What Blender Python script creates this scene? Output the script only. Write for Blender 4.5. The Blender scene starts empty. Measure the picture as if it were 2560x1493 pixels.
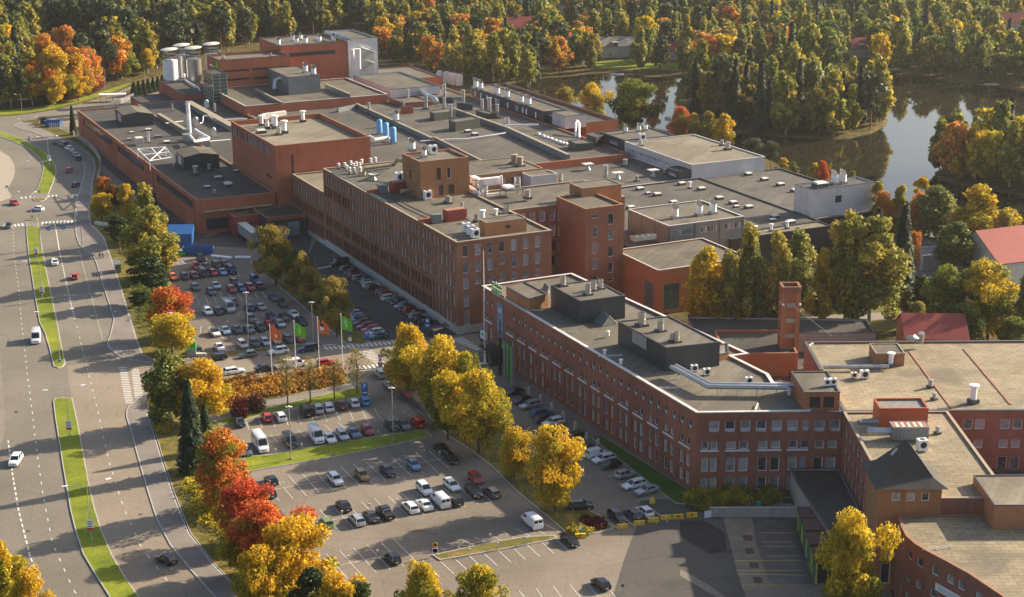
import bpy, bmesh, math, random
import numpy as np
from math import radians, sin, cos, pi, sqrt, atan2
from mathutils import Vector, Matrix
S=bpy.context.scene
COL=S.collection
RND=random.Random(11)
# ------------------------------------------------------------------ camera, sky, sun, exposure
HC=115.0
FP, PT, RO=4084.4, radians(16.6225), radians(-0.457)
cam=bpy.data.cameras.new('camera');cam.sensor_width=36.0;cam.lens=FP/2560*36
cam.clip_start=1.0;cam.clip_end=6000.0
co=bpy.data.objects.new('camera', cam);COL.objects.link(co)
co.matrix_world=Matrix.Translation((0,0, HC))@Matrix.Rotation(pi/2-PT,4, 'X')@Matrix.Rotation(RO,4, 'Z')
S.camera=co
SUN_AZ, SUN_EL=radians(27.0), radians(24.4)
W=bpy.data.worlds.new('World');S.world=W;W.use_nodes=True
nt=W.node_tree;bg=nt.nodes['Background']
sky=nt.nodes.new('ShaderNodeTexSky');sky.sky_type='NISHITA';sky.sun_disc=False
sky.sun_elevation=SUN_EL;sky.sun_rotation=pi/2-SUN_AZ
sky.air_density=1.0;sky.dust_density=3.0
nt.links.new(sky.outputs[0], bg.inputs[0]);bg.inputs[1].default_value=0.09
sl=bpy.data.lights.new('sun', 'SUN');sl.energy=5.0;sl.angle=radians(0.5);sl.color=(1.0,0.84,0.62)
so=bpy.data.objects.new('sun', sl);COL.objects.link(so)
sd=Vector((cos(SUN_EL)*cos(SUN_AZ), cos(SUN_EL)*sin(SUN_AZ), sin(SUN_EL)))
so.rotation_euler=sd.to_track_quat('Z', 'Y').to_euler();so.location=(300,300,300)
S.view_settings.view_transform='Standard';S.view_settings.look='None'
S.view_settings.exposure=1.15;S.view_settings.gamma=1.0
S.cycles.max_bounces=6;S.cycles.diffuse_bounces=3;S.cycles.transparent_max_bounces=4
S.cycles.use_denoising=True
# ------------------------------------------------------------------ surveying: photo points -> places on the site
def ray(x, y):
 a=(x-1280)/FP;b=-(y-746.5)/FP
 c, s=cos(RO), sin(RO);a, b=c*a-s*b, s*a+c*b
 cp, sp=cos(PT), sin(PT)
 return Vector((a, cp+b*sp,-sp+b*cp))
def G(x, y, h=0.0):
 d=ray(x, y);t=(h-HC)/d.z
 return Vector((d.x*t, d.y*t, h))
def PX(p):
 d=Vector(p)-Vector((0,0, HC));cp, sp=cos(PT), sin(PT)
 z=d.y*cp-d.z*sp;b=d.y*sp+d.z*cp;a=d.x
 c, s=cos(RO), sin(RO);a, b=a/z, b/z;a, b=c*a+s*b,-s*a+c*b
 return 1280+FP*a,746.5-FP*b
def height_at(bx, by, ty, h0=0.0):
 g=G(bx, by, h0);lo, hi=h0,80.0
 for _ in range(40):
  m=(lo+hi)/2
  if PX((g.x, g.y, m))[1]>ty:lo=m
  else:hi=m
 return lo-h0
def mpp(p):
 return(Vector(p)-Vector((0,0, HC))).length/FP
ZF={'1':(0,0,640,1882), '2':(400,50,640,1882), '3':(860,50,640,1882), '4':(1100,550,640,1882), '5':(1500,380,640,1882), '6':(1600,850,640,1882), '7':(1920,850,640,1882), 'F':(700,380,640,1882), 'R':(1400,0,580,1705), 'RR':(1920,0,640,1882), '8':(1700,1000,860,2520), 'L':(0,450,640,1882), 'E':(1920,450,640,1882), 'P':(400,550,640,1882), 'B':(560,850,540,1984), 'C':(560,1100,640,2394), 'C2':(1100,1100,640,2394), 'Q':(1100,850,640,1882), 'a':(400,640,260,1911), 'b':(620,640,260,1911), 'c':(440,780,260,1911), 'd':(680,780,300,2205), 'e':(840,650,280,1871), 'f':(1240,950,260,1911), 'r0':(0,280,260,1911), 'r1':(0,460,260,1911), 'r2':(100,640,260,1911), 'r3':(0,800,400,1960), 'r4':(0,950,640,1733), 'g':(1700,1230,400,2236), 'h':(380,180,260,1911), 'i':(640,180,300,2205), 'k':(900,200,300,1260), 'l':(1150,180,400,1244), 'm':(280,300,320,1344), 'D':(0,0,2560,2520), 'n':(2240,820,320,896), 'o':(1640,680,360,1080), 'p':(1240,460,360,1163), '0':(0,0,2560,2560)}
def Z(k, X, Y):
 x, y, w, o=ZF[k];s=w/o
 return x+s*X, y+s*Y
def ZG(k, X, Y, h=0.0):
 return G(*Z(k, X, Y), h)
AX=radians(115.66)
UU=Vector((cos(AX), sin(AX),0));VV=Vector((sin(AX),-cos(AX),0));OO=Vector((-12.422,356.692,0))
def UV(u, v, z=0.0):
 p=OO+UU*u+VV*v;p.z=z
 return p
def toUV(p):
 d=Vector((p[0], p[1],0))-OO
 return d.dot(UU), d.dot(VV)
HU=AX;HV=AX-pi/2
# ------------------------------------------------------------------ materials
MATS={}
def newmat(name):
 m=bpy.data.materials.new(name);m.use_nodes=True;MATS[name]=m
 return m, m.node_tree, m.node_tree.nodes['Principled BSDF']
def N(t, kind,**kw):
 n=t.nodes.new(kind)
 for k, v in kw.items():setattr(n, k, v)
 return n
def ramp(t, stops):
 r=N(t, 'ShaderNodeValToRGB');e=r.color_ramp.elements
 while len(e)<len(stops):e.new(0.5)
 for i,(p, c) in enumerate(stops):e[i].position=p;e[i].color=(*c,1)
 return r
def wcoord(t, scale=(1,1,1), rot=0.0):
 g=N(t, 'ShaderNodeNewGeometry');mp=N(t, 'ShaderNodeMapping')
 mp.inputs['Scale'].default_value=scale;mp.inputs['Rotation'].default_value=(0,0, rot)
 t.links.new(g.outputs['Position'], mp.inputs['Vector'])
 return mp.outputs[0]
def noise(t, vec, scale, detail=4, rough=0.6):
 n=N(t, 'ShaderNodeTexNoise');n.inputs['Scale'].default_value=scale
 n.inputs['Detail'].default_value=detail;n.inputs['Roughness'].default_value=rough
 if vec is not None:t.links.new(vec, n.inputs['Vector'])
 return n
def mixc(t, fac, a, b, mode='MIX'):
 m=N(t, 'ShaderNodeMix', data_type='RGBA', blend_type=mode)
 for s, v in((m.inputs[0], fac),(m.inputs[6], a),(m.inputs[7], b)):
  if hasattr(v, 'is_linked') or hasattr(v, 'links'):t.links.new(v, s)
  elif isinstance(v,(int, float)):s.default_value=v
  else:s.default_value=(*v,1)
 return m.outputs[2]
def simple(name, col, rough=0.6, metal=0.0, var=0.12, scale=0.6, spec=0.5):
 m, t, b=newmat(name)
 n=noise(t, wcoord(t), scale,5)
 lo=tuple(c*(1-var) for c in col);hi=tuple(min(1, c*(1+var)) for c in col)
 r=ramp(t,[(0.3, lo),(0.7, hi)]);t.links.new(n.outputs[0], r.inputs[0])
 t.links.new(r.outputs[0], b.inputs['Base Color'])
 b.inputs['Roughness'].default_value=rough;b.inputs['Metallic'].default_value=metal
 b.inputs['Specular IOR Level'].default_value=spec
 return m
def brick(name, col, var=0.25, dark=(0.10,0.05,0.04), stain=0.35, grout=0.0):
 m, t, b=newmat(name)
 v=wcoord(t)
 n1=noise(t, v,0.09,6,0.65);n2=noise(t, wcoord(t,(5,5,14)),1.0,3,0.7);n3=noise(t, wcoord(t,(1,1,0.12)),0.9,4,0.6)
 r1=ramp(t,[(0.3, tuple(c*(1-var) for c in col)),(0.7, tuple(c*(1+var) for c in col))])
 t.links.new(n1.outputs[0], r1.inputs[0])
 r2=ramp(t,[(0.3,(0.62,0.6,0.6)),(0.7,(1.3,1.3,1.3))]);t.links.new(n2.outputs[0], r2.inputs[0])
 c=mixc(t,1.0, r1.outputs[0], r2.outputs[0], 'MULTIPLY')
 r3=ramp(t,[(0.52,(0,0,0)),(0.75,(stain,)*3)]);t.links.new(n3.outputs[0], r3.inputs[0])
 c=mixc(t, r3.outputs[0], c, dark)
 t.links.new(c, b.inputs['Base Color']);b.inputs['Roughness'].default_value=0.9
 b.inputs['Specular IOR Level'].default_value=0.15
 return m
def felt(name, col, rot, strip=1.0, var=0.28, line=0.75, stain=(0.05,0.045,0.04), stf=0.5, blen=30.0):
 """roofing felt laid in strips, weathered, with ponding stains"""
 m, t, b=newmat(name)
 v=wcoord(t,(1,1,1), rot)
 br=N(t, 'ShaderNodeTexBrick');br.inputs['Scale'].default_value=1.0
 br.inputs['Brick Width'].default_value=blen;br.inputs['Row Height'].default_value=strip
 br.inputs['Mortar Size'].default_value=0.05;br.inputs['Mortar Smooth'].default_value=0.6
 br.inputs['Color1'].default_value=(0.88,0.88,0.88,1);br.inputs['Color2'].default_value=(1.1,1.1,1.1,1)
 br.inputs['Mortar'].default_value=(line, line, line,1);t.links.new(v, br.inputs['Vector'])
 n1=noise(t, wcoord(t),0.05,7,0.62);n2=noise(t, wcoord(t),0.9,5,0.7)
 r1=ramp(t,[(0.3, tuple(c*(1-var) for c in col)),(0.7, tuple(c*(1+var) for c in col))])
 t.links.new(n1.outputs[0], r1.inputs[0])
 r2=ramp(t,[(0.3,(0.82,)*3),(0.7,(1.15,)*3)]);t.links.new(n2.outputs[0], r2.inputs[0])
 c=mixc(t,1.0, r1.outputs[0], br.outputs[0], 'MULTIPLY');c=mixc(t,1.0, c, r2.outputs[0], 'MULTIPLY')
 n3=noise(t, wcoord(t),0.11,3,0.5);r3=ramp(t,[(0.56,(0,0,0)),(0.66,(stf,)*3)])
 t.links.new(n3.outputs[0], r3.inputs[0]);c=mixc(t, r3.outputs[0], c, stain)
 t.links.new(c, b.inputs['Base Color']);b.inputs['Roughness'].default_value=0.85
 b.inputs['Specular IOR Level'].default_value=0.3
 return m
def ribbed(name, col, rough=0.5, metal=0.2, pitch=0.5, depth=0.82, axis='auto'):
 """sheet-metal cladding with upright ribs"""
 m, t, b=newmat(name)
 g=N(t, 'ShaderNodeNewGeometry');sx=N(t, 'ShaderNodeSeparateXYZ');t.links.new(g.outputs['Position'], sx.inputs[0])
 a=N(t, 'ShaderNodeMath', operation='ADD');t.links.new(sx.outputs[0], a.inputs[0]);t.links.new(sx.outputs[1], a.inputs[1])
 f=N(t, 'ShaderNodeMath', operation='MULTIPLY');t.links.new(a.outputs[0], f.inputs[0]);f.inputs[1].default_value=2*pi/pitch
 s=N(t, 'ShaderNodeMath', operation='SINE');t.links.new(f.outputs[0], s.inputs[0])
 r=ramp(t,[(0.0, tuple(c*depth for c in col)),(0.6, col)]);t.links.new(s.outputs[0], r.inputs[0])
 n=noise(t, wcoord(t),0.3,4);r2=ramp(t,[(0.3,(0.88,)*3),(0.7,(1.1,)*3)]);t.links.new(n.outputs[0], r2.inputs[0])
 t.links.new(mixc(t,1.0, r.outputs[0], r2.outputs[0], 'MULTIPLY'), b.inputs['Base Color'])
 b.inputs['Roughness'].default_value=rough;b.inputs['Metallic'].default_value=metal
 return m
def asphalt(name, col, patch=0.35, stf=0.0):
 m, t, b=newmat(name)
 n1=noise(t, wcoord(t),0.035,7,0.62);n2=noise(t, wcoord(t),1.4,5,0.7);n3=noise(t, wcoord(t),0.12,3)
 r1=ramp(t,[(0.3, tuple(c*(1-patch) for c in col)),(0.68, tuple(c*(1+patch*0.6) for c in col))]);t.links.new(n1.outputs[0], r1.inputs[0])
 r2=ramp(t,[(0.3,(0.84,)*3),(0.7,(1.14,)*3)]);t.links.new(n2.outputs[0], r2.inputs[0])
 c=mixc(t,1.0, r1.outputs[0], r2.outputs[0], 'MULTIPLY')
 vo=N(t, 'ShaderNodeTexVoronoi', feature='DISTANCE_TO_EDGE');vo.inputs['Scale'].default_value=0.09
 wv=noise(t, wcoord(t),0.4,3);mx=mixc(t,0.12, wcoord(t), wv.outputs[1], 'LINEAR_LIGHT');t.links.new(mx, vo.inputs['Vector'])
 rc=ramp(t,[(0.0,(0.72,)*3),(0.006,(1.0,)*3)]);t.links.new(vo.outputs[0], rc.inputs[0])
 c=mixc(t,1.0, c, rc.outputs[0], 'MULTIPLY')
 if stf:
  r3=ramp(t,[(0.55,(0,0,0)),(0.68,(stf,)*3)]);t.links.new(n3.outputs[0], r3.inputs[0])
  c=mixc(t, r3.outputs[0], c, tuple(x*0.35 for x in col))
 t.links.new(c, b.inputs['Base Color']);b.inputs['Roughness'].default_value=0.85
 b.inputs['Specular IOR Level'].default_value=0.3
 return m
def grassmat(name, a, c2, leaf=0.0):
 m, t, b=newmat(name)
 n1=noise(t, wcoord(t),0.12,6,0.65);n2=noise(t, wcoord(t),2.2,4,0.8)
 r1=ramp(t,[(0.32, a),(0.68, c2)]);t.links.new(n1.outputs[0], r1.inputs[0])
 r2=ramp(t,[(0.3,(0.7,)*3),(0.7,(1.25,)*3)]);t.links.new(n2.outputs[0], r2.inputs[0])
 c=mixc(t,1.0, r1.outputs[0], r2.outputs[0], 'MULTIPLY')
 if leaf:
  n3=noise(t, wcoord(t),0.35,6,0.8);r3=ramp(t,[(0.5,(0,0,0)),(0.62,(leaf,)*3)])
  t.links.new(n3.outputs[0], r3.inputs[0]);c=mixc(t, r3.outputs[0], c,(0.33,0.20,0.06))
 t.links.new(c, b.inputs['Base Color']);b.inputs['Roughness'].default_value=0.95
 b.inputs['Specular IOR Level'].default_value=0.1
 return m
def glassmat(name, col=(0.03,0.04,0.05), pale=0.0, rough=0.08):
 m, t, b=newmat(name)
 if pale:
  oi=N(t, 'ShaderNodeObjectInfo');n=noise(t, wcoord(t),0.9,2,0.9)
  a=N(t, 'ShaderNodeMath', operation='ADD');t.links.new(oi.outputs['Random'], a.inputs[0]);t.links.new(n.outputs[0], a.inputs[1])
  h=N(t, 'ShaderNodeMath', operation='MULTIPLY');t.links.new(a.outputs[0], h.inputs[0]);h.inputs[1].default_value=0.5
  r=ramp(t,[(0.34, col),(0.62,(pale, pale*1.0, pale*1.04))]);t.links.new(h.outputs[0], r.inputs[0])
  t.links.new(r.outputs[0], b.inputs['Base Color'])
 else:b.inputs['Base Color'].default_value=(*col,1)
 b.inputs['Roughness'].default_value=rough;b.inputs['Specular IOR Level'].default_value=0.7
 return m
def paint(name, col, metal=0.0, rough=0.28):
 m, t, b=newmat(name)
 b.inputs['Base Color'].default_value=(*col,1);b.inputs['Metallic'].default_value=metal
 b.inputs['Roughness'].default_value=rough;b.inputs['Coat Weight'].default_value=0.5;b.inputs['Coat Roughness'].default_value=0.06
 return m
def leafmat(name, cols, trans=0.42):
 """cols: three colours taken clump by clump; each leaf varies a little"""
 m, t, b=newmat(name)
 at=N(t, 'ShaderNodeAttribute', attribute_name='clump');av=N(t, 'ShaderNodeAttribute', attribute_name='leaf')
 oi=N(t, 'ShaderNodeObjectInfo')
 s=N(t, 'ShaderNodeMath', operation='MULTIPLY_ADD');t.links.new(oi.outputs['Random'], s.inputs[0]);s.inputs[1].default_value=0.36;s.inputs[2].default_value=-0.18
 a=N(t, 'ShaderNodeMath', operation='ADD');t.links.new(at.outputs['Fac'], a.inputs[0]);t.links.new(s.outputs[0], a.inputs[1])
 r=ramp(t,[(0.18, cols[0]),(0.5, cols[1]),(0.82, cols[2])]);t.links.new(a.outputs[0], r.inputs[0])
 r2=ramp(t,[(0.0,(0.55,)*3),(1.0,(1.45,)*3)]);t.links.new(av.outputs['Fac'], r2.inputs[0])
 c=mixc(t,1.0, r.outputs[0], r2.outputs[0], 'MULTIPLY')
 t.links.new(c, b.inputs['Base Color']);b.inputs['Roughness'].default_value=0.6;b.inputs['Specular IOR Level'].default_value=0.25
 tr=N(t, 'ShaderNodeBsdfTranslucent');t.links.new(c, tr.inputs['Color'])
 mx=N(t, 'ShaderNodeMixShader');mx.inputs[0].default_value=trans
 t.links.new(b.outputs[0], mx.inputs[1]);t.links.new(tr.outputs[0], mx.inputs[2])
 t.links.new(mx.outputs[0], t.nodes['Material Output'].inputs['Surface'])
 return m
brick('brick_old',(0.275,0.128,0.082),0.25, stain=0.4)
brick('brick_office',(0.285,0.118,0.085),0.22, stain=0.35)
brick('brick_warm',(0.37,0.18,0.09),0.2, stain=0.3)
brick('brick_red',(0.40,0.135,0.078),0.16,(0.16,0.06,0.04),0.3)
brick('brick_orange',(0.42,0.155,0.075),0.14,(0.2,0.08,0.04),0.25)
brick('concrete',(0.36,0.35,0.32),0.15,(0.15,0.14,0.13),0.35)
brick('plinth',(0.50,0.49,0.47),0.12,(0.25,0.24,0.22),0.35)
felt('felt',(0.125,0.112,0.088), HU,1.0, blen=40.0)
felt('felt_mid',(0.098,0.09,0.078), HU,1.0, blen=40.0)
felt('felt_dark',(0.07,0.066,0.06), HU,1.2, stf=0.6, blen=40.0)
felt('felt_tan',(0.20,0.175,0.13), HU,1.0, stf=0.25, blen=40.0)
felt('felt_office',(0.14,0.125,0.098), HU,1.0, stf=0.3, blen=40.0)
felt('felt_sheet',(0.27,0.225,0.15),0.0,1.0,0.3,0.42,(0.10,0.09,0.075),0.5, blen=1.9)
felt('felt_grey',(0.2,0.195,0.185), HU,1.4, stf=0.35, blen=40.0)
felt('roof_brown',(0.10,0.055,0.045),0.0,0.5, stf=0.3, blen=2.0)
ribbed('clad_dark',(0.055,0.066,0.08),0.45,0.3,0.4,0.85)
ribbed('clad_olive',(0.075,0.08,0.07),0.5,0.2,0.4)
ribbed('clad_grey',(0.21,0.24,0.25),0.5,0.3,0.6)
ribbed('clad_white',(0.52,0.53,0.55),0.5,0.1,1.2,0.93)
ribbed('clad_black',(0.028,0.03,0.034),0.5,0.2,0.5)
ribbed('clad_red',(0.36,0.07,0.05),0.6,0.0,0.5)
ribbed('clad_orange',(0.50,0.10,0.04),0.5,0.1,0.5)
ribbed('clad_blue',(0.02,0.12,0.36),0.5,0.1,0.5)
ribbed('clad_beige',(0.5,0.47,0.40),0.6,0.0,0.7)
ribbed('tin_red',(0.28,0.045,0.035),0.5,0.2,0.5)
simple('coping_pale',(0.55,0.54,0.52),0.6);simple('coping_dark',(0.07,0.072,0.08),0.5);simple('coping_tan',(0.30,0.25,0.18),0.7)
simple('coping_brick',(0.30,0.15,0.09),0.8)
simple('white',(0.8,0.81,0.82),0.45, var=0.06);simple('offwhite',(0.6,0.58,0.52),0.6);simple('sill',(0.62,0.66,0.70),0.6, var=0.05)
simple('black',(0.015,0.015,0.016),0.6);simple('rubber',(0.02,0.02,0.021),0.85);simple('darkgrey',(0.06,0.062,0.065),0.6)
simple('grey',(0.28,0.285,0.29),0.55);simple('rim',(0.45,0.45,0.46),0.35,0.7);simple('galv',(0.42,0.44,0.45),0.4,0.75, var=0.2)
simple('steel',(0.55,0.56,0.57),0.32,0.85, var=0.12);simple('pole',(0.42,0.44,0.45),0.4,0.4)
simple('rust',(0.36,0.12,0.045),0.85, var=0.4);simple('pipe_tan',(0.3,0.25,0.16),0.7, var=0.25);simple('red',(0.5,0.03,0.025),0.5)
simple('yellow',(0.7,0.45,0.03),0.6);simple('yellow_line',(0.5,0.4,0.08),0.8, var=0.3);simple('green_sign',(0.04,0.42,0.05),0.5)
simple('blue_sign',(0.02,0.16,0.55),0.5);simple('orange',(0.75,0.16,0.03),0.5);simple('blue_tank',(0.10,0.36,0.72),0.4);simple('teal',(0.03,0.30,0.20),0.7)
simple('bark',(0.07,0.055,0.042),0.9, var=0.3, scale=3);simple('birch_bark',(0.42,0.40,0.36),0.85, var=0.4, scale=4);simple('pine_bark',(0.16,0.085,0.05),0.9, var=0.3)
simple('kerb',(0.40,0.385,0.36),0.8);simple('paving',(0.20,0.175,0.155),0.9, var=0.18, scale=0.2);simple('line_white',(0.62,0.61,0.58),0.8, var=0.25, scale=1.5)
simple('copper',(0.16,0.34,0.27),0.6);simple('skin',(0.45,0.26,0.18),0.6);simple('maroon_cloth',(0.16,0.015,0.04),0.9);simple('dark_cloth',(0.02,0.02,0.03),0.9)
simple('hair',(0.04,0.025,0.015),0.8);simple('gravel',(0.33,0.29,0.23),0.95, var=0.25, scale=2);simple('slab',(0.19,0.155,0.115),0.9, var=0.25, scale=0.4)
simple('wet_slab',(0.075,0.068,0.06),0.6, var=0.4, scale=0.35);simple('wood_dark',(0.05,0.03,0.025),0.8);simple('pond',(0.03,0.04,0.02),0.2)
asphalt('asphalt_road',(0.19,0.17,0.138),0.22,0.1);asphalt('asphalt_pale',(0.25,0.208,0.158),0.2,0.08);asphalt('asphalt_lot',(0.215,0.182,0.145),0.26,0.16)
asphalt('asphalt_dark',(0.085,0.08,0.074),0.3,0.4);asphalt('asphalt_new',(0.03,0.031,0.034),0.3,0.4)
asphalt('path',(0.23,0.205,0.17),0.15)
grassmat('lawn',(0.11,0.155,0.02),(0.25,0.27,0.03));grassmat('verge',(0.075,0.085,0.02),(0.17,0.15,0.045),0.75)
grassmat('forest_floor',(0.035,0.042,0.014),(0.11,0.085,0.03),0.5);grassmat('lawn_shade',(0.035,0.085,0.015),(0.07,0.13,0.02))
glassmat('glass_dark');glassmat('glass_mix',(0.04,0.045,0.055),0.36);glassmat('glass_pale',(0.10,0.11,0.12),0.5);glassmat('glass_car',(0.012,0.014,0.017));glassmat('glass_green',(0.03,0.07,0.06),0.2)  # glass_mix: paler panes put reflected sky and some curtains into the colour
glassmat('lamp_glass',(0.7,0.7,0.7));glassmat('tail_red',(0.35,0.01,0.01),0,0.25)
m, t, b=newmat('water')
b.inputs['Base Color'].default_value=(0.022,0.020,0.012,1);b.inputs['Roughness'].default_value=0.03;b.inputs['IOR'].default_value=1.33
bp=N(t, 'ShaderNodeBump');bp.inputs['Strength'].default_value=0.05;bp.inputs['Distance'].default_value=0.4
nn=noise(t, wcoord(t,(0.5,0.16,1)),1.0,3);t.links.new(nn.outputs[0], bp.inputs['Height']);t.links.new(bp.outputs[0], b.inputs['Normal'])
LEAF={'gold':((0.34,0.30,0.02),(0.55,0.41,0.02),(0.62,0.39,0.02)), 'goldgreen':((0.15,0.18,0.015),(0.40,0.33,0.02),(0.58,0.42,0.025)), 'yellowgreen':((0.16,0.19,0.03),(0.30,0.285,0.045),(0.45,0.36,0.06)), 'birchgreen':((0.12,0.155,0.035),(0.20,0.225,0.05),(0.32,0.30,0.06)), 'green':((0.05,0.10,0.012),(0.09,0.15,0.018),(0.19,0.22,0.025)), 'darkgreen':((0.022,0.045,0.012),(0.035,0.065,0.016),(0.06,0.09,0.02)), 'orange':((0.44,0.29,0.03),(0.55,0.28,0.035),(0.56,0.20,0.035)), 'redorange':((0.20,0.20,0.02),(0.54,0.26,0.03),(0.56,0.13,0.03)), 'red':((0.40,0.20,0.02),(0.56,0.16,0.03),(0.54,0.09,0.03)), 'olive':((0.12,0.125,0.025),(0.24,0.20,0.035),(0.36,0.27,0.045)), 'brown':((0.10,0.035,0.025),(0.16,0.05,0.03),(0.22,0.09,0.03)), 'spruce':((0.02,0.04,0.018),(0.03,0.055,0.022),(0.05,0.075,0.028)), 'pine':((0.04,0.06,0.028),(0.065,0.09,0.035),(0.10,0.12,0.045)), 'hedge':((0.24,0.10,0.025),(0.42,0.20,0.025),(0.52,0.28,0.02)), 'maroon':((0.09,0.012,0.015),(0.15,0.02,0.02),(0.2,0.05,0.02)),}
for k, c in LEAF.items():leafmat('leaf_'+k, c,0.25 if k in('spruce', 'pine', 'darkgreen') else 0.42)
# ------------------------------------------------------------------ mesh building helpers
class MB:
 def __init__(s):s.v=[];s.f=[];s.m=[]
 def add(s, vs, fs, m=0):
  o=len(s.v);s.v.extend([tuple(v) for v in vs])
  for f in fs:s.f.append(tuple(i+o for i in f));s.m.append(m)
  return s
 def quad(s, a, b, c, d, m=0):return s.add([a, b, c, d],[(0,1,2,3)], m)
 def obox(s, o, a, b, z0, z1, m=0, mt=None):
  """box on a base corner o with edge vectors a (along) and b (to the left of a)"""
  o=Vector((o[0], o[1],0));a=Vector((a[0], a[1],0));b=Vector((b[0], b[1],0))
  if a.x*b.y-a.y*b.x<0:a, b=b, a
  c=[o, o+a, o+a+b, o+b]
  vs=[(p.x, p.y, z0) for p in c]+[(p.x, p.y, z1) for p in c]
  s.add(vs,[(0,1,5,4),(1,2,6,5),(2,3,7,6),(3,0,4,7),(3,2,1,0)], m)
  return s.add(vs[4:],[(0,1,2,3)], m if mt is None else mt)
 def cbox(s, c, dx, dy, z0, z1, h=0.0, m=0, mt=None):
  a=Vector((cos(h), sin(h),0))*dx;b=Vector((-sin(h), cos(h),0))*dy
  return s.obox(Vector((c[0], c[1],0))-a/2-b/2, a, b, z0, z1, m, mt)
 def prism(s, poly, z0, z1, m=0, mt=None, bottom=False):
  n=len(poly);vs=[(p[0], p[1], z0) for p in poly]+[(p[0], p[1], z1) for p in poly]
  s.add(vs,[(i,(i+1)%n, n+(i+1)%n, n+i) for i in range(n)], m)
  s.add(vs[n:],[tuple(range(n))], m if mt is None else mt)
  if bottom:s.add(vs[:n],[tuple(range(n-1,-1,-1))], m)
  return s
 def cyl(s, c, r, z0, z1, n=12, m=0, r2=None, mt=None, cap=True):
  r2=r if r2 is None else r2
  vs=[(c[0]+r*cos(2*pi*i/n), c[1]+r*sin(2*pi*i/n), z0) for i in range(n)]
  vs+=[(c[0]+r2*cos(2*pi*i/n), c[1]+r2*sin(2*pi*i/n), z1) for i in range(n)]
  s.add(vs,[(i,(i+1)%n, n+(i+1)%n, n+i) for i in range(n)], m)
  if cap:s.add(vs[n:],[tuple(range(n))], m if mt is None else mt)
  return s
 def lathe(s, c, prof, n=12, m=0):
  vs=[];k=len(prof)
  for r, z in prof:vs+=[(c[0]+r*cos(2*pi*i/n), c[1]+r*sin(2*pi*i/n), z) for i in range(n)]
  fs=[(j*n+i, j*n+(i+1)%n,(j+1)*n+(i+1)%n,(j+1)*n+i) for j in range(k-1) for i in range(n)]
  s.add(vs, fs, m)
  if prof[-1][0]>0.001:s.add(vs[-n:],[tuple(range(n))], m)
  return s
 def tube(s, pts, r, n=8, m=0, r2=None, caps=True):
  pts=[Vector(p) for p in pts];k=len(pts);vs=[]
  up0=None
  for i, p in enumerate(pts):
   d=(pts[min(i+1, k-1)]-pts[max(i-1,0)]).normalized()
   up=Vector((0,0,1)) if abs(d.z)<0.95 else(up0 or Vector((1,0,0)))
   a=d.cross(up).normalized();b2=a.cross(d).normalized();up0=b2
   rr=r if r2 is None else r+(r2-r)*i/(k-1)
   vs+=[p+a*rr*cos(2*pi*j/n)+b2*rr*sin(2*pi*j/n) for j in range(n)]
  fs=[(i*n+j,(i+1)*n+j,(i+1)*n+(j+1)%n, i*n+(j+1)%n) for i in range(k-1) for j in range(n)]
  if caps:fs+=[tuple(range(n)), tuple((k-1)*n+j for j in range(n-1,-1,-1))]
  return s.add(vs, fs, m)
 def mesh(s, name, mats, smooth=None):
  me=bpy.data.meshes.new(name);me.from_pydata(s.v,[], s.f)
  for mm in mats:me.materials.append(MATS[mm] if isinstance(mm, str) else mm)
  me.polygons.foreach_set('material_index', s.m)
  if smooth:
   me.polygons.foreach_set('use_smooth',[True]*len(s.f));me.set_sharp_from_angle(angle=radians(smooth))
  me.update()
  return me
 def build(s, name, mats, parent=None, smooth=None, loc=None):
  if isinstance(mats, str):mats=[mats]
  return obj(name, s.mesh(name, mats, smooth), parent, loc)
def obj(name, data, parent=None, loc=None, rz=0.0):
 o=bpy.data.objects.new(name, data);COL.objects.link(o)
 if loc is not None:o.location=loc
 if rz:o.rotation_euler=(0,0, rz)
 if parent is not None:
  o.parent=parent
  if loc is None and not rz:o.matrix_parent_inverse=Matrix.LocRotScale(parent.location, parent.rotation_euler, parent.scale).inverted()
 return o
LABELS={}
def tag(o, label, cat, group=None):
 o['label']=label;o['category']=cat
 if group:o['group']=group
 LABELS.setdefault(label,[]).append(o)
 return o
def thing(name, label, cat, loc=(0,0,0), rz=0.0, group=None):
 o=obj(name, None, None, Vector(loc), rz);o.empty_display_size=0.5
 return tag(o, label, cat, group)
def structure(name, mb, mats):
 o=mb.build(name, mats);o['kind']='structure'
 return o
def stuff(o):o['kind']='stuff';return o
ORD=['first', 'second', 'third', 'fourth', 'fifth', 'sixth', 'seventh', 'eighth', 'ninth', 'tenth', 'eleventh', 'twelfth', 'thirteenth', 'fourteenth', 'fifteenth', 'sixteenth', 'seventeenth', 'eighteenth', 'nineteenth', 'twentieth', 'twenty first', 'twenty second', 'twenty third', 'twenty fourth', 'twenty fifth', 'twenty sixth', 'twenty seventh', 'twenty eighth', 'twenty ninth', 'thirtieth']
NUM=['zero', 'one', 'two', 'three', 'four', 'five', 'six', 'seven', 'eight', 'nine', 'ten', 'eleven', 'twelve']
def which(i, n, a='left', b='right'):
 if n==1:return ''
 if i==0:return ', %smost one'%a
 if i==n-1:return ', %smost one'%b
 if i<(n+1)//2:return ', %s from the %s'%(ORD[i], a)
 return ', %s from the %s'%(ORD[n-1-i], b)
def clean(poly):
 """counter-clockwise list of 2D points"""
 p=[Vector((q[0], q[1])) for q in poly]
 a=sum(p[i].x*p[(i+1)%len(p)].y-p[(i+1)%len(p)].x*p[i].y for i in range(len(p)))
 return p if a>0 else p[::-1]
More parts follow.
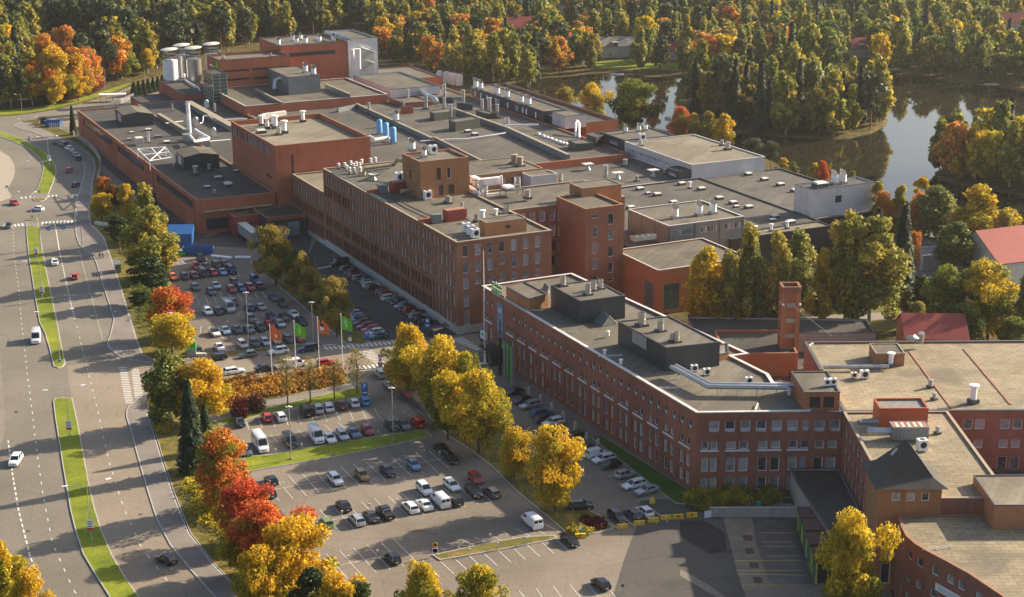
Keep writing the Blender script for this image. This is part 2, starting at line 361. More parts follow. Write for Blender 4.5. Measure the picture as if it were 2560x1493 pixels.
def inset(poly, d):
 n=len(poly);out=[]
 for i in range(n):
  a, b, c=poly[i-1], poly[i], poly[(i+1)%n]
  e1=(b-a).normalized();e2=(c-b).normalized()
  n1=Vector((-e1.y, e1.x));n2=Vector((-e2.y, e2.x))
  k=1+n1.dot(n2);m=(n1+n2)/max(k,0.25)
  out.append(b+m*d)
 return out
# ================================================================== THE SETTING: ground, roads, water
def sheet(name, poly, z, mat, h=0.0):
 """a flat sheet; poly in photo points on the ground"""
 p=clean([G(*q, h) for q in poly]);mb=MB()
 mb.add([(q.x, q.y, z) for q in p],[tuple(range(len(p)))])
 return structure(name, mb,[mat])
def raised(name, poly, z, mat, kerb=0.18, km='kerb'):
 """a raised island or verge with a kerbstone edge"""
 p=clean([G(*q) for q in poly]);mb=MB();i=inset(p, kerb);n=len(p)
 vs=[(q.x, q.y,-0.02) for q in p]+[(q.x, q.y, z) for q in p]+[(q.x, q.y, z) for q in i]
 mb.add(vs,[(k,(k+1)%n, n+(k+1)%n, n+k) for k in range(n)]+[(n+k, n+(k+1)%n,2*n+(k+1)%n,2*n+k) for k in range(n)],0)
 mb.add(vs[2*n:],[tuple(range(n))],1)
 return structure(name, mb,[km, mat])
mb=MB();mb.quad((-1500,20,-0.12),(1500,20,-0.12),(1500,2600,-0.12),(-1500,2600,-0.12));structure('ground', mb,['forest_floor'])
KERB_R=[(34,313),(45,321),(82,331),(117,345),(143,355),(175,377),(204,398),(212,419),(209,440),(199,477),(190.5,501),(186.4,541),(187,563),(190.5,591),(197,611),(212,626),(231,637),(241,660),(256.5,712),(273,762),(283.7,799),(282.6,806),(275.5,837),(268,855),(271,871),(298,892),(328,901),(400,911)]
KERB_R2=[(381.6,979.6),(352,992),(334.7,1006),(322,1016),(316,1026),(315,1041),(328.6,1086.6),(350.8,1168),(369,1230.6),(391.4,1300.8),(424.7,1363.6),(472.7,1422.7),(535.4,1492.8),(640,1600)]
KERB_L=[(-60,1200),(0,1131),(8,1100),(14,1075),(9,1000),(0,877),(-60,600)]
sheet('road',[(-60,700),(-60,520),(0,506),(26,497),(29,490),(19,475),(34,447),(38,430),(36,413),(24.5,393),(0,378),(-60,350),(-60,285),(0,292),(60,287),(130,276),(190,262),(250,245),(300,228),(345,208),(385,196),(420,190),(470,190),(450,200),(395,205),(345,216),(300,234),(330,240),(330,262),(260,274),(190,288),(110,296),(60,303)]+KERB_R+[(820,868),(860,900),(560,960)]+KERB_R2+[(640,1620),(-60,1620)],-0.01, 'asphalt_road')
sheet('road_resurfaced_lane',[(168,914),(300,893),(328,902),(400,912),(480,905),(480,950),(385,978),(334,1005),(316,1026),(315,1041),(350,1168),(391,1300),(424,1363),(535,1493),(600,1560),(420,1600),(347,1493),(314,1445),(281,1389),(255,1330),(236,1268),(209,1135),(181,998),(172,960)],-0.004, 'asphalt_pale')
structure('pavement_left', MB().add([(q.x, q.y,0.1) for q in clean([G(*q) for q in[(-90,470),(-60,372),(0,378),(24.5,393),(36,413),(38,430),(34,447),(19,475),(29,490),(26,497),(0,506),(-60,520)]])],[tuple(range(12))]),['gravel'])
structure('pavement_left_lower', MB().add([(q.x, q.y,0.1) for q in clean([G(*q) for q in[(-90,860),(0,877),(9,1000),(14,1075),(8,1100),(0,1131),(-90,1230)]])],[tuple(range(7))]),['paving'])
WALK_R=[(90,318),(117,329),(136,340),(170,351),(196,364),(218,381),(234,398),(238,416),(238,434),(230,457),(230,480),(224.5,512),(223,546),(228.6,563),(249,582),(260,596),(272,630),(292.5,688),(306,732),(323,787),(340,844),(357,889),(391,902),(412,908)]
raised('pavement_right',[(34,313),(50,306),(75,308)]+WALK_R+KERB_R[::-1][:-1],0.12, 'paving',0.22)
raised('pavement_right_lower', KERB_R2+[(760,1600),(609,1489),(532,1411),(473,1334),(432,1234),(406,1153),(384,1079),(369,1038),(372,1005),(385,985)][:],0.12, 'paving',0.22)
raised('median_upper',[(-60,325),(-60,318),(0,330),(27,337),(61,351),(95,371),(115.6,385),(126.5,396),(139.5,416),(141,434),(132,460),(121,486),(87,486),(95,470),(103,447),(108,424),(106,406),(95,392),(71,371),(34,355),(0,342)],0.16, 'lawn')
raised('median_crossing_refuge',[(87,486.4),(121,486.4),(117,496),(82,496)],0.05, 'paving')
raised('median_nose',[(81,496.6),(117,496.6),(113,501),(100,504),(85,502.5)],0.16, 'verge')
raised('median_nose_south',[(66,551),(70,545),(92,545),(96,553),(96,554)],0.16, 'verge')
raised('median_crossing_refuge_south',[(65.5,554.8),(96,554.8),(97,564.5),(66,564.5)],0.05, 'paving')
raised('median_middle',[(66,566),(97,566),(105.4,620),(117,681),(131,749),(146,821),(160,892),(164,908),(158,917),(146,921),(134,917),(122.4,868),(112,834),(98.6,807),(87,742),(78,681),(71,637),(67,596)],0.16, 'lawn')
raised('median_lower',[(133,1005),(138,998),(155,995),(181,997),(196,1064),(209,1135),(222,1205),(236,1268),(255,1330),(281,1389),(314,1445),(347,1493),(420,1590),(330,1590),(273,1493),(240,1441),(207,1386),(190,1334),(177,1282),(168,1231),(159,1179),(148,1109),(138.5,1050)],0.16, 'lawn')
sheet('asphalt_yard',[(236,395),(330,440),(400,520),(500,590),(620,560),(760,560),(900,640),(1150,838),(1210,830),(1330,960),(1560,1090),(1740,1240),(2030,1242),(2110,1300),(2200,1420),(2280,1600),(640,1600),(600,1450),(560,1290),(560,1060),(420,985),(440,905),(480,880),(430,780),(405,660),(380,560),(330,500),(270,450),(228,400)],-0.02, 'asphalt_lot')
sheet('service_road',[(196,322),(236,395),(300,450),(350,500),(400,560),(412,612),(640,620),(770,640),(780,590),(730,570),(620,560),(520,592),(505,588),(380,470),(290,395),(206,318)],-0.014, 'asphalt_dark')
sheet('factory_lane',[(770,640),(800,700),(870,780),(917,846),(960,850),(1150,838),(1146,820),(980,705),(790,600)],-0.014, 'asphalt_dark')
sheet('street',[(412,912),(480,904),(805,868),(930,856),(1000,848),(1150,842),(1210,832),(1230,870),(1190,885),(1010,900),(950,912),(870,925),(572,950),(420,968)],-0.008, 'asphalt_pale')
sheet('side_lane',[(870,926),(950,913),(1000,960),(1080,1060),(1060,1080),(985,1090),(920,1000),(876,965)],-0.012, 'asphalt_lot')
sheet('office_lane',[(1010,900),(1190,885),(1240,900),(1350,975),(1500,1090),(1600,1160),(1700,1250),(1620,1290),(1530,1330),(1440,1250),(1260,1070),(1110,960)],-0.006, 'asphalt_lot')
sheet('lower_yard',[(1600,1250),(1740,1245),(1800,1275),(1850,1400),(1880,1600),(1500,1600),(1560,1400),(1590,1320)],-0.004, 'asphalt_dark')
sheet('patched_asphalt',[Z('g',*q) for q in[(0,400),(330,400),(620,560),(660,820),(420,870),(110,690),(0,600)]],0.004, 'asphalt_new')
sheet('patched_asphalt_strip',[Z('g',*q) for q in[(0,1080),(200,1180),(400,1300),(640,1470),(520,1470),(300,1350),(0,1170)]],0.004, 'asphalt_road')
sheet('concrete_apron',[Z('g',*q) for q in[(610,395),(990,390),(1050,700),(1160,1000),(1210,1200),(1150,1425),(880,1380),(830,1220),(760,960),(680,640)]],0.006, 'slab')
sheet('loading_bay_floor',[Z('g',*q) for q in[(1010,362),(1640,356),(1700,700),(1800,1100),(1900,1320),(1330,1310),(1220,1190),(1160,1000),(1060,690)]],0.010, 'wet_slab')
raised('verge_west',[(240,440),(300,470),(350,520),(390,575),(408,640),(425,700),(447,770),(485,850),(482,884),(470,897),(412,907),(391,901),(357,888),(340,843),(323,786),(306,731),(292,687),(272,629),(260,595),(249,581),(229,562),(224,546),(225.5,512),(231,480),(231,458)],0.14, 'verge',0.1)
raised('verge_fence',[(100,300),(150,308),(200,340),(245,388),(250,415),(244,436),(240,436),(239,416),(235,397),(219,380),(197,363),(171,350),(137,339),(118,328),(91,317)],0.13, 'verge',0.1)
raised('verge_street',[(476,893),(560,880),(700,868),(800,858),(808,864),(740,874),(640,882),(560,891),(490,899)],0.12, 'verge',0.12)
raised('verge_lot_trees',[(624,655),(640,650),(690,640),(740,690),(810,750),(870,800),(900,832),(924,857),(905,862),(866,860),(801,806),(740,752),(658,684)],0.14, 'verge',0.16)
raised('hedge_bed',[(560,953),(640,946),(859,927),(880,957),(862,962),(658,1004),(529,1036),(470,1030),(440,990)],0.14, 'verge',0.12)
raised('path',[(880,958),(898,962),(876,971),(672,1018),(536,1051),(520,1040),(658,1006),(862,964)],0.08, 'path',0.1)
raised('lawn_lot',[(897,964),(925,988),(850,1003),(778,1014),(650,1039),(560,1066),(536,1053),(672,1020),(876,973)],0.14, 'lawn',0.14)
raised('verge_corner',[(370,1000),(384,985),(425,968),(560,955),(445,992),(470,1032),(525,1045),(556,1068),(590,1110),(620,1180),(640,1250),(690,1330),(760,1420),(840,1600),(750,1600),(612,1489),(535,1411),(476,1334),(435,1234),(409,1153),(387,1079),(372,1038)],0.14, 'verge',0.14)
raised('verge_between_lots',[(612,1143),(680,1137),(750,1124),(816,1113),(908,1097),(1063,1075),(1080,1092),(914,1128),(778,1153),(622,1180),(600,1165)],0.14, 'lawn',0.16)
raised('verge_office_trees',[(958,908),(985,902),(1030,930),(1110,965),(1200,1030),(1270,1080),(1330,1140),(1400,1210),(1440,1262),(1500,1290),(1535,1322),(1491,1334),(1426,1343),(1365,1289),(1290,1228),(1236,1173),(1181,1129),(1120,1090),(1075,1045),(1000,968),(975,932)],0.14, 'verge',0.16)
raised('lot_island',[(1080,1389),(1228,1357),(1314,1343),(1389,1340),(1391,1349),(1250,1376),(1100,1402)],0.16, 'verge',0.2)
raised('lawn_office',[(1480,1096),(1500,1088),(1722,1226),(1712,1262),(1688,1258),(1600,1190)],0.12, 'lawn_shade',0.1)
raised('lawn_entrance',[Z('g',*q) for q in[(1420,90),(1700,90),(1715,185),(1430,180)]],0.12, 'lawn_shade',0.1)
sheet('courtyard_paving',[(1700,745),(1780,740),(2000,790),(2060,830),(2060,1010),(1920,1010),(1930,930),(1780,840)],-0.03, 'asphalt_dark')
sheet('courtyard_lawn',[(1680,735),(1900,690),(2300,690),(2340,830),(2010,830),(1800,832),(1730,800)],-0.06, 'verge')
sheet('courtyard_path',[(1740,815),(1850,800),(2050,790),(2300,775),(2300,790),(2050,812),(1850,818),(1770,830)],-0.02, 'path')
sheet('lane_right',[(2160,700),(2300,560),(2330,560),(2420,600),(2460,640),(2400,690),(2300,760)],-0.06, 'path')
sheet('verge_north',[(-60,282),(0,288),(60,284),(130,272),(190,258),(250,241),(300,222),(345,202),(300,214),(200,245),(130,262),(0,276),(-60,272)],-0.05, 'lawn')
sheet('road_verge_strip',[(240,245),(300,222),(345,207),(330,212),(280,233),(240,250)],0.0, 'verge')
sheet('yard_north',[(105,296),(190,288),(260,274),(330,262),(420,235),(430,240),(330,275),(240,300),(200,318),(160,318),(120,305)],-0.004, 'asphalt_pale')
sheet('road_behind_works',[(330,262),(345,240),(380,226),(430,212),(440,230),(420,250),(370,262),(340,275)],-0.002, 'asphalt_road')
def stripe(mb, a, b, w, z=0.016):
 a=Vector((a[0], a[1],0));b=Vector((b[0], b[1],0));d=(b-a).normalized();n=Vector((-d.y, d.x,0))*w/2
 mb.quad(*[(p.x, p.y, z) for p in(a-n, b-n, b+n, a+n)])
def pathpts(px, h=0.0):
 return[G(*q, h) for q in px]
def dashes(mb, px, ln, gap, w=0.13, z=0.016, start=0.0):
 P=pathpts(px);pos=-start;L=0
 seg=[]
 for a, b in zip(P, P[1:]):seg.append((L, L+(b-a).length, a, b));L+=(b-a).length
 def at(s):
  for s0, s1, a, b in seg:
   if s<=s1:return a+(b-a)*((s-s0)/(s1-s0))
  return P[-1]
 s=start
 while s+ln<L:stripe(mb, at(s), at(s+ln), w, z);s+=ln+gap
def zebra(mb, c0, c1, n, ln, w=0.5, z=0.02, skip=()):
 """bars of length ln (metres, across the walking line's side) set between photo points c0 and c1"""
 a, b=G(*c0), G(*c1);d=(b-a).normalized();nn=ln if isinstance(ln, Vector) else Vector((-d.y, d.x,0))*ln
 for i in range(n):
  if i in skip:continue
  p=a+(b-a)*(i/max(1, n-1));mb.quad(*[(q.x, q.y, z) for q in(p-d*w/2, p+d*w/2, p+d*w/2+nn, p-d*w/2+nn)])
mk=MB()
dashes(mk,[Z('r1',243,815), Z('r1',250,1230), Z('r1',280,1470),(48,730), Z('r3',265,40), Z('r3',330,620), Z('r3',405,1210), Z('r4',240,415), Z('r4',290,770), Z('r4',355,1105), Z('r4',490,1405),(210,1520)],1.3,2.9,0.16)
dashes(mk,[Z('r4',55,410), Z('r4',85,640), Z('r4',125,880), Z('r4',205,1200), Z('r4',275,1370)],1.5,0.9,0.26)
P=pathpts([Z('r1',1010,735), Z('r1',1090,1210)]);stripe(mk, P[0], P[1],0.28)
dashes(mk,[Z('r1',1095,1240), Z('r2',400,100), Z('r2',490,530), Z('r2',590,970), Z('r2',650,1190)],1.1,0.75,0.26)
dashes(mk,[Z('r2',680,1290), Z('r2',705,1410), Z('r3',960,150), Z('r3',1065,580), Z('r3',1185,1060), Z('r4',680,290), Z('r4',740,560), Z('r4',835,860), Z('r4',955,1130), Z('r4',1180,1420)],1.4,3.3,0.15)
dashes(mk,[Z('r1',1460,1230), Z('r2',760,60), Z('r2',850,400), Z('r2',945,750), Z('r2',1060,1180), Z('r3',1200,20), Z('r3',1260,240)],0.9,1.1,0.16)
zebra(mk, Z('r1',775,748), Z('r1',1315,718),9,3.4,0.62);zebra(mk, Z('r1',85,805), Z('r1',425,772),6,3.3,0.6)
zebra(mk, Z('r1',905,245), Z('r1',1040,235),3,2.9,0.45, z=0.02);zebra(mk, Z('r1',1345,225), Z('r1',1400,222),2,2.6,0.6);zebra(mk, Z('r1',405,275), Z('r1',560,262),3,2.8,0.5)
for c0, c1, w, n in((Z('r3',1455,590), Z('r3',1530,1020),0.42,21),(Z('r3',1605,610), Z('r3',1650,955),0.42,18)):
 a, b=G(*c0), G(*c1);d=(b-a).normalized()
 for i in range(n):
  p=a+(b-a)*(i/(n-1));mk.quad(*[(q.x, q.y,0.02) for q in(p, p+Vector((1.65,0,0)), p+Vector((1.65,0.42,0)), p+Vector((0,0.42,0)))])
def bars(k, pts, z=0.02):
 for q in pts:
  p=clean([ZG(k,*c) for c in q]);mk.add([(c.x, c.y, z) for c in p],[(0,1,2,3)])
st=[(945+i*82.5,642-i*7.2) for i in range(16)]
bars('d',[((x, y),(x+42, y-3),(x+100, y+54),(x+58, y+58)) for x, y in st])
bars('d',[((1565+i*34,712+i*24.5),(1825+i*25,690+i*24.5),(1835+i*25,699+i*24.5),(1580+i*34,722+i*24.5)) for i in range(10)])
bars('d',[((1492+i*82,1003-i*8),(1532+i*82,998-i*8),(1585+i*82,1062-i*8),(1545+i*82,1066-i*8)) for i in range(7)])
bars('d',[((930,612),(1160,590),(1168,600),(938,626)),((1535,688),(1785,668),(1790,676),(1540,698)),((1590,1085),(1915,1060),(1922,1070),(1598,1096))])
bars('F',[((1255+i*25,1378+i*11),(1345+i*17,1364+i*11),(1360+i*17,1368+i*11),(1270+i*25,1384+i*11)) for i in range(8)])
bars('b',[((1215+i*62,230-i*12),(1250+i*62,220-i*12),(1290+i*62,250-i*12),(1255+i*62,258-i*12)) for i in range(5)])
structure('road_markings', mk,['line_white'])
pk=MB()
PS=radians(115.16);PD=Vector((cos(PS), sin(PS),0));PR=Vector((sin(PS),-cos(PS),0))
def bays(k, a, b, n, ln, back=0.0, skip=()):
 """n bay lines of length ln between two photo points, square to the row"""
 A, B=ZG(k,*a), ZG(k,*b);d=(B-A).normalized();nn=Vector((-d.y, d.x,0))
 for i in range(n):
  if i in skip:continue
  p=A+(B-A)*(i/max(1, n-1));stripe(pk, p-nn*back, p+nn*ln,0.11)
def line(k, a, b, w=0.12):stripe(pk, ZG(k,*a), ZG(k,*b), w)
bays('C',(435,475),(2010,185),14,5.1,5.1);line('C',(440,470),(2030,178))
bays('C',(720,808),(2390,480),14,5.1,5.1);line('C',(720,806),(1640,625));line('C',(2140,525),(2290,500))
bays('C',(920,1205),(1700,1040),7,5.1,5.1);line('C',(915,1207),(1500,1085))
for i in range(9):line('C2',(-65+i*129,985-i*26),(58+i*131,1030-i*20) if False else(60+i*132,1032-i*21))
for i in range(10):line('C2',(-130+i*134,1165-i*27),(-5+i*134,1280-i*27))
for X, Y, X2, Y2 in((740,1410,790,1470),(900,1390,955,1470),(1060,1370,1135,1470),(1215,1355,1310,1470),(1375,1340,1480,1470),(1590,1405,1640,1470)):line('C2',(X, Y),(X2, Y2))
bays('B',(205,750),(1385,635),11,0.3,4.6);bays('B',(105,1010),(1840,690),15,4.4,0.2)
for r in(((205,60),(680,10),5),((300,320),(1640,355),9),((430,470),(1820,670),9)):pass
bays('a',(380,175),(700,130),4,4.3);bays('a',(395,470),(1465,375),8,4.6,0.3);bays('a',(690,800),(1900,690),9,4.6,4.6);bays('a',(740,1060),(1420,1090),5,4.6,0.5)
bays('c',(460,280),(1090,250),5,0.5,4.6);bays('c',(860,480),(1650,380),6,4.6,0.3);bays('c',(940,750),(1720,640),6,4.6,0.3)
bays('f',(250,100),(360,170),2,4.5);bays('f',(1390,1170),(1730,1420),3,0.1,0.1)
for i in range(8):line('Q',(940+i*73,765+i*60),(1110+i*68,712+i*62) if i<3 else(1050+i*72,730+i*62))
for X, Y in((1210,1310),(1330,1290),(1490,1265),(1575,1255)):line('Q',(X, Y),(X+105, Y+85))
structure('parking_lines', pk,['line_white'])
yl=MB()
for a, b in(((1090,572),(1590,575)),((1140,702),(1600,702)),((1150,765),(1635,765)),((1200,898),(1670,892)),((750,960),(1730,962)),((790,1098),(1725,1100)),((800,1150),(1770,1165)),((860,1305),(1860,1305))):
 stripe(yl, ZG('g',*a), ZG('g',*b),0.14,0.02)
structure('loading_bay_lines', yl,['yellow_line'])
gb=MB()
for q in(((280,365),(520,300),(560,330),(300,420)),((560,620),(640,585),(690,600),(610,650)),((1215,850),(1290,850),(1410,950),(1330,990))):
 p=clean([ZG('f',*c) for c in q]);gb.add([(c.x, c.y,0.012) for c in p],[(0,1,2,3)])
structure('charging_bay_paint', gb,['teal'])
ms=MB()
for c, k in(((755,843), 'e'),):
 p=ZG(k,*c);ms.cyl((p.x, p.y),1.1,-0.01,0.012,20)
for c, k in(((110,217), 'r4'),((190,1023), 'r4'),((950,910), 'r4'),((1195,660), 'r4'),((195,1128), 'r3'),((110,245), 'r3')):
 p=ZG(k,*c);ms.cyl((p.x, p.y),0.35,-0.01,0.012,14)
structure('manhole_covers', ms,['darkgrey'])
dk=MB()
for q in(((875,605),(1000,605),(1015,685),(890,682)),((900,788),(1015,785),(1050,865),(925,865)),((962,988),(1085,988),(1110,1068),(985,1068)),((1020,1190),(1135,1190),(1165,1275),(1040,1275))):
 p=clean([ZG('g',*c) for c in q]);dk.add([(c.x, c.y,0.022) for c in p],[(0,1,2,3)])
structure('sealed_slab_patches', dk,['roof_brown'])
def land(name, pts, z=0.5, mat='forest_floor', slope=2.0):
 p=clean([G(*q) for q in pts]);i=inset(p, slope);n=len(p);mb=MB()
 vs=[(q.x, q.y,-0.1) for q in p]+[(q.x, q.y, z) for q in i]
 mb.add(vs,[(k,(k+1)%n, n+(k+1)%n, n+k) for k in range(n)]+[tuple(range(n,2*n))]);return structure(name, mb,[mat])
sheet('lake_water',[(1290,205),(1370,194),(1440,190),(1560,185),(1620,192),(1700,196),(1900,196),(2060,200),(2219,193),(2345,200),(2464,214),(2700,250),(2700,720),(2560,640),(2440,600),(2330,560),(2200,500),(2100,470),(1980,425),(1880,380),(1800,352),(1700,335),(1600,312),(1480,292),(1400,270),(1300,225)],-0.04, 'water')
ISLAND=[(1690,262),(1730,288),(1830,331),(1930,342),(2050,348),(2120,348),(2180,334),(2215,316),(2222,300),(2195,284),(2120,272),(2000,262),(1880,250),(1760,244),(1700,248)]
PENIN=[(2334,446),(2396,463),(2470,476),(2560,491),(2720,520),(2720,408),(2560,402),(2440,404),(2370,414),(2336,430)]
land('island', ISLAND);land('peninsula', PENIN)
for i,(x, y) in enumerate(((1542,187),(2480,212))):
 p=G(x, y);tag(MB().cbox((p.x, p.y),6,2.2,-0.1,0.35).build('jetty', 'offwhite'), 'small pale bathing jetty on the far lake shore'+(' below the yellow house' if i==0 else ' at the right edge'), 'jetty')
# ================================================================== BUILDINGS
WCACHE={}
def window_geo(mb, w, h, nx, ny, fr=0.13, bar=0.075, sill=0.1, sill_out=0.1, frame=0, glass=1, sl=2, transom=None):
 """frame, glazing bars, panes and sill of one window; x along the wall, y outward, z up from the sill"""
 def bx(x0, x1, y0, y1, z0, z1, m):
  vs=[(x0, y0, z0),(x1, y0, z0),(x1, y1, z0),(x0, y1, z0),(x0, y0, z1),(x1, y0, z1),(x1, y1, z1),(x0, y1, z1)]
  mb.add(vs,[(3,2,1,0),(4,5,6,7),(0,1,5,4),(1,2,6,5),(2,3,7,6),(3,0,4,7)], m)
 mb.add([(0,0.02,0),(w,0.02,0),(w,0.02, h),(0,0.02, h)],[(1,0,3,2)], glass)
 bx(0, fr,0,0.07,0, h, frame);bx(w-fr, w,0,0.07,0, h, frame);bx(fr, w-fr,0,0.07,0, fr, frame);bx(fr, w-fr,0,0.07, h-fr, h, frame)
 for i in range(1, nx):
  x=w*i/nx;b=bar*(1.7 if(nx>2 and True) else 1.3);bx(x-b/2, x+b/2,0.021,0.065, fr, h-fr, frame)
 for j in range(1, ny):
  z=h*j/ny;bx(fr, w-fr,0.021,0.055, z-bar/2, z+bar/2, frame)
 if sill:
  vs=[(-0.06,0,-sill),(w+0.06,0,-sill),(w+0.06,0.26+sill_out,-sill),(-0.06,0.26+sill_out,-sill),(-0.06,0,0),(w+0.06,0,0),(w+0.06,0.26+sill_out,-sill*0.75),(-0.06,0.26+sill_out,-sill*0.75)]
  mb.add(vs,[(0,1,2,3),(7,6,5,4),(3,2,6,7),(0,3,7,4),(2,1,5,6)], sl)
STY={'w':dict(nx=2, ny=4), 'w3':dict(nx=3, ny=4), 'w3b':dict(nx=3, ny=3), 'dk':dict(nx=2, ny=4), 'v3':dict(nx=3, ny=1), 'v2':dict(nx=2, ny=2), 'band':dict(nx=6, ny=1), 'tall':dict(nx=3, ny=7), 'one':dict(nx=1, ny=1)}
WM={'w':('white', 'glass_mix', 'coping_dark'), 'w3':('white', 'glass_mix', 'sill'), 'w3b':('white', 'glass_mix', 'sill'), 'dk':('wood_dark', 'glass_dark', 'concrete'), 'v3':('white', 'glass_mix', 'sill'), 'v2':('white', 'glass_mix', 'sill'), 'band':('darkgrey', 'glass_dark', 'darkgrey'), 'tall':('grey', 'glass_green', 'grey'), 'one':('white', 'glass_pale', 'grey')}
def facade(mb, A, B, z0, z1, wins, dep, m=0):
 """wall sheet from A to B with real openings and reveals"""
 d=(B-A).normalized();L=(B-A).length;n=Vector((d.y,-d.x))
 def P(s, z, y=0.0):
  q=A+d*s-n*y;return(q.x, q.y, z)
 rows={}
 for w in wins:rows.setdefault((round(w[1],2), round(w[1]+w[3],2)),[]).append(w)
 cuts=sorted({z0, z1}|{c for r in rows for c in r if z0<c<z1})
 for a, b in zip(cuts, cuts[1:]):
  here=sorted([(w[0], w[0]+w[2]) for r, ws in rows.items() if r[0]<=a+1e-4 and r[1]>=b-1e-4 for w in ws])
  s=0.0
  for x0, x1 in here:
   if x0>s+1e-4:mb.add([P(s, a), P(x0, a), P(x0, b), P(s, b)],[(0,1,2,3)], m)
   s=max(s, x1)
  if s<L-1e-4:mb.add([P(s, a), P(L, a), P(L, b), P(s, b)],[(0,1,2,3)], m)
 for w in wins:
  s0, a, s1, b=w[0], w[1], w[0]+w[2], w[1]+w[3]
  for p, q in(((s0, a),(s0, b)),((s0, b),(s1, b)),((s1, b),(s1, a)),((s1, a),(s0, a))):
   mb.add([P(*p), P(*q), P(*q, dep), P(*p, dep)],[(0,1,2,3)], m)
def building(name, label, cat, poly, z0, z1, wall, roof, wins=None, par=0.5, pt=0.3, cop='coping_dark', dep=0.22, pil=None, skip=(), rooftop=True, group=None, base=None):
 """one building: walls with window openings, parapet and coping, roof deck, every window a part"""
 p=[Vector((q[0], q[1])) for q in poly];n=len(p);c=sum(p, Vector((0,0)))/n
 t=thing(name, label, cat,(c.x, c.y, z0), group=group)
 wins=wins or{};mb=MB();allw=[]
 for i in range(n):
  A, B=p[i], p[(i+1)%n]
  ws=wins.get(i,[])
  facade(mb, A, B, z0, z1,[(q[0], q[1]-0.48, q[2], q[3]+0.48) if q[4].endswith('/s') and q[1]>10 else q for q in ws], dep)
  d=(B-A).normalized();nn=Vector((d.y,-d.x))
  for w in ws:allw.append((A+d*w[0]-nn*dep, w[1], w[2], w[3], w[4], atan2(d.y, d.x)))
  for(s, w_, za, zb, out) in(pil or{}).get(i,[]):
   q=A+d*s;mb.obox(q, d*w_, nn*out, za, zb,0)
 tz=z1-par
 if par>0:
  q=inset(p, pt);vs=[(a.x, a.y, tz) for a in q]+[(a.x, a.y, z1) for a in q]
  mb.add(vs,[((i+1)%n, i, n+i, n+(i+1)%n) for i in range(n)],0)
 mb.build('wall',[wall], t)
 rp=inset(p, pt) if par>0 else p
 if par>0:
  o=inset(p,-0.05);q=inset(p, pt+0.03);cb=MB()
  vs=[(a.x, a.y, z1-0.10) for a in o]+[(a.x, a.y, z1+0.07) for a in o]+[(a.x, a.y, z1+0.07) for a in q]+[(a.x, a.y, z1-0.02) for a in q]
  fs=[]
  for i in range(n):
   j=(i+1)%n
   fs+=[(i, j, n+j, n+i),(n+i, n+j,2*n+j,2*n+i),(2*n+i,2*n+j,3*n+j,3*n+i),(j, i,3*n+i,3*n+j)]
  cb.add(vs, fs);cb.build('coping',[cop], t)
 rb=MB();rb.add([(a.x, a.y, tz) for a in rp],[tuple(range(n))]);rb.build('roof',[roof], t)
 if base:
  o=inset(p,-base[1]);bb=MB();vs=[(a.x, a.y, z0) for a in o]+[(a.x, a.y, base[0]) for a in o]+[(a.x, a.y, base[0]) for a in p]
  fs=[]
  for i in range(n):
   j=(i+1)%n;fs+=[(i, j, n+j, n+i),(n+i, n+j,2*n+j,2*n+i)]
  bb.add(vs, fs);bb.build('plinth',[base[2]], t)
 place_windows(t, allw)
 return t
def place_windows(t, allw):
 cp=Vector((0,0, HC))
 allw.sort(key=lambda w:(Vector((w[0].x, w[0].y, w[1]))-cp).length/sqrt(w[2]*w[3]))
 for w in allw[:100]:
  k=(round(w[2],2), round(w[3],2), w[4])
  if k not in WCACHE:
   mb=MB();sty=w[4].split('/');window_geo(mb, w[2], w[3],**STY[sty[0]],**({'sill':0.48, 'sill_out':0.12} if len(sty)>1 else{}))
   WCACHE[k]=mb.mesh('window', WM[sty[0]])
  obj('window', WCACHE[k], t, None)
  o=KO[-1];o.matrix_basis=Matrix.Translation((w[0].x, w[0].y, w[1]))@Matrix.Rotation(w[5],4, 'Z')
 rest=allw[100:]
 if rest:
  mats=[];mb=MB()
  for w in rest:
   sty=w[4].split('/');g=MB();window_geo(g, w[2], w[3],**STY[sty[0]],**({'sill':0.48, 'sill_out':0.12} if len(sty)>1 else{}))
   M4=Matrix.Translation((w[0].x, w[0].y, w[1]))@Matrix.Rotation(w[5],4, 'Z');idx=[]
   for mm in WM[sty[0]]:
    if mm not in mats:mats.append(mm)
    idx.append(mats.index(mm))
   off=len(mb.v);mb.v+=[tuple(M4@Vector(v)) for v in g.v]
   for f, m in zip(g.f, g.m):mb.f.append(tuple(i+off for i in f));mb.m.append(idx[m])
  stuff(mb.build('window', mats, t))
KO=[]
_obj=obj
def obj(name, data, parent=None, loc=None, rz=0.0):
 o=_obj(name, data, parent, loc, rz);KO.append(o)
 if len(KO)>4:KO.pop(0)
 return o
def rect(u0, u1, v0, v1):
 """factory-axes rectangle; edges: 0 near end, 1 right, 2 far end, 3 left"""
 return[UV(u0, v0), UV(u0, v1), UV(u1, v1), UV(u1, v0)]
def wrow(ss, z, w, h, st):return[(s, z, w, h, st) for s in ss]
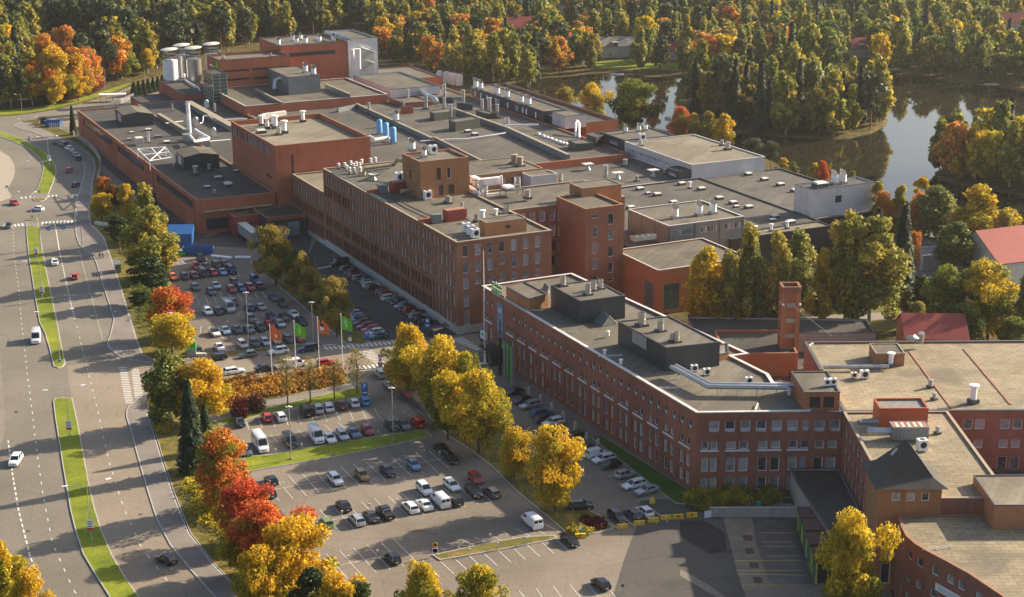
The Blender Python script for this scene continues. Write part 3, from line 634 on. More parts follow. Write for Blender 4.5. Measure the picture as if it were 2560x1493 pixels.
# ---- the old brick factory (five storeys, long left side)
fa=[];pil=[]
for k in range(13):
 for j in(-1,0,1):
  s=90.0-(4.1+6.83*k+2.05*j)-0.66
  for r,(z, h) in enumerate(((18.35,2.3),(14.45,2.75),(10.45,2.75),(6.45,2.6),(2.0,3.0))):
   st='w' if r<3 or k<2 else 'dk'
   if r==1 and k>9:st='dk'
   fa.append((s, z,1.32, h, st))
 s=90.0-(4.1+6.83*k)
 pil+=[(s-3.41-0.55,1.1,1.9,9.6,0.14)]+[(s+x-0.22,0.44,1.9,9.4,0.10) for x in(-1.02,1.02)]
fc=[]
for k in range(7):
 v=1.5+3.05*k;big=k!=3
 fc+=[(v,18.15,1.5,2.65, 'w3'),(v,14.2 if big else 15.2,1.5,2.8 if big else 1.7, 'w3'),(v,10.45 if k==0 else 11.3,1.5,2.7 if k==0 else 1.8, 'w3')]
 if k==0:fc+=[(v,6.3,1.5,2.8, 'w3'),(v,1.9,1.5,3.4, 'w3')]
 if k>=5:fc+=[(v,7.4,1.5,2.6, 'w3')]
building('brick_factory', 'long old brown brick factory block with five rows of white windows beside the car lane', 'factory', rect(0,90,0,24.1),0,21.8, 'brick_old', 'felt',{3:fa,0:fc},0.35,0.55, 'coping_tan',0.28,{3:pil}, base=(1.9,0.16, 'plinth'))
fl=[];pl2=[]
for k in range(4):
 s=27.0-(3.9+6.75*k)
 for j in(-1,0,1):
  fl+=[(s+2.0*j-0.66,10.45,1.32,2.7, 'w'),(s+2.0*j-0.66,6.45,1.32,2.6, 'dk')]
  if k<3:fl.append((s+2.0*j-0.66,2.0,1.32,3.0, 'dk'))
 pl2+=[(s+x-0.3,0.5,1.9,9.4,0.12) for x in(-3.3,-1.0,1.0)]
building('brick_factory_annex', 'lower end of the brown factory beside the tall orange brick hall', 'factory', rect(90.03,117.2,0,24.1),0,15.0, 'brick_old', 'felt_tan',{3:fl},0.35,0.5, 'coping_tan',0.28,{3:pl2}, base=(1.2,0.14, 'plinth'))
building('roof_stair_house', 'square brick stair house with two tall windows standing on the brown factory roof', 'stair house', rect(44.6,56.5,10,23.4),21.46,31.0, 'brick_warm', 'felt',{0:[(4.5,26.0,1.1,3.0, 'dk'),(7.3,26.0,1.1,3.0, 'w3'),(5.0,22.0,1.2,2.6, 'dk'),(7.6,22.0,1.6,2.4, 'dk')],3:[(4.6,25.5,1.1,2.4, 'dk')]},0.5,0.35, 'coping_brick')
wf=[]
for k in range(5):
 for z, h in((17.4,2.7),(13.4,2.7),(9.6,2.6),(5.8,2.6)):wf.append((0.7+2.75*k, z,1.7, h, 'w3' if z>12 or k<3 else 'dk'))
building('brick_factory_wing', 'brown brick rear wing of the factory with big white windows beside the stair tower', 'factory', rect(24.2,46.0,24.13,57.3),0,21.3, 'brick_old', 'felt',{0:wf+[(30.5,17.3,1.6,2.6, 'w3'),(30.5,13.3,1.6,2.6, 'w3')]},0.35,0.45, 'coping_tan')
tf=[(2.0, z,1.5, h, 'w3') for z, h in((20.8,0.9),(16.0,2.8),(12.0,2.8),(8.0,2.9),(3.6,2.8))]+[(6.3, z,1.6, h, 'w3') for z, h in((18.8,2.8),(14.9,2.8),(10.7,2.8),(6.6,2.7),(4.4,1.0))]
tl=[(0.6, z,1.0,2.6, 'w3') for z in(17.4,13.4,9.6,5.8)]
building('factory_stair_tower', 'brown brick stair tower projecting from the factory wing into the courtyard', 'tower', rect(9.0,24.17,37.8,48.3),0,23.4, 'brick_old', 'felt',{0:tf,3:tl},0.45,0.4, 'coping_brick')
building('roof_lift_house', 'low brick lift house with a flat overhanging roof on the factory wing roof by the stair tower', 'lift house', rect(22.0,29.0,44.0,55.0),20.95,25.2, 'brick_warm', 'felt',{3:[(2.2,21.8,2.4,1.9, 'one')]},0.12,0.2, 'coping_tan')
building('roof_plant_house', 'small brick plant house with one window on the near right corner of the factory roof', 'plant house', rect(3.2,7.6,9.0,19.2),21.46,24.6, 'brick_warm', 'felt',{0:[(4.8,22.7,1.2,0.8, 'dk')]},0.1,0.2, 'coping_tan')
building('link_bridge', 'narrow brick link between the brown factory and the office block', 'link', rect(-13.4,-0.2,13.5,18.4),4.6,10.3, 'brick_old', 'felt_dark',{3:[(3.5,6.3,1.4,2.4, 'w3'),(6.6,6.3,1.4,2.4, 'w3')]},0.3,0.3, 'coping_dark')
building('loading_yard_wall', 'low brick yard wall block under the link beside the brown factory', 'wall', rect(-13.3,-0.25,19.2,22.0),0,3.2, 'brick_old', 'felt_dark', None,0.1,0.2)
# ---- tall orange brick block with the glazed strip
b5=rect(118.0,162.0,-4.5,24.6)
t5=building('tall_brick_hall', 'tall plain orange brick hall with a glazed strip under its roof on the left side', 'hall', b5,0,23.5, 'brick_red', 'felt_tan',{3:[(1.0+2.02*k,19.4,1.94,3.3, 'v2') for k in range(18)]+[(34.0,8.2,3.2,0.9, 'band'),(34.2,13.0,3.2,0.8, 'band'),(37.5,13.0,2.0,0.8, 'band')],0:[(4.6,6.4,0.8,14.0, 'band')]},1.3,0.35, 'coping_brick',0.3)
# ---- long low hall along the service road
la=[]
hl=283.5-118.2
for s0, w in((10,47),(64,38),(118,42)):la.append((s0,6.1, w,2.5, 'band'))
STY['band']=dict(nx=12, ny=1)
pilA=[(s,0.7,0.3,9.9,0.16) for s in(6.5,58.5,61.5,104.0,107.5,113.0,161.0)]
building('long_low_hall', 'long low red brick hall with dark louvre strips along the dark service road', 'hall', rect(118.2,283.5,-28.0,-5.0),0,10.0, 'brick_red', 'felt_dark',{3:la,0:[(10.2,4.6,12.0,1.6, 'band'),(2.2,1.0,6.4,3.4, 'band')]},0.45,0.4, 'coping_brick',0.35,{3:pilA})
tag(MB().obox(UV(117.2,-26.5), VV*20.0, UU*0.98,6.35,6.7).build('canopy', 'pipe_tan'), 'thin tan canopy along the near end of the long low hall', 'canopy')
dt=building('loading_dock', 'dark metal clad loading dock with a red brick fascia beside the brown factory', 'dock', rect(104.6,117.9,-12.0,-0.25),0,6.0, 'clad_dark', 'felt_dark', None,0.3,0.3, 'coping_brick')
MB().obox(UV(104.45,-12.1), VV*11.8,-UU*0.02+UU*0.1,5.0,5.95).build('fascia', 'brick_red', dt)
for v0, w, mt in((-11.0,3.4, 'black'),(-6.2,3.6, 'grey'),(-2.1,1.3, 'clad_dark')):
 MB().obox(UV(104.5, v0), VV*w, UU*0.06,0.1,4.2).build('dock_door', mt, dt)
building('loading_dock_recess', 'lower red beamed loading recess sheltering the parked grey trailer', 'dock', rect(112.2,118.1,-19.4,-12.05),0,5.6, 'clad_red', 'felt_dark', None,0.3,0.3, 'coping_brick')
# ---- production halls behind
building('production_hall', 'wide flat roofed production hall in the middle of the works covered with chimneys and ducts', 'hall', rect(117.3,300.0,24.7,112.0),0,10.3, 'brick_red', 'felt_mid', None,0.4,0.4, 'coping_brick')
building('north_hall', 'flat dark roofed hall strip between the long low hall and the tall brick hall', 'hall', rect(162.1,288.0,-4.95,24.6),0,9.9, 'brick_red', 'felt_dark', None,0.3,0.3)
building('mid_level_hall', 'mid level brick hall with a metal left side before the tower building', 'hall', rect(243.6,288.0,24.3,79.5),9.9,13.3, 'brick_red', 'felt', None,0.5,0.35, 'coping_pale')
building('boiler_house', 'dark metal clad box building with a pipe up its front on the mid level hall', 'plant house', rect(262.0,287.9,47.0,59.5),12.8,19.5, 'clad_grey', 'felt', None,0.2,0.2)
t1w={}
t1w[0]=[(0.8,19.0,11.0,0.9, 'band'),(13.0,19.0,14.5,0.9, 'band'),(0.8,15.6,11.0,0.9, 'band'),(13.0,15.4,14.0,0.9, 'band'),(0.8,12.0,12.0,0.8, 'band')]
t1w[3]=[(1.5,19.8,14.0,1.0, 'band'),(1.5,16.0,14.0,0.9, 'band'),(1.5,12.0,14.0,0.9, 'band')]
building('tower_block', 'four storey orange brick building with dark window bands and a green sign', 'office block', rect(288.1,305.5,28.0,56.5),0,23.9, 'brick_red', 'felt', t1w,0.9,0.35, 'coping_dark',0.25)
t2w={0:[(32.0-25,21.5,26.0,1.5, 'band'),(8.0,14.6,16.0,1.0, 'band')]}
building('rear_tower', 'tallest orange brick building with six roof vents and a white right end', 'office block', rect(300.0,328.0,56.6,84.6),0,26.0, 'brick_red', 'felt',{0:[(1.0,21.4,22.0,1.6, 'band'),(1.0,15.0,14.0,1.0, 'band'),(10.0,12.2,6.0,1.0, 'band')]},0.5,0.35, 'coping_dark')
building('white_clad_end', 'white metal clad end of the tallest brick building with pipes and an outside stair', 'plant house', rect(299.0,328.0,84.7,97.5),0,27.0, 'clad_white', 'felt', None,0.6,0.35, 'coping_dark')
gl=rect(274.5,287.0,21.3,26.8)
gt=building('glass_stair_tower', 'green glazed stair tower at the left corner of the four storey brick building', 'stair tower', gl,0,20.8, 'glass_green', 'felt_dark', None,0.2,0.2, 'coping_dark')
gm=MB()
for i in(0,1,3):
 A, B=gl[i], gl[(i+1)%4];d=(B-A).normalized();n_=Vector((d.y,-d.x,0));L=(B-A).length;k=max(2, int(L/2.2))
 for j in range(k+1):gm.obox(A+d*(L*j/k-0.06), d*0.12, n_*0.08,9,20.6)
 for j in range(9):gm.obox(A+n_*0.01, d*L, n_*0.05,9.5+1.35*j,9.58+1.35*j)
gm.build('mullions', 'offwhite', gt)
building('silo_annex', 'low dark roofed brick annex between the silos and the four storey brick building', 'annex', rect(289.0,330.0,14.0,27.9),0,11.5, 'brick_red', 'felt_dark', None,0.3,0.3)
building('low_works_shed', 'low brick shed with dark roof in front of the silos', 'shed', rect(288.2,320.0,0.0,13.9),0,7.5, 'brick_red', 'felt_dark', None,0.3,0.3)
building('pale_low_hall', 'low hall with a pale metal edge right of the white clad end', 'hall', rect(252,292,84.0,104.5),10.2,13.4, 'clad_white', 'felt', None,0.5,0.3, 'coping_dark')
building('far_right_hall', 'low brick hall with roof hatches behind the works by the trees', 'hall', rect(288.4,322,98,121),0,10.6, 'brick_red', 'felt', None,0.4,0.3, 'coping_dark')
# ---- lake side halls
building('lake_side_hall', 'long orange brick hall along the lake with a green right corner', 'hall', rect(166.5,258.0,122.8,135.5),0,11.2, 'brick_orange', 'felt_dark', None,0.9,0.35, 'coping_dark')
ph=building('dark_penthouse', 'long dark metal penthouse with white doors and slanted cowls on the lake side hall', 'penthouse', rect(181.0,243.0,113.8,122.6),9.8,13.6, 'clad_dark', 'felt', None,0.2,0.2)
for i, u in enumerate((187,194.5,197.5,201.5,210.0,217.5,220.0,228.0,233.5,238.5)):
 MB().obox(UV(u,113.72), UU*(1.0 if i not in(3,5) else 2.6), VV*0.06,10.3,12.4).build('door', 'white' if i not in(3,5) else 'grey', ph)
building('white_clad_box', 'white ribbed metal box building beside the orange brick end wall', 'plant house', rect(166.2,176.0,114.5,122.7),9.8,14.2, 'clad_white', 'felt', None,0.2,0.2)
building('lower_dark_block', 'dark clad lower block at the end of the long penthouse', 'plant house', rect(176.2,180.9,115.0,122.5),9.8,12.4, 'clad_black', 'felt_dark', None,0.2,0.2)
building('dark_lake_block', 'dark metal block with a roof full of white cowls next to the white walled hall', 'hall', rect(123.2,139.5,113.6,132.0),0,13.4, 'clad_dark', 'felt',{3:[(6.0,10.8,5.5,1.0, 'v3')]},0.3,0.3, 'coping_dark')
wl=[(1.5+1.75*k,9.6,1.45,1.15, 'v2') for k in range(12)]
STY['v2']=dict(nx=2, ny=1)
building('white_walled_hall', 'white walled hall with a broad flat tan roof and a window strip by the lake', 'hall', rect(82.3,123.1,113.5,139.6),0,13.0, 'clad_white', 'felt_tan',{3:[(2.5+1.75*k,10.1,1.35,1.1, 'v2') for k in range(15)]},0.3,0.3, 'coping_pale')
building('dark_porch', 'dark porch block against the near left corner of the white walled hall', 'porch', rect(82.8,89.5,109.0,113.4),8.2,11.4, 'clad_dark', 'felt_dark',{3:[(0.8,9.4,4.8,0.9, 'v3')]},0.2,0.2)
# ---- long wavy low roof between the factory and the lake
building('low_roofed_hall', 'broad low hall with many roof hatches between the brown factory and the lake', 'hall', rect(22.0,82.2,57.4,116.5),0,8.7, 'clad_black', 'felt_mid', None,0.3,0.3, 'coping_dark')
building('inner_low_hall', 'low roofed hall behind the factory wing reaching back to the red brick wall', 'hall', rect(82.3,117.2,24.2,113.4),0,8.8, 'brick_orange', 'felt_mid', None,0.25,0.3, 'coping_pale')
building('low_link_hall', 'low flat roof tucked between the factory wing and the broad low hall', 'hall', rect(46.1,82.2,24.2,57.3),0,8.6, 'brick_orange', 'felt_dark', None,0.25,0.3)
building('far_low_hall', 'lower outer hall with a dark edge and a line of roof hatches towards the lake', 'hall', rect(24.0,83.0,116.6,146.0),0,8.6, 'clad_black', 'felt_mid', None,0.35,0.3, 'coping_dark')
building('brick_middle_house', 'low brick building with pale windows and two chimneys behind the factory stair house', 'workshop', rect(98.2,117.1,47.5,71.5),8.5,13.2, 'brick_warm', 'felt',{0:[(7.5+3.0*k,9.6,1.3,2.0, 'one') for k in range(5)]},0.2,0.3, 'coping_tan')
building('white_shed', 'white metal shed with grey roof between the brick workshop and the factory wing', 'shed', rect(92.2,98.1,64.5,73.2),8.4,12.5, 'clad_white', 'felt', None,0.25,0.2, 'coping_pale')
gw={0:[(2.2+1.02*k,11.0,0.92,1.7, 'one') for k in range(5)]+[(9.6+1.02*k,11.0,0.92,1.7, 'one') for k in range(5)]+[(16.8+1.02*k,11.0,0.92,1.7, 'one') for k in range(5)]}
gh=building('grey_panel_hall', 'grey panelled hall with three strips of frosted windows and three slanted cowls', 'hall', rect(17.5,38.2,66.4,88.9),0,14.0, 'clad_grey', 'felt', gw,0.3,0.3, 'coping_pale')
gm=MB()
for v in(66.4,74.0,81.4,88.7):gm.obox(UV(17.44, v), VV*0.24, UU*0.1,5.0,13.8)
for u in(17.4,24.2,31.0,37.9):gm.obox(UV(u,66.34), UU*0.26, VV*0.1,5.0,13.8)
gm.build('corner_posts', 'coping_dark', gh)
building('dark_low_annex', 'black clad annex with a tan roof in front of the broad low hall', 'annex', rect(16.5,21.9,84.5,116.0),0,8.6, 'clad_black', 'felt_tan', None,0.2,0.2)
rw={0:[(1.6,0.6,4.4,6.6, 'tall')],3:[(20.8-6.2,0.6,4.6,6.6, 'tall')]}
rt=building('courtyard_restaurant', 'orange brick building with tall corner glass bays in the courtyard', 'hall', rect(-7.6,13.6,48.45,74.0),0,10.9, 'brick_orange', 'felt', rw,0.3,0.3, 'coping_pale',0.12)
q=MB();q.obox(UV(-7.7,48.35), VV*7.2, UU*0.1,0.3,8.4);q.obox(UV(-7.58,48.3), UU*8.2, VV*0.12,0.3,8.4)
wtl=building('white_tall_block', 'tall white panelled block with two big round vents on its roof by the lake', 'hall', rect(27.3,35.2,117.2,138.4),0,16.0, 'clad_white', 'felt_dark',{0:[(8.0,11.5,2.2,2.0, 'band')]},0.35,0.3, 'coping_dark')
# ---- the office block (pale coping, four rows)
OZ=15.1
C0=UV(-102.0,0);O1=G(2027,1028, OZ);OF=Vector((57.05,264.75,0))
offp=[C0, G(2027.5,1028, OZ), G(*Z('6',1205,335), OZ), G(*Z('6',985,312), OZ), G(*Z('6',945,250), OZ), G(*Z('6',680,118), OZ), G(*Z('6',800,100), OZ), UV(-13.4,22.3), UV(-13.4,0)]
offp=[Vector((q.x, q.y)) for q in offp]
ow=[];LO=88.6
for k in range(33):
 s=1.5+2.72*k
 if 6.6<s<12.4 or s>86.5:continue
 ow.append((s,11.85,1.25,1.2, 'w3/s'))
pp=[]
for k in range(16):
 s=1.6+5.44*k
 if 6.0<s<11.0:continue
 for j in(0,1):
  x=s+2.1*j
  ow+=[(x,8.15,1.3,1.35, 'v3/s'),(x,4.15,1.3,2.4, 'w3'),(x,0.9,1.3,2.4, 'w3')]
 pp+=[(s-1.25,0.75,0.3,7.2,0.14),(s+1.48,0.44,0.3,7.2,0.1)]
of=[(2.25+2.72*k,11.85,1.75,1.65, 'w3/s') for k in range(7)]
for s, w in((1.05,1.15),(2.6,1.15),(5.35,1.6),(7.55,1.6),(10.9,1.6),(13.1,1.6),(16.15,1.6),(18.3,1.6)):
 of+=[(s,8.2, w,1.5, 'v3'),(s,4.0, w,2.65, 'w3'),(s,0.5, w,2.45, 'w3')]
op=[(s,0.8,0.2,7.6,0.14) for s in(4.15,9.7,15.05,20.1-0.9)]
ofb=building('office_block', 'long brown brick office block with white sills and a pale roof edge', 'office block', offp,0, OZ, 'brick_office', 'felt_office',{8:ow,0:of},0.4,0.6, 'coping_pale',0.25,{0:op,8:pp})
sb=MB()
A=UV(-13.4,0);d=-UU;n_=-VV
for k in range(16):
 s=1.6+5.44*k
 if 6.0<s<11.0:continue
 sb.obox(A+d*(s-0.15), d*3.7, n_*0.16,7.62,7.95)
for s, w in((0.8,3.2),(5.1,4.3),(10.65,4.3),(15.9,4.3)):
 d2=(offp[1]-offp[0]).normalized();p=offp[0]+d2*s;sb.obox(p, d2*w, Vector((d2.y,-d2.x))*0.16,7.85,8.15)
sb.build('sill_band', 'sill', ofb)
# ---- right-hand complex, square to the world axes
XF=57.08
sbx=[(56.2,264.9),(61.2,264.85),(62.0,276.0),(56.2,276.0)]
cor=[(51.4,264.95),(XF,264.85),(XF,272.0),(51.4,272.0)]
building('corner_block', 'brown brick corner between the office block and the right complex with dark windows', 'office block',[(51.35,264.92),(57.0,264.84),(57.0,280.0),(51.35,280.0)],0,15.0, 'brick_office', 'felt_dark',{0:[(0.9,11.85,1.75,1.65, 'w3/s'),(3.6,11.85,1.75,1.65, 'w3/s'),(1.1,8.2,1.6,1.5, 'v3'),(3.3,8.2,1.6,1.5, 'v3'),(0.9,4.0,1.7,2.6, 'w3'),(3.1,4.0,1.7,2.6, 'w3')]},0.3,0.4, 'coping_dark')
building('corner_roof_room', 'small roof room with orange brick piers and grey windows at the corner of the office roof', 'roof room',[(50.5,266.0),(56.6,266.0),(56.6,277.0),(50.0,277.0)],14.6,18.2, 'brick_orange', 'felt',{0:[(0.9,15.3,1.9,2.1, 'band'),(3.3,15.3,1.9,2.1, 'band')]},0.15,0.25, 'coping_dark')
lw=[];lp=[]
for k in range(11):
 y=2.2+3.1*k
 lw+=[(y,11.85,1.7,1.65, 'w3/s'),(y,8.2,1.6,1.5, 'v3/s'),(y,4.2,1.6,2.4, 'w3')]
 lp.append((y-0.9,0.5,0.3,7.4,0.12))
cw=[(1.2+0*6.65,11.6,1.75,1.9, 'w3')]
courtw=[]
for s in(2.85,4.95,9.3,11.45,15.8,17.9):courtw+=[(s,11.6,1.7,1.9, 'w3'),(s,8.05,1.6,1.65, 'w3'),(s,4.05,1.7,2.5, 'w3')]
building('right_complex_wing', 'brick wing with grid patterned tan sheet roof running towards the pyramid roofed tower', 'factory',[(XF,227.6),(75.1,227.5),(75.1,264.75),(XF,264.8)],0,15.05, 'brick_office', 'felt_sheet',{3:lw},0.25,0.45, 'coping_tan',0.25,{3:lp})
building('right_complex_main', 'big brick block with broad grid patterned tan sheet roof at the right edge', 'factory',[(XF,264.83),(112,264.5),(112,303.2),(XF,303.4)],0,15.1, 'brick_office', 'felt_sheet',{0:[(s+18.02, z, w, h, st) for s, z, w, h, st in courtw]},0.3,0.5, 'coping_dark',0.25,{0:[(18.2+s,0.6,2.0,7.6,0.1) for s in(7.6,14.2)]})
tw=[(55.1,227.35),(64.5,227.25),(64.5,236.6),(55.1,236.7)]
tt=building('pyramid_roofed_tower', 'square brick tower under a dark pyramid roof with a small roof light', 'tower', tw,0,17.0, 'brick_warm', 'felt_dark',{0:[(1.95,14.7,1.2,1.35, 'v2'),(4.2,14.7,1.2,1.35, 'v2'),(6.4,14.7,1.2,1.35, 'v2'),(0.9,9.6,1.5,1.5, 'w3b'),(0.9,5.6,1.5,2.2, 'w3b'),(0.9,1.0,1.5,3.4, 'w3b')]},0.02,0.2, 'coping_brick')
rb=MB();e=inset(clean(tw),-0.75);i2=inset(clean(tw),0.1);ap=(59.9,232.0,22.9)
k1=inset(clean(tw),1.1)
vs=[(p.x, p.y,16.95) for p in e]+[(p.x, p.y,18.1) for p in k1]+[ap]
rb.add(vs,[(i,(i+1)%4,4+(i+1)%4,4+i) for i in range(4)]+[(4+i,4+(i+1)%4,8) for i in range(4)]+[(3,2,1,0)])
rb.build('pyramid_roof', 'felt_dark', tt)
MB().tube([(58.72,227.2,7),(58.72,227.2,16.9)],0.06,6).build('downpipe', 'coping_brick', tt)
lt=MB();a_=Vector(vs[4+3]);b_=Vector(vs[7-3+0]);
f0=[Vector(vs[7]), Vector(vs[4]), Vector(ap)];c_=f0[0]*0.25+f0[1]*0.2+f0[2]*0.55;nn_=(f0[1]-f0[0]).cross(f0[2]-f0[0]).normalized()
nn_=nn_ if nn_.z>0 else-nn_;hx=(f0[1]-f0[0]).normalized();hy=nn_.cross(hx)
lt.add([tuple(c_+nn_*0.12+hx*a*0.5+hy*b2*0.7) for a, b2 in((-1,-1),(1,-1),(1,1),(-1,1))]+[tuple(c_-nn_*0.1+hx*a*0.5+hy*b2*0.7) for a, b2 in((-1,-1),(1,-1),(1,1),(-1,1))],[(0,1,2,3),(0,4,5,1),(1,5,6,2),(2,6,7,3),(3,7,4,0)])
lt.build('roof_light', 'glass_green', tt)
cv=[(58.1,227.1),(57.6,223.0),(57.55,219.6),(58.2,216.9),(59.3,214.5),(61.2,211.2),(63.3,207.3),(66.1,200.2),(69.5,190.0),(110,190.0),(110,227.1)]
cvp=[Vector(c) for c in cv]
cwn={}
for i,(n_w, sp) in enumerate(((0,0),(1,0),(1,0),(1,0),(1,0),(2,2.2),(2,2.3),(3,2.8))):
 L=(cvp[i+1]-cvp[i]).length;out=[]
 for j in range(n_w):
  s=(L-1.45)/2+(j-(n_w-1)/2)*(sp or 0)
  out+=[(s,9.5,1.45,1.35, 'w3b/s'),(s,6.0,1.4,1.35, 'w3b/s'),(s,2.0,1.4,2.4, 'w3b')]
 cwn[i]=out
building('curved_front_building', 'brick building with a curving window front and tan sheet roof in the lower right corner', 'factory', cv,0,12.6, 'brick_office', 'felt_sheet', cwn,0.25,0.4, 'coping_brick')
bb=[G(*Z('8',2222,755),15.6), None]
building('roof_brick_shed', 'wide brick shed with a flat tan roof on the right complex beside the pyramid tower', 'roof house',[(71.0,222.2),(88,222.1),(88,233.5),(71.0,233.6)],12.3,16.2, 'brick_warm', 'felt_tan', None,0.12,0.15, 'coping_dark')
building('court_low_roof', 'low dark roof at the bottom of the right complex court', 'annex',[(75.2,234.0),(100,234.0),(100,264.4),(75.2,264.7)],0,4.2, 'brick_office', 'felt_dark', None,0.2,0.2)
building('dock_building', 'low flat black roofed building between the loading doors and the right complex wing', 'dock',[(50.4,236.0),(XF-0.15,235.8),(XF-0.15,264.6),(48.4,264.6),(48.4,258.0)],0,4.6, 'concrete', 'felt_dark', None,0.25,0.25, 'coping_dark')
ppos=[Z('g',1640,205), Z('g',1700,372), Z('g',1760,565), Z('g',1835,770)]
for i, q in enumerate(ppos):
 g=G(*q,4.2);t=thing('dock_shelter', 'dark brown covered loading door with pale posts'+which(i,4, 'far', 'near'), 'dock shelter',(g.x, g.y,0), group='covered loading doors')
 MB().obox((g.x, g.y-4.3),(4.4,0),(0,4.3),3.6,4.2,0).build('roof', 'roof_brown', t)
 MB().obox((g.x+0.4, g.y-4.0),(4.0,0),(0,3.8),0.0,3.58,0).build('body', 'black', t)
 for y in(-4.2,-2.4,-0.5):MB().cbox((g.x+0.15, g.y+y),0.22,0.22,0,3.6).build('post', 'yellow_line' if y!=-2.4 else 'teal', t)
gar=building('courtyard_garages', 'low brick garage row with arched doors below the brick training tower', 'garage',[(44.5,326.0),(60.0,325.9),(60.0,342.0),(44.5,342.0)],0,5.2, 'brick_orange', 'felt_dark', None,0.5,0.3, 'coping_brick')
for x in(46.6,52.0):MB().obox((x,325.85),(4.3,0),(0,0.1),0.1,3.6).build('garage_door', 'brick_warm', gar)
low=building('pond_roof', 'low dark flat roof behind the garages under the birches', 'annex',[(40.0,342.2),(80,342.0),(80,352.0),(40,355.0)],0,4.4, 'concrete', 'felt_dark', None,0.35,0.3, 'coping_dark')
tx, ty=57.0,330.0
tow=thing('brick_tower', 'slim brick hose tower with recessed panels and pale bands rising in the courtyard', 'tower',(tx+2, ty+2,0))
tb=MB();w4=3.9
for x, y in((tx, ty),(tx+w4-1.0, ty),(tx, ty+w4-1.0),(tx+w4-1.0, ty+w4-1.0)):tb.obox((x, y),(1.0,0),(0,1.0),0,17.2)
tb.obox((tx+0.3, ty+0.35),(w4-0.6,0),(0, w4-0.7),0,17.1)
tb.build('shaft', 'brick_warm', tow)
bd=MB()
for z in(3.9,7.2,10.6,14.0):bd.obox((tx+1.0, ty+0.05),(w4-2.0,0),(0,0.3), z, z+0.9);bd.obox((tx+0.05, ty+1.0),(0.25,0),(0, w4-2), z, z+0.9)
bd.build('bands', 'concrete', tow)
cr=MB();o=clean([(tx-0.12, ty-0.12),(tx+w4+0.12, ty-0.12),(tx+w4+0.12, ty+w4+0.12),(tx-0.12, ty+w4+0.12)]);i_=inset(o,0.55)
vs=[(p.x, p.y,17.2) for p in o]+[(p.x, p.y,18.5) for p in o]+[(p.x, p.y,18.5) for p in i_]+[(p.x, p.y,17.25) for p in i_]
cr.add(vs,[f for i in range(4) for f in((i,(i+1)%4,4+(i+1)%4,4+i),(4+i,4+(i+1)%4,8+(i+1)%4,8+i),(8+i,8+(i+1)%4,12+(i+1)%4,12+i))]+[(12,13,14,15)])
cr.build('crown', 'brick_old', tow)
for x in(tx+0.2, tx+w4-0.2):MB().lathe((x, ty-0.25),[(0.3,14.6),(0.25,14.85),(0.06,15.0)],8).build('lamp', 'white', tow)
MB().obox((tx+1.3, ty+0.22),(1.2,0),(0,0.1),0.1,3.0).build('door', 'wood_dark', tow)
tag(MB().tube([(tx+2.1, ty-0.05,14.5),(62.8,305.5,15.6)],0.05,5).build('cable', 'galv'), 'cable slung from the brick hose tower to the sheet roof', 'cable')
def gable(name, label, p0, p1, depth, z0, ze, zr, wall, roof, cat='house', over=0.4, wins=True, chim=False, dormer=False, group=None):
 """house with a pitched roof: p0->p1 is the front eave line on the ground"""
 p0=Vector((p0[0], p0[1]));p1=Vector((p1[0], p1[1]));d=(p1-p0).normalized();n=Vector((-d.y, d.x));L=(p1-p0).length
 P=[p0, p1, p1+n*depth, p0+n*depth];c=sum(P, Vector((0,0)))/4
 t=thing(name, label, cat,(c.x, c.y, z0), group=group);mb=MB();v=lambda q, z:(q.x, q.y, z)
 m0=p0+n*depth/2;m1=p1+n*depth/2
 fw=[(0.9+i*2.6, z0+1.0,1.3,1.2, 'v2') for i in range(int((L-1.5)/2.6))] if wins else[]
 allw=[]
 facade(mb, P[0], P[1], z0, ze, fw,0.12)
 for w in fw:allw.append((P[0]+d*w[0]-Vector((d.y,-d.x))*0.12, w[1], w[2], w[3], w[4], atan2(d.y, d.x)))
 for a, b in((1,2),(2,3),(3,0)):facade(mb, P[a], P[b], z0, ze,[],0.1)
 mb.add([v(P[3], ze), v(P[0], ze), v(m0, zr)],[(0,1,2)]);mb.add([v(P[1], ze), v(P[2], ze), v(m1, zr)],[(0,1,2)])
 mb.build('wall',[wall], t);place_windows(t, allw)
 r=MB();sl=(zr-ze)/(depth/2);o=over
 for sgn, ed, md in((-1,(P[0], P[1]),(m0, m1)),(1,(P[3], P[2]),(m0, m1))):
  a=ed[0]-d*o+n*sgn*o;b=ed[1]+d*o+n*sgn*o;zz=ze-sl*o
  q=[v(a, zz), v(b, zz), v(md[1]+d*o, zr), v(md[0]-d*o, zr)];q2=[(x, y, z+0.14) for x, y, z in q]
  r.add(q+q2,[(4,5,6,7),(0,1,5,4),(1,2,6,5),(3,0,4,7),(3,2,1,0)])
 ro=r.build('roof',[roof], t)
 if chim:
  q=m0+d*L*0.4;MB().cbox(q,0.9,0.9, zr-0.8, zr+1.0).build('chimney', 'brick_old', t)
 if dormer:
  q=p0+d*L*0.45-n*0.1;MB().obox(q, d*3.0, n*3.2, ze-0.2, ze+1.9).build('dormer', wall, t);MB().obox(q-n*0.05+d*0.4, d*2.2,-n*0.02+n*0.04, ze+0.3, ze+1.4).build('dormer_window', 'glass_dark', t)
 return t
g=ZG('E',1030,1190);
gable('red_tiled_house', 'low house with red tiled and tin roof just behind the big sheet roof',(G(2266,846,6).x, G(2266,846,6).y),(G(2420,848,6).x, G(2420,848,6).y),13,0,6.0,9.6, 'brick_warm', 'tin_red', wins=False)
gable('red_barn', 'dark red roofed barn at the right edge above the maples',(G(2494,722).x, G(2494,722).y),(G(2494,722).x+36, G(2494,722).y+14),20,0,6.5,12.5, 'offwhite', 'tin_red', 'barn', wins=False)
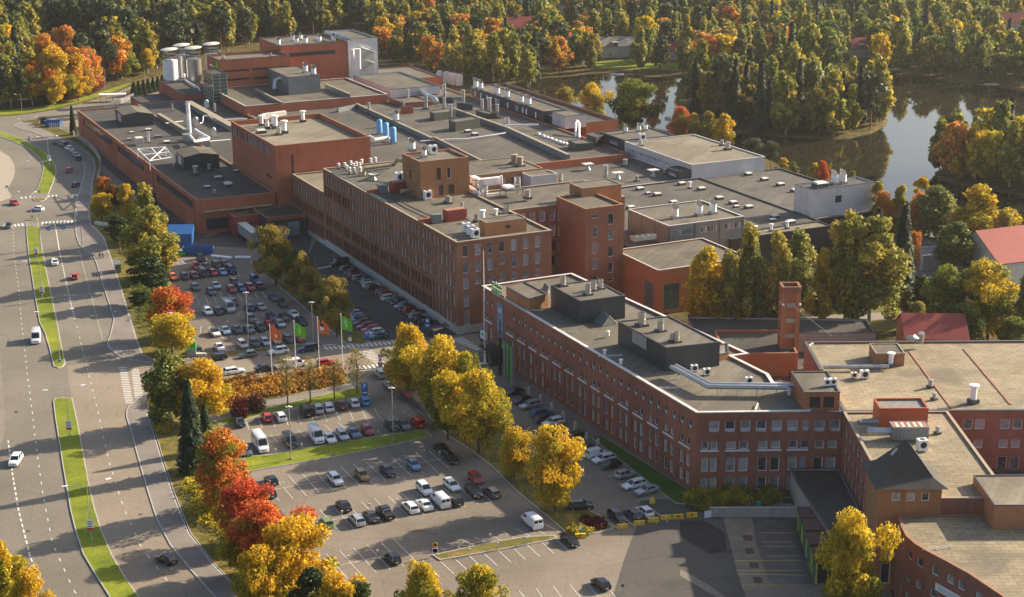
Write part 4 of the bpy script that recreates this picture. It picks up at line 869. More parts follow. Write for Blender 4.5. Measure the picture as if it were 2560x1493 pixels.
def quadat(q, w, d, h):
 c=G(*q);a=Vector((cos(h), sin(h)))*w/2;b=Vector((-sin(h), cos(h)))*d/2;c=Vector((c.x, c.y));return[tuple(c-a-b), tuple(c+a-b), tuple(c+a+b), tuple(c-a+b)]
building('lakeside_shed', 'pale flat roofed shed half hidden behind the spruces near the lake', 'shed', quadat((2335,664),11,8,0.25),0,4.0, 'clad_white', 'felt_grey', None,0.2,0.2, 'coping_pale')
building('lakeside_terrace', 'tan flat terrace with a railing at the water behind the orange maple', 'terrace', quadat((2318,628),20,11,-0.3),0,2.6, 'clad_white', 'felt_tan', None,0.15,0.2, 'coping_pale')
rl=MB()
pr=[G(*Z('E', x, y),3) for x, y in((1050,425),(1140,455),(1235,500))]
for a, b in zip(pr, pr[1:]):
 for z in(0.5,1.1):rl.tube([a+Vector((0,0, z)), b+Vector((0,0, z))],0.04,4)
 for k in range(6):p=a+(b-a)*k/5;rl.tube([p, p+Vector((0,0,1.1))],0.04,4)
tag(rl.build('railing', 'galv'), 'thin steel railing along the lakeside terrace', 'railing')
p=G(1540,146);gable('yellow_house', 'pale yellow house with a grey roof and a dormer on the far lake shore',(p.x-12, p.y),(p.x+11, p.y+4),11,0,5.6,9.4, 'clad_beige', 'felt_grey', chim=True, dormer=True)
p=G(1690,150);gable('pale_blue_house', 'small pale blue house with red roof half hidden among trees across the lake',(p.x-8, p.y),(p.x+10, p.y-1),9,0,4.2,8.0, 'coping_pale', 'tin_red')
p=G(2150,146);gable('red_roofed_villa', 'red roofed villa with a white dormer among trees above the lake bend',(p.x-8, p.y),(p.x+9, p.y+3),10,0,4.6,9.0, 'clad_beige', 'tin_red', chim=True, dormer=True)
p=G(1310,92);gable('brown_roofed_house', 'house with a brownish pink roof at the top middle behind the birches',(p.x-10, p.y),(p.x+10, p.y+6),10,0,4.5,9.5, 'clad_beige', 'tin_red', chim=True)
p=G(1395,58);gable('grey_roofed_house', 'grey roofed house far back at the top middle',(p.x-9, p.y),(p.x+9, p.y),10,0,4.5,9.0, 'clad_beige', 'felt_grey')
p=G(1010,42);gable('small_red_house', 'small house with a dull red roof far back by the road at the top',(p.x-7, p.y),(p.x+7, p.y),9,0,4,8, 'clad_beige', 'tin_red')
p=G(1150,52);gable('brown_cottage', 'brown roofed cottage among the far trees at the top left of centre',(p.x-8, p.y),(p.x+8, p.y),9,0,4,7.6, 'clad_beige', 'roof_brown')
p=G(2520,78);gable('long_red_roofed_house', 'long low house with a red roof at the far top right',(p.x-20, p.y),(p.x+30, p.y-4),13,0,4.6,9, 'clad_beige', 'tin_red')
p=G(2030,26);wb=building('white_apartment_block', 'white apartment block with balconies at the top edge right of centre', 'apartment block',[(p.x-22, p.y),(p.x+12, p.y+4),(p.x+10, p.y+18),(p.x-24, p.y+14)],0,13, 'clad_white', 'felt_grey',{0:[(1.5+3.3*i,1.4+3*j,1.6,1.5, 'v2') for i in range(10) for j in range(4)]},0.3,0.3)
sheet('gravel_field',[(2130,20),(2230,18),(2240,34),(2160,42),(2120,32)],-0.05, 'gravel')
sheet('far_meadow',[(2340,8),(2520,2),(2540,26),(2380,34)],-0.06, 'lawn')
sheet('house_lawn',[(1480,152),(1600,148),(1720,160),(1700,178),(1560,172),(1500,172)],-0.05, 'lawn')
sheet('far_street',[(905,-5),(925,-5),(930,30),(1120,60),(1110,66),(915,44)],-0.05, 'asphalt_pale')
# ================================================================== VEHICLES
def loft(mb, rings, m=0, close=True):
 k=len(rings[0]);vs=[p for r in rings for p in r]
 fs=[(i*k+j,(i+1)*k+j,(i+1)*k+(j+1)%k, i*k+(j+1)%k) for i in range(len(rings)-1) for j in range(k)]
 fs+=[tuple(range(k)), tuple((len(rings)-1)*k+j for j in range(k-1,-1,-1))]
 mb.add(vs, fs, m)
CAR={'hatch':(4.05,1.74,1.48,0.80,0.96,1.10,1.85,3.45,3.95,0.98,0.31), 'sedan':(4.65,1.80,1.44,0.80,0.95,1.35,2.15,3.25,3.95,1.00,0.32), 'wagon':(4.70,1.81,1.49,0.80,0.97,1.30,2.05,4.20,4.62,1.00,0.32), 'suv':(4.50,1.86,1.68,0.98,1.10,1.15,1.85,3.95,4.42,1.12,0.36), 'mpv':(4.55,1.84,1.70,0.94,1.08,0.95,1.85,4.05,4.48,1.10,0.33), 'van':(5.10,1.96,2.02,1.05,1.20,0.80,1.55,4.95,5.06,1.25,0.34), 'bigvan':(5.70,2.05,2.65,1.12,1.30,0.70,1.45,5.55,5.67,1.35,0.35), 'smallvan':(4.40,1.80,1.82,0.92,1.06,0.95,1.65,4.20,4.35,1.10,0.32), 'minibus':(6.90,2.05,2.75,1.12,1.30,0.75,1.55,6.70,6.86,1.35,0.36), 'pickup':(5.30,1.86,1.80,1.02,1.12,1.30,2.00,3.25,3.55,1.06,0.38),}
PROTO={}
def car_parts(ty, door_glass=True):
 L, Wd, H, hz, bz, xw, xf, xr, xg, tz, wr=CAR[ty];hw=Wd/2;X=lambda x:L/2-x
 panel=ty in('bigvan', 'van', 'smallvan', 'minibus')
 P={}
 body=MB()
 def ring(x, w, zt, zb=0.24):
  s=[(w*0.90, zb),(w*0.985, zb+0.14),(w, zb+0.32),(w*0.985, zt-0.14),(w*0.93, zt-0.03),(w*0.80, zt)]
  return[(X(x), y, z) for y, z in s]+[(X(x),-y, z) for y, z in reversed(s)]
 st=[ring(0.0, hw*0.78, hz-0.22,0.34), ring(0.10, hw*0.90, hz-0.10,0.26), ring(0.45, hw*0.97, hz-0.02), ring(xw*0.75, hw, hz+0.05), ring(xw+0.05, hw, bz)]
 if ty=='pickup':st+=[ring(xr, hw, bz), ring(xg, hw, bz), ring(L-0.1, hw*0.99, tz), ring(L, hw*0.96, tz-0.05,0.4)]
 else:st+=[ring((xf+xr)/2, hw, bz+0.01), ring(xg-0.15, hw*0.99, tz), ring(max(xg+0.02, L-0.14), hw*0.96, tz-0.02), ring(L, hw*0.88, tz-0.16,0.36)]
 loft(body, st);P['body']=(body,1)
 rw=hw*(0.74 if not panel else 0.86);bw=hw*(0.92 if not panel else 0.975)
 b=[(X(xw), bw*0.93),(X(xg), bw*0.93)];rf=[(X(xf), rw),(X(xr), rw)]
 zb, zt=bz-0.03, H-0.05
 gl=MB();c=[(X(xw),-bw*.95, zb),(X(xw), bw*.95, zb),(X(xg), bw*.95, zb),(X(xg),-bw*.95, zb)];d=[(X(xf),-rw, zt),(X(xf), rw, zt),(X(xr), rw, zt),(X(xr),-rw, zt)]
 up=MB();roof=MB()
 sides=[(0,1),(1,2),(2,3),(3,0)]
 if panel:
  for a, e in sides:up.add([c[a], c[e], d[e], d[a]],[(0,1,2,3)])
  lp=lambda a, e, t:tuple(a[i]+(e[i]-a[i])*t for i in range(3))
  def pane(a, e, f, g, u0, u1, v0, v1, off):
   p=lambda u, v:Vector(lp(lp(a, e, u), lp(g, f, u), v))
   q=[p(u0, v0), p(u1, v0), p(u1, v1), p(u0, v1)];n=(q[1]-q[0]).cross(q[3]-q[0]).normalized()*off;gl.add([x+n for x in q],[(0,1,2,3)])
  pane(c[0], c[1], d[1], d[0],0.06,0.94,0.10,0.86,0.015)
  ln=L-0.7;u1=0.24 if ty!='minibus' else 0.95
  if ty=='minibus':
   for u in(0.02,0.24,0.46,0.68):pane(c[1], c[2], d[2], d[1], u+0.03, u+0.2,0.22,0.72,0.015);pane(c[3], c[0], d[0], d[3],1-u-0.2,1-u-0.03,0.22,0.72,0.015)
  else:
   pane(c[1], c[2], d[2], d[1],0.03, u1,0.10,0.62 if ty=='bigvan' else 0.78,0.015);pane(c[3], c[0], d[0], d[3],1-u1,0.97,0.10,0.62 if ty=='bigvan' else 0.78,0.015)
  pane(c[2], c[3], d[3], d[2],0.08,0.46,0.2,0.72,0.012);pane(c[2], c[3], d[3], d[2],0.54,0.92,0.2,0.72,0.012)
  P['upper_body']=(up,1)
 else:
  for a, e in sides:gl.add([c[a], c[e], d[e], d[a]],[(0,1,2,3)])
  pl=MB()
  for k in range(4):pl.tube([Vector(c[k])*1.0+Vector((0,0,-.02)), d[k]],0.05,5)
  xm=(xf+xr)/2+0.05
  for s in(1,-1):
   pl.tube([(X(xm), s*bw*0.955, zb),(X(xm)+0.02, s*rw, zt)],0.045,5)
   if ty in('wagon', 'suv', 'mpv'):pl.tube([(X(xr-0.62), s*bw*0.955, zb),(X(xr-0.55), s*rw, zt)],0.05,5)
  P['pillars']=(pl,1)
 P['window']=(gl, 'glass_car')
 o1=[(X(xf)+0.06,-rw*0.98, zt-0.02),(X(xf)+0.06, rw*0.98, zt-0.02),(X(xr)-0.06, rw*0.98, zt-0.02),(X(xr)-0.06,-rw*0.98, zt-0.02)]
 o2=[(x*0.97, y*0.93, H-0.01) for x, y, z in o1];o0=[(x, y*1.035, z) for x, y, z in o1]
 roof.add(o0+o2,[(0,1,5,4),(1,2,6,5),(2,3,7,6),(3,0,4,7),(4,5,6,7),(3,2,1,0)])
 if ty=='suv' or ty=='wagon':
  rl=MB()
  for s in(1,-1):rl.tube([(X(xf+0.25), s*rw*0.9, H+0.01),(X(xf+0.4), s*rw*0.9, H+0.05),(X(xr-0.3), s*rw*0.9, H+0.05),(X(xr-0.15), s*rw*0.9, H)],0.022,4)
  P['roof_rail']=(rl, 'steel')
 P['roof']=(roof,1)
 if ty=='pickup':
  bd=MB();bd.add([(X(xg+0.1),-hw*.82, bz+0.02),(X(xg+0.1), hw*.82, bz+0.02),(X(L-0.12), hw*.82, tz+0.02),(X(L-0.12),-hw*.82, tz+0.02)],[(3,2,1,0)]);P['load_bed']=(bd, 'black')
  hb=MB();hb.tube([(X(xg+0.25),-hw*.85, bz),(X(xg+0.35),-hw*.7, H-0.1),(X(xg+0.35), hw*.7, H-0.1),(X(xg+0.25), hw*.85, bz)],0.05,6);P['roll_bar']=(hb, 'steel')
 w=MB()
 w.tube([(0,-0.11,0),(0,0.11,0)], wr,14,0);w.tube([(0,-0.118,0),(0,0.118,0)], wr*0.62,10,1)
 P['wheel']=(w,('rubber', 'rim'),[(X(0.85), s*(hw-0.10), wr) for s in(1,-1)]+[(X(L-0.85 if ty!='minibus' else L-1.5), s*(hw-0.10), wr) for s in(1,-1)])
 hl=MB();hl.cbox((0,0),0.16,0.34,-0.08,0.08);P['headlight']=(hl, 'lamp_glass',[(X(0.09), s*hw*0.66, hz-0.20) for s in(1,-1)])
 tl=MB();tl.cbox((0,0),0.10,0.2,-0.13 if not panel else-0.25,0.13 if not panel else 0.25);P['tail_light']=(tl, 'tail_red',[(X(L-0.06), s*hw*0.76, tz-0.27) for s in(1,-1)])
 np_=MB();np_.cbox((0,0),0.03,0.5,-0.06,0.06);P['number_plate']=(np_, 'white',[(X(-0.012),0,0.45),(X(L+0.012),0,0.62)])
 mr=MB();mr.cbox((0,0),0.12,0.2,-0.07,0.08);P['mirror']=(mr,1,[(X(xw+0.42), s*(hw+0.06), bz+0.05) for s in(1,-1)])
 gr=MB();gr.cbox((0,0),0.06, hw*0.9,-0.09,0.09);P['grille']=(gr, 'black',[(X(0.03),0, hz-0.36)])
 return P
PAINT={'white':((0.74,0.75,0.77),0), 'silver':((0.46,0.49,0.52),0.5), 'grey':((0.13,0.145,0.155),0.4), 'dark_grey':((0.045,0.05,0.056),0.4), 'black':((0.008,0.008,0.01),0.1), 'red':((0.42,0.012,0.015),0), 'dark_red':((0.14,0.008,0.014),0.1), 'blue':((0.015,0.09,0.30),0.2), 'navy':((0.012,0.022,0.11),0.2), 'light_blue':((0.20,0.32,0.50),0.4), 'blue_grey':((0.11,0.17,0.23),0.4), 'green':((0.16,0.27,0.07),0.1), 'dark_green':((0.012,0.055,0.05),0.2), 'gold':((0.36,0.22,0.05),0.5), 'beige':((0.50,0.47,0.38),0.3), 'cream':((0.56,0.54,0.34),0.1), 'orange':((0.62,0.13,0.04),0), 'brown':((0.14,0.10,0.09),0.3), 'teal':((0.01,0.10,0.13),0.2), 'bright_blue':((0.02,0.28,0.55),0.1), 'pink_grey':((0.36,0.28,0.29),0.4)}
for k,(c, mt) in PAINT.items():paint('paint_'+k, c, mt)
TYN={'hatch':'hatchback', 'sedan':'saloon', 'wagon':'estate car', 'suv':'tall off-road car', 'mpv':'people carrier', 'van':'panel van', 'bigvan':'high roofed van', 'smallvan':'small van', 'minibus':'minibus', 'pickup':'pickup with an open bed'}
TYO={'hatch':'hatchback_car', 'sedan':'saloon_car', 'wagon':'estate_car', 'suv':'off_road_car', 'mpv':'people_carrier', 'van':'delivery_van', 'bigvan':'high_roof_van', 'smallvan':'small_van', 'minibus':'minibus', 'pickup':'pickup_truck'}
GEO={}
def car(ty, col, p, hd, label, group, roofcol=None):
 if ty not in GEO:
  GEO[ty]={}
  for nm, v in car_parts(ty).items():
   mats=v[1];ms=['paint_white'] if mats==1 else([mats] if isinstance(mats, str) else list(mats))
   GEO[ty][nm]=(v[0].mesh(nm, ms,38 if nm in('body', 'roof', 'wheel', 'upper_body') else None), mats==1, v[2] if len(v)>2 else[None])
 t=thing(TYO[ty], label, 'van' if 'van' in ty else('minibus' if ty=='minibus' else 'car'),(p[0], p[1], p[2]), hd, group)
 for nm,(me, pt, locs) in GEO[ty].items():
  for l in locs:
   o=bpy.data.objects.new(nm, me);COL.objects.link(o);o.parent=t
   if l:o.location=l
   if pt:
    o.material_slots[0].link='OBJECT';o.material_slots[0].material=MATS['paint_'+((roofcol if nm in('roof', 'pillars') else None) or col)]
 return t
COLN=lambda c:c.replace('_', ' ')
def row(where, grp, hd, k, lst, z=0.0, a='left', b='right'):
 """a row of parked cars: (x, y, type, colour[, heading override, roof colour])"""
 lst=sorted(lst, key=lambda e:e[0]);n=len(lst)
 for i, e in enumerate(lst):
  g=ZG(k if not isinstance(k, dict) else k, e[0], e[1]);h=hd
  rc=None
  if len(e)>4 and e[4] is not None:h=e[4]
  if len(e)>5:rc=e[5]
  cnt=sum(1 for q in lst if q[2]==e[2] and q[3]==e[3])
  lab='%s %s %s'%(COLN(e[3]), TYN[e[2]], where)
  if n>1:lab+=which(i, n, a, b)
  car(e[2], e[3],(g.x, g.y, z), h+RND.uniform(-0.025,0.025), lab, grp, rc)
F_=PS+pi;A_=PS
GA='cars in the upper car park'
row('at the very back of the upper car park by the blue skip', GA, F_, 'a',[(752,78, 'suv', 'black')])
row('in the back row of the upper car park', GA, F_, 'a',[(668,235, 'smallvan', 'red'),(860,235, 'hatch', 'dark_grey'),(1040,212, 'mpv', 'black'),(1195,185, 'hatch', 'dark_red')])
row('in the second row of the upper car park', GA, F_, 'a',[(245,428, 'hatch', 'orange'),(455,418, 'hatch', 'black'),(630,400, 'hatch', 'dark_red'),(808,365, 'van', 'black'),(985,350, 'hatch', 'red'),(1152,335, 'sedan', 'light_blue'),(1312,305, 'van', 'navy')])
row('in the third row of the upper car park', GA, F_, 'a',[(1030,585, 'sedan', 'silver'),(1372,520, 'hatch', 'dark_grey'),(1745,475, 'smallvan', 'blue')])
row('in the fourth row of the upper car park', GA, F_, 'a',[(285,655, 'hatch', 'dark_red'),(652,615, 'hatch', 'grey'),(942,700, 'hatch', 'grey'),(1318,652, 'wagon', 'red'),(1500,635, 'hatch', 'blue'),(1655,612, 'wagon', 'red'),(1840,600, 'hatch', 'dark_red')])
row('at the right end of the fifth row by the tree strip', GA, F_, 'b',[(475,805, 'wagon', 'blue_grey'),(635,918, 'hatch', 'black')])
row('in the fifth row of the upper car park', GA, F_, 'a',[(880,1058, 'wagon', 'white'),(1075,1058, 'hatch', 'black'),(1265,1005, 'bigvan', 'silver'),(1350,895, 'hatch', 'black'),(1652,985, 'sedan', 'navy', A_),(1850,970, 'sedan', 'silver', A_)])
row('in the sixth row of the upper car park', GA, F_, 'b',[(60,1200, 'suv', 'grey'),(435,1170, 'wagon', 'navy'),(668,1165, 'sedan', 'dark_grey'),(850,1115, 'sedan', 'white'),(990,1245, 'wagon', 'black'),(592,1292, 'hatch', 'silver'),(400,1315, 'hatch', 'red')])
row('in the seventh row of the upper car park', GA, F_, 'c',[(715,420, 'sedan', 'white', None, 'black'),(908,385, 'sedan', 'light_blue'),(1120,368, 'sedan', 'dark_grey'),(1342,362, 'sedan', 'blue_grey'),(1545,330, 'suv', 'black')])
row('along the grass beside the street in the upper car park', GA, F_, 'c',[(385,735, 'hatch', 'dark_grey', A_),(800,695, 'sedan', 'white'),(1228,640, 'wagon', 'beige'),(1442,615, 'hatch', 'dark_green'),(1645,600, 'hatch', 'silver'),(1845,565, 'hatch', 'cream')])
row('at the right end of the line beside the street fence', GA, F_, 'd',[(300,545, 'hatch', 'dark_green'),(500,525, 'hatch', 'red')])
GS='cars parked along the flag street'
SH=radians(25.5)
row('parked on the far side of the flag street', GS, SH+pi, 'c',[(742,885, 'wagon', 'black'),(1322,830, 'hatch', 'grey')])
row('parked on the far side of the flag street further right', GS, SH+pi, 'd',[(120,770, 'suv', 'white'),(660,720, 'suv', 'navy')])
row('parked on the near side of the flag street', GS, SH, 'c',[(1068,1130, 'wagon', 'white'),(1640,1080, 'sedan', 'black')])
row('parked on the near side of the flag street behind the flagpoles', GS, SH, 'd',[(420,1010, 'van', 'white'),(990,980, 'hatch', 'red')])
row('parked along the lane from the zebra crossing', 'cars along the side lane', radians(112), 'd',[(1992,1185, 'suv', 'silver'),(2162,1385, 'sedan', 'silver')])
GB='cars in the middle car park'
row('in the back row of the middle car park', GB, A_-0.12, 'B',[(145,775, 'sedan', 'dark_grey'),(395,735, 'hatch', 'red'),(520,727, 'wagon', 'white'),(757,680, 'van', 'black'),(862,658, 'suv', 'silver'),(957,638, 'wagon', 'white'),(1075,618, 'sedan', 'dark_red'),(1195,600, 'hatch', 'white'),(1295,585, 'hatch', 'bright_blue')])
row('in the front row of the middle car park', GB, F_-0.05, 'B',[(205,1045, 'hatch', 'blue_grey'),(332,990, 'minibus', 'white'),(605,960, 'van', 'dark_grey'),(848,920, 'bigvan', 'white'),(972,928, 'sedan', 'white'),(1090,902, 'wagon', 'silver'),(1195,880, 'sedan', 'blue_grey'),(1318,852, 'hatch', 'red'),(1542,812, 'suv', 'black'),(1657,808, 'sedan', 'grey'),(1777,785, 'smallvan', 'red', A_)])
GC='cars in the lower car park'
row('in the back row of the lower car park', GC, F_, 'C',[(440,405, 'hatch', 'black', A_),(1043,395, 'wagon', 'white'),(1292,358, 'hatch', 'gold'),(1532,315, 'sedan', 'black'),(1778,262, 'hatch', 'light_blue'),(2030,100, 'sedan', 'black', A_),(2122,195, 'wagon', 'black')])
row('half hidden by the red maple in the lower car park', GC, A_, 'C',[(425,520, 'hatch', 'navy')])
row('in the second row of the lower car park', GC, F_, 'C',[(1875,490, 'mpv', 'white'),(2132,452, 'wagon', 'white'),(2352,385, 'hatch', 'red'),(2335,515, 'mpv', 'black')])
row('at the right end of the second row of the lower car park', GC, A_, 'C2',[(482,515, 'wagon', 'grey')])
row('in the third row of the lower car park', GC, A_, 'C',[(955,805, 'hatch', 'green'),(1120,642, 'sedan', 'black'),(1242,772, 'wagon', 'silver'),(1370,740, 'sedan', 'dark_grey'),(1505,710, 'pickup', 'black'),(1742,655, 'wagon', 'white'),(1872,632, 'sedan', 'white'),(2025,600, 'van', 'white'),(2155,588, 'wagon', 'black')])
row('alone in the front row of the lower car park', GC, A_, 'C',[(1575,1135, 'hatch', 'black')])
row('with roof bars alone beside the grass strip in the lower car park', GC, A_, 'C2',[(860,795, 'van', 'white')])
row('at the end of the grassy island', GC, F_, 'C2',[(1215,965, 'sedan', 'black')])
row('in the sun at the bottom of the lower yard', GC, A_, 'C2',[(1502,1375, 'hatch', 'black')])
row('parked across under the big yellow tree', GC, radians(8), 'C2',[(1312,645, 'suv', 'dark_grey')])
row('in the short row by the yellow barriers', GC, A_, 'C2',[(1660,745, 'wagon', 'black', F_),(1802,720, 'hatch', 'grey'),(1912,695, 'hatch', 'white')])
GO='cars along the office block'
OH=radians(31)
row('under the office wall at the charging bays', GO, OH+pi, 'f',[(335,270, 'hatch', 'black'),(480,425, 'hatch', 'black'),(622,510, 'wagon', 'silver'),(842,655, 'wagon', 'blue', OH),(880,765, 'hatch', 'dark_grey', OH),(1045,825, 'wagon', 'white'),(1440,1085, 'wagon', 'black')])
row('in the lower row under the office wall', GO, OH, 'Q',[(1110,815, 'hatch', 'dark_green'),(1150,858, 'smallvan', 'white'),(1202,895, 'wagon', 'white', OH+pi),(1255,938, 'hatch', 'black', OH+pi),(1362,1008, 'hatch', 'silver'),(1425,1085, 'wagon', 'white', OH+pi),(1520,1125, 'sedan', 'silver', OH+pi)])
GF='cars along the factory wall'
row('parked nose in along the white factory plinth', GF, OH, 'e',[(190,182, 'hatch', 'pink_grey'),(265,235, 'hatch', 'black', OH+pi),(320,265, 'wagon', 'black'),(345,302, 'wagon', 'dark_red'),(415,335, 'wagon', 'silver'),(480,372, 'hatch', 'dark_grey', OH+pi),(560,408, 'wagon', 'silver'),(590,455, 'wagon', 'white'),(650,492, 'wagon', 'brown'),(800,570, 'wagon', 'grey'),(860,605, 'wagon', 'red'),(905,662, 'wagon', 'white'),(985,700, 'sedan', 'grey', OH+pi),(1040,740, 'hatch', 'dark_green', OH+pi),(1120,795, 'sedan', 'silver', OH+pi),(1180,850, 'hatch', 'black', OH+pi),(1250,885, 'hatch', 'red'),(1330,920, 'sedan', 'black', OH+pi),(1375,975, 'wagon', 'silver'),(1455,1030, 'wagon', 'black'),(1530,1070, 'sedan', 'black')])
row('in the short row on the tree strip side of the factory lane', GF, OH+pi, 'e',[(290,880, 'hatch', 'dark_grey'),(300,935, 'hatch', 'silver'),(340,990, 'hatch', 'light_blue'),(385,1035, 'wagon', 'dark_grey'),(430,1085, 'wagon', 'black'),(490,1145, 'wagon', 'dark_red'),(575,1195, 'wagon', 'red'),(635,1250, 'wagon', 'white'),(700,1310, 'sedan', 'teal')])
row('with a bright green front window at the top of the factory lane', GF, OH+pi, 'b',[(1690,175, 'van', 'black')])
row('in the paved courtyard below the hose tower', 'cars in the courtyard', PS+0.3, '6',[(1150,275, 'hatch', 'black'),(1215,260, 'wagon', 'dark_grey')])
row('in the courtyard behind the office roof', 'cars in the courtyard', PS, '6',[(940,230, 'wagon', 'silver')])
def drive(k, x, y, ty, col, hd, label):
 g=ZG(k, x, y);car(ty, col,(g.x, g.y,0.0), hd, label, 'vehicles on the main road')
R1d=radians(118)
drive('r0',1055,592, 'suv', 'blue_grey', radians(150), 'blue grey car at the head of the queue on the curving main road')
drive('r0',1165,635, 'van', 'grey', radians(128), 'grey van second in the queue on the curving main road')
drive('r0',1265,700, 'suv', 'white', radians(128), 'white car behind the grey van on the curving main road')
drive('r0',1345,762, 'hatch', 'silver', radians(124), 'silver car fourth in the queue on the curving main road')
drive('r0',1385,815, 'hatch', 'beige', radians(120), 'pale car fifth in the queue on the curving main road')
drive('r0',1445,878, 'mpv', 'black', radians(112), 'black car last in the queue on the curving main road')
drive('r0',1275,1098, 'hatch', 'red', radians(95), 'red car alone on the curving main road')
drive('r0',1400,1368, 'hatch', 'navy', radians(85), 'dark blue car by the kerb before the upper crossing')
drive('r1',265,380, 'sedan', 'red', radians(-55), 'red car turning at the left edge of the upper junction')
drive('r1',690,490, 'hatch', 'white', radians(160), 'white car crossing the junction between the two zebra crossings')
drive('r1',155,800, 'sedan', 'dark_grey', radians(-82), 'dark car coming over the zebra crossing at the left edge')
drive('r2',285,150, 'sedan', 'white', radians(101), 'white car driving away beside the grass median')
drive('r2',638,415, 'hatch', 'red', radians(102), 'red car in the tree shadow on the main road')
drive('r3',445,260, 'bigvan', 'white', radians(-77), 'white delivery van coming down the left carriageway')
drive('r4',108,565, 'suv', 'white', radians(-88), 'white car coming down the left carriageway near the left edge')
drive('r4',1125,1235, 'hatch', 'black', radians(140), 'black car driving away in the dappled shade at the bottom')
def trailer(label, p0, hd, L, wd, h, mat, mt):
 t=thing('trailer', label, 'trailer',(p0.x, p0.y,0), hd)
 MB().cbox((0,0), L, wd,1.1, h,0,0,1).build('box',[mat, mt], None).parent=t
 MB().cbox((0,0), L-0.3, wd*0.4,0.8,1.09).build('chassis', 'darkgrey', None).parent=t
 w=MB().tube([(0,-0.2,0),(0,0.2,0)],0.5,14).mesh('wheel',['rubber'])
 for x in(-L/2+1.0,-L/2+2.2,-L/2+3.4):
  for s in(1,-1):
   o=bpy.data.objects.new('wheel', w);COL.objects.link(o);o.parent=t;o.location=(x, s*(wd/2-0.25),0.5)
 for s in(1,-1):MB().cbox((L/2-2, s*0.6),0.12,0.12,0,0.9).build('support_leg', 'darkgrey', None).parent=t
 return t
trailer('grey box trailer backed into the loading recess', UV(105.0,-17.4), HU+pi,13.2,2.5,3.95, 'grey', 'coping_pale')
trailer('dark blue trailer backed up to the loading dock', UV(101.5,-9.2), HU+pi,8.5,2.5,3.6, 'clad_blue', 'clad_blue')
def skip(label, p, hd, L, wd, h, mat, lid=None, name='skip', cat='skip'):
 t=thing(name, label, cat,(p.x, p.y,0), hd);a=MB()
 lo=[(-L/2+0.3,-wd/2),(L/2-0.3,-wd/2),(L/2-0.3, wd/2),(-L/2+0.3, wd/2)];hi=[(-L/2,-wd/2),(L/2,-wd/2),(L/2, wd/2),(-L/2, wd/2)];ih=inset([Vector(q) for q in hi],0.12)
 vs=[(x, y,0.15) for x, y in lo]+[(x, y, h) for x, y in hi]+[(q.x, q.y, h) for q in ih]+[(q.x, q.y, h-0.8) for q in ih]
 a.add(vs,[f for i in range(4) for f in((i,(i+1)%4,4+(i+1)%4,4+i),(4+i,4+(i+1)%4,8+(i+1)%4,8+i),(8+i,8+(i+1)%4,12+(i+1)%4,12+i))])
 a.build('body', mat, None).parent=t
 b2=MB();b2.add(vs[12:],[(0,1,2,3)]);b2.build('load', 'black' if lid is None else lid, None).parent=t
 r=MB()
 for i in range(int(L/0.7)):
  for s in(1,-1):r.cbox((-L/2+0.6+i*0.7, s*(wd/2+0.03)),0.09,0.06,0.3, h-0.1)
 r.build('ribs', mat, None).parent=t
 return t
g=ZG('r0',985,268);skip('bright blue open skip heaped with scrap beside the road fence', g, radians(-12),6.6,2.4,2.4, 'clad_blue')
g=ZG('r0',815,225);skip('black skip beside the bright blue skip', g, radians(-5),2.6,2.2,2.4, 'black')
g=ZG('L',1330,480);t=skip('tall blue skip with a sloping sheet roof at the head of the upper car park', g, radians(3),7.0,4.4,3.6, 'clad_blue', 'clad_blue')
lid=MB();lid.add([(-3.6,-2.3,3.7),(3.6,-2.3,3.7),(3.6,2.4,5.4),(-3.6,2.4,5.4),(-3.6,2.4,3.5),(3.6,2.4,3.5)],[(0,1,2,3),(3,2,5,4),(0,3,4),(1,5,2)]);lid.build('lid', 'clad_blue', None).parent=t
g=ZG('L',1460,545);skip('long blue skip lying across the head of the upper car park', g, radians(1),8.4,2.3,2.2, 'clad_blue')
g=ZG('L',1335,555);skip('small yellow green crate on a pallet between the blue skips', g, radians(2),2.4,1.8,1.0, 'green_sign', 'yellow', 'crate', 'crate')
g=ZG('h',270,555,0);skip('long blue container with a tan roof behind the roofs near the silos', G(408,254,2), HV,22.0,2.6,3.0, 'clad_blue', 'pipe_tan', 'container', 'container')
# ================================================================== TREES AND SHRUBS
NR=np.random.default_rng(5)
def leaf_mesh(name, blobs, n, size, seed, flat=0.0, droop=0.0, fill=0.55):
 """thousands of leaf sprays spread through a set of ellipsoid clumps; blobs: (cx, cy, cz, rx, ry, rz)"""
 rg=np.random.default_rng(seed);B=np.array(blobs, float);vol=(B[:,3]*B[:,4]*B[:,5])**(2/3)
 bi=rg.choice(len(B), n, p=vol/vol.sum());d=rg.normal(size=(n,3));d/=np.linalg.norm(d, axis=1)[:, None]
 r=fill+(1.08-fill)*rg.random(n)**0.7;r*=1+0.13*np.sin(d[:,0]*7+bi)*np.sin(d[:,2]*6+bi*2)
 c=B[bi,:3]+d*r[:, None]*B[bi,3:]
 nr=d*0.7+rg.normal(size=(n,3))*0.75;nr[:,2]+=0.25;nr/=np.linalg.norm(nr, axis=1)[:, None]
 up=rg.normal(size=(n,3));up[:,2]-=droop*2
 a=np.cross(nr, up);a/=np.linalg.norm(a, axis=1)[:, None]+1e-9;b=np.cross(nr, a)
 sz=size*(0.6+0.8*rg.random(n));a*=sz[:, None]*(0.5-0.15*flat);b*=sz[:, None]*(0.62+0.5*droop)
 v=np.empty((n,4,3));v[:,0]=c-b;v[:,1]=c+a*(0.8+0.4*rg.random(n))[:, None];v[:,2]=c+b;v[:,3]=c-a*(0.8+0.4*rg.random(n))[:, None]
 return v, bi, rg.random(n), rg.random(len(B))
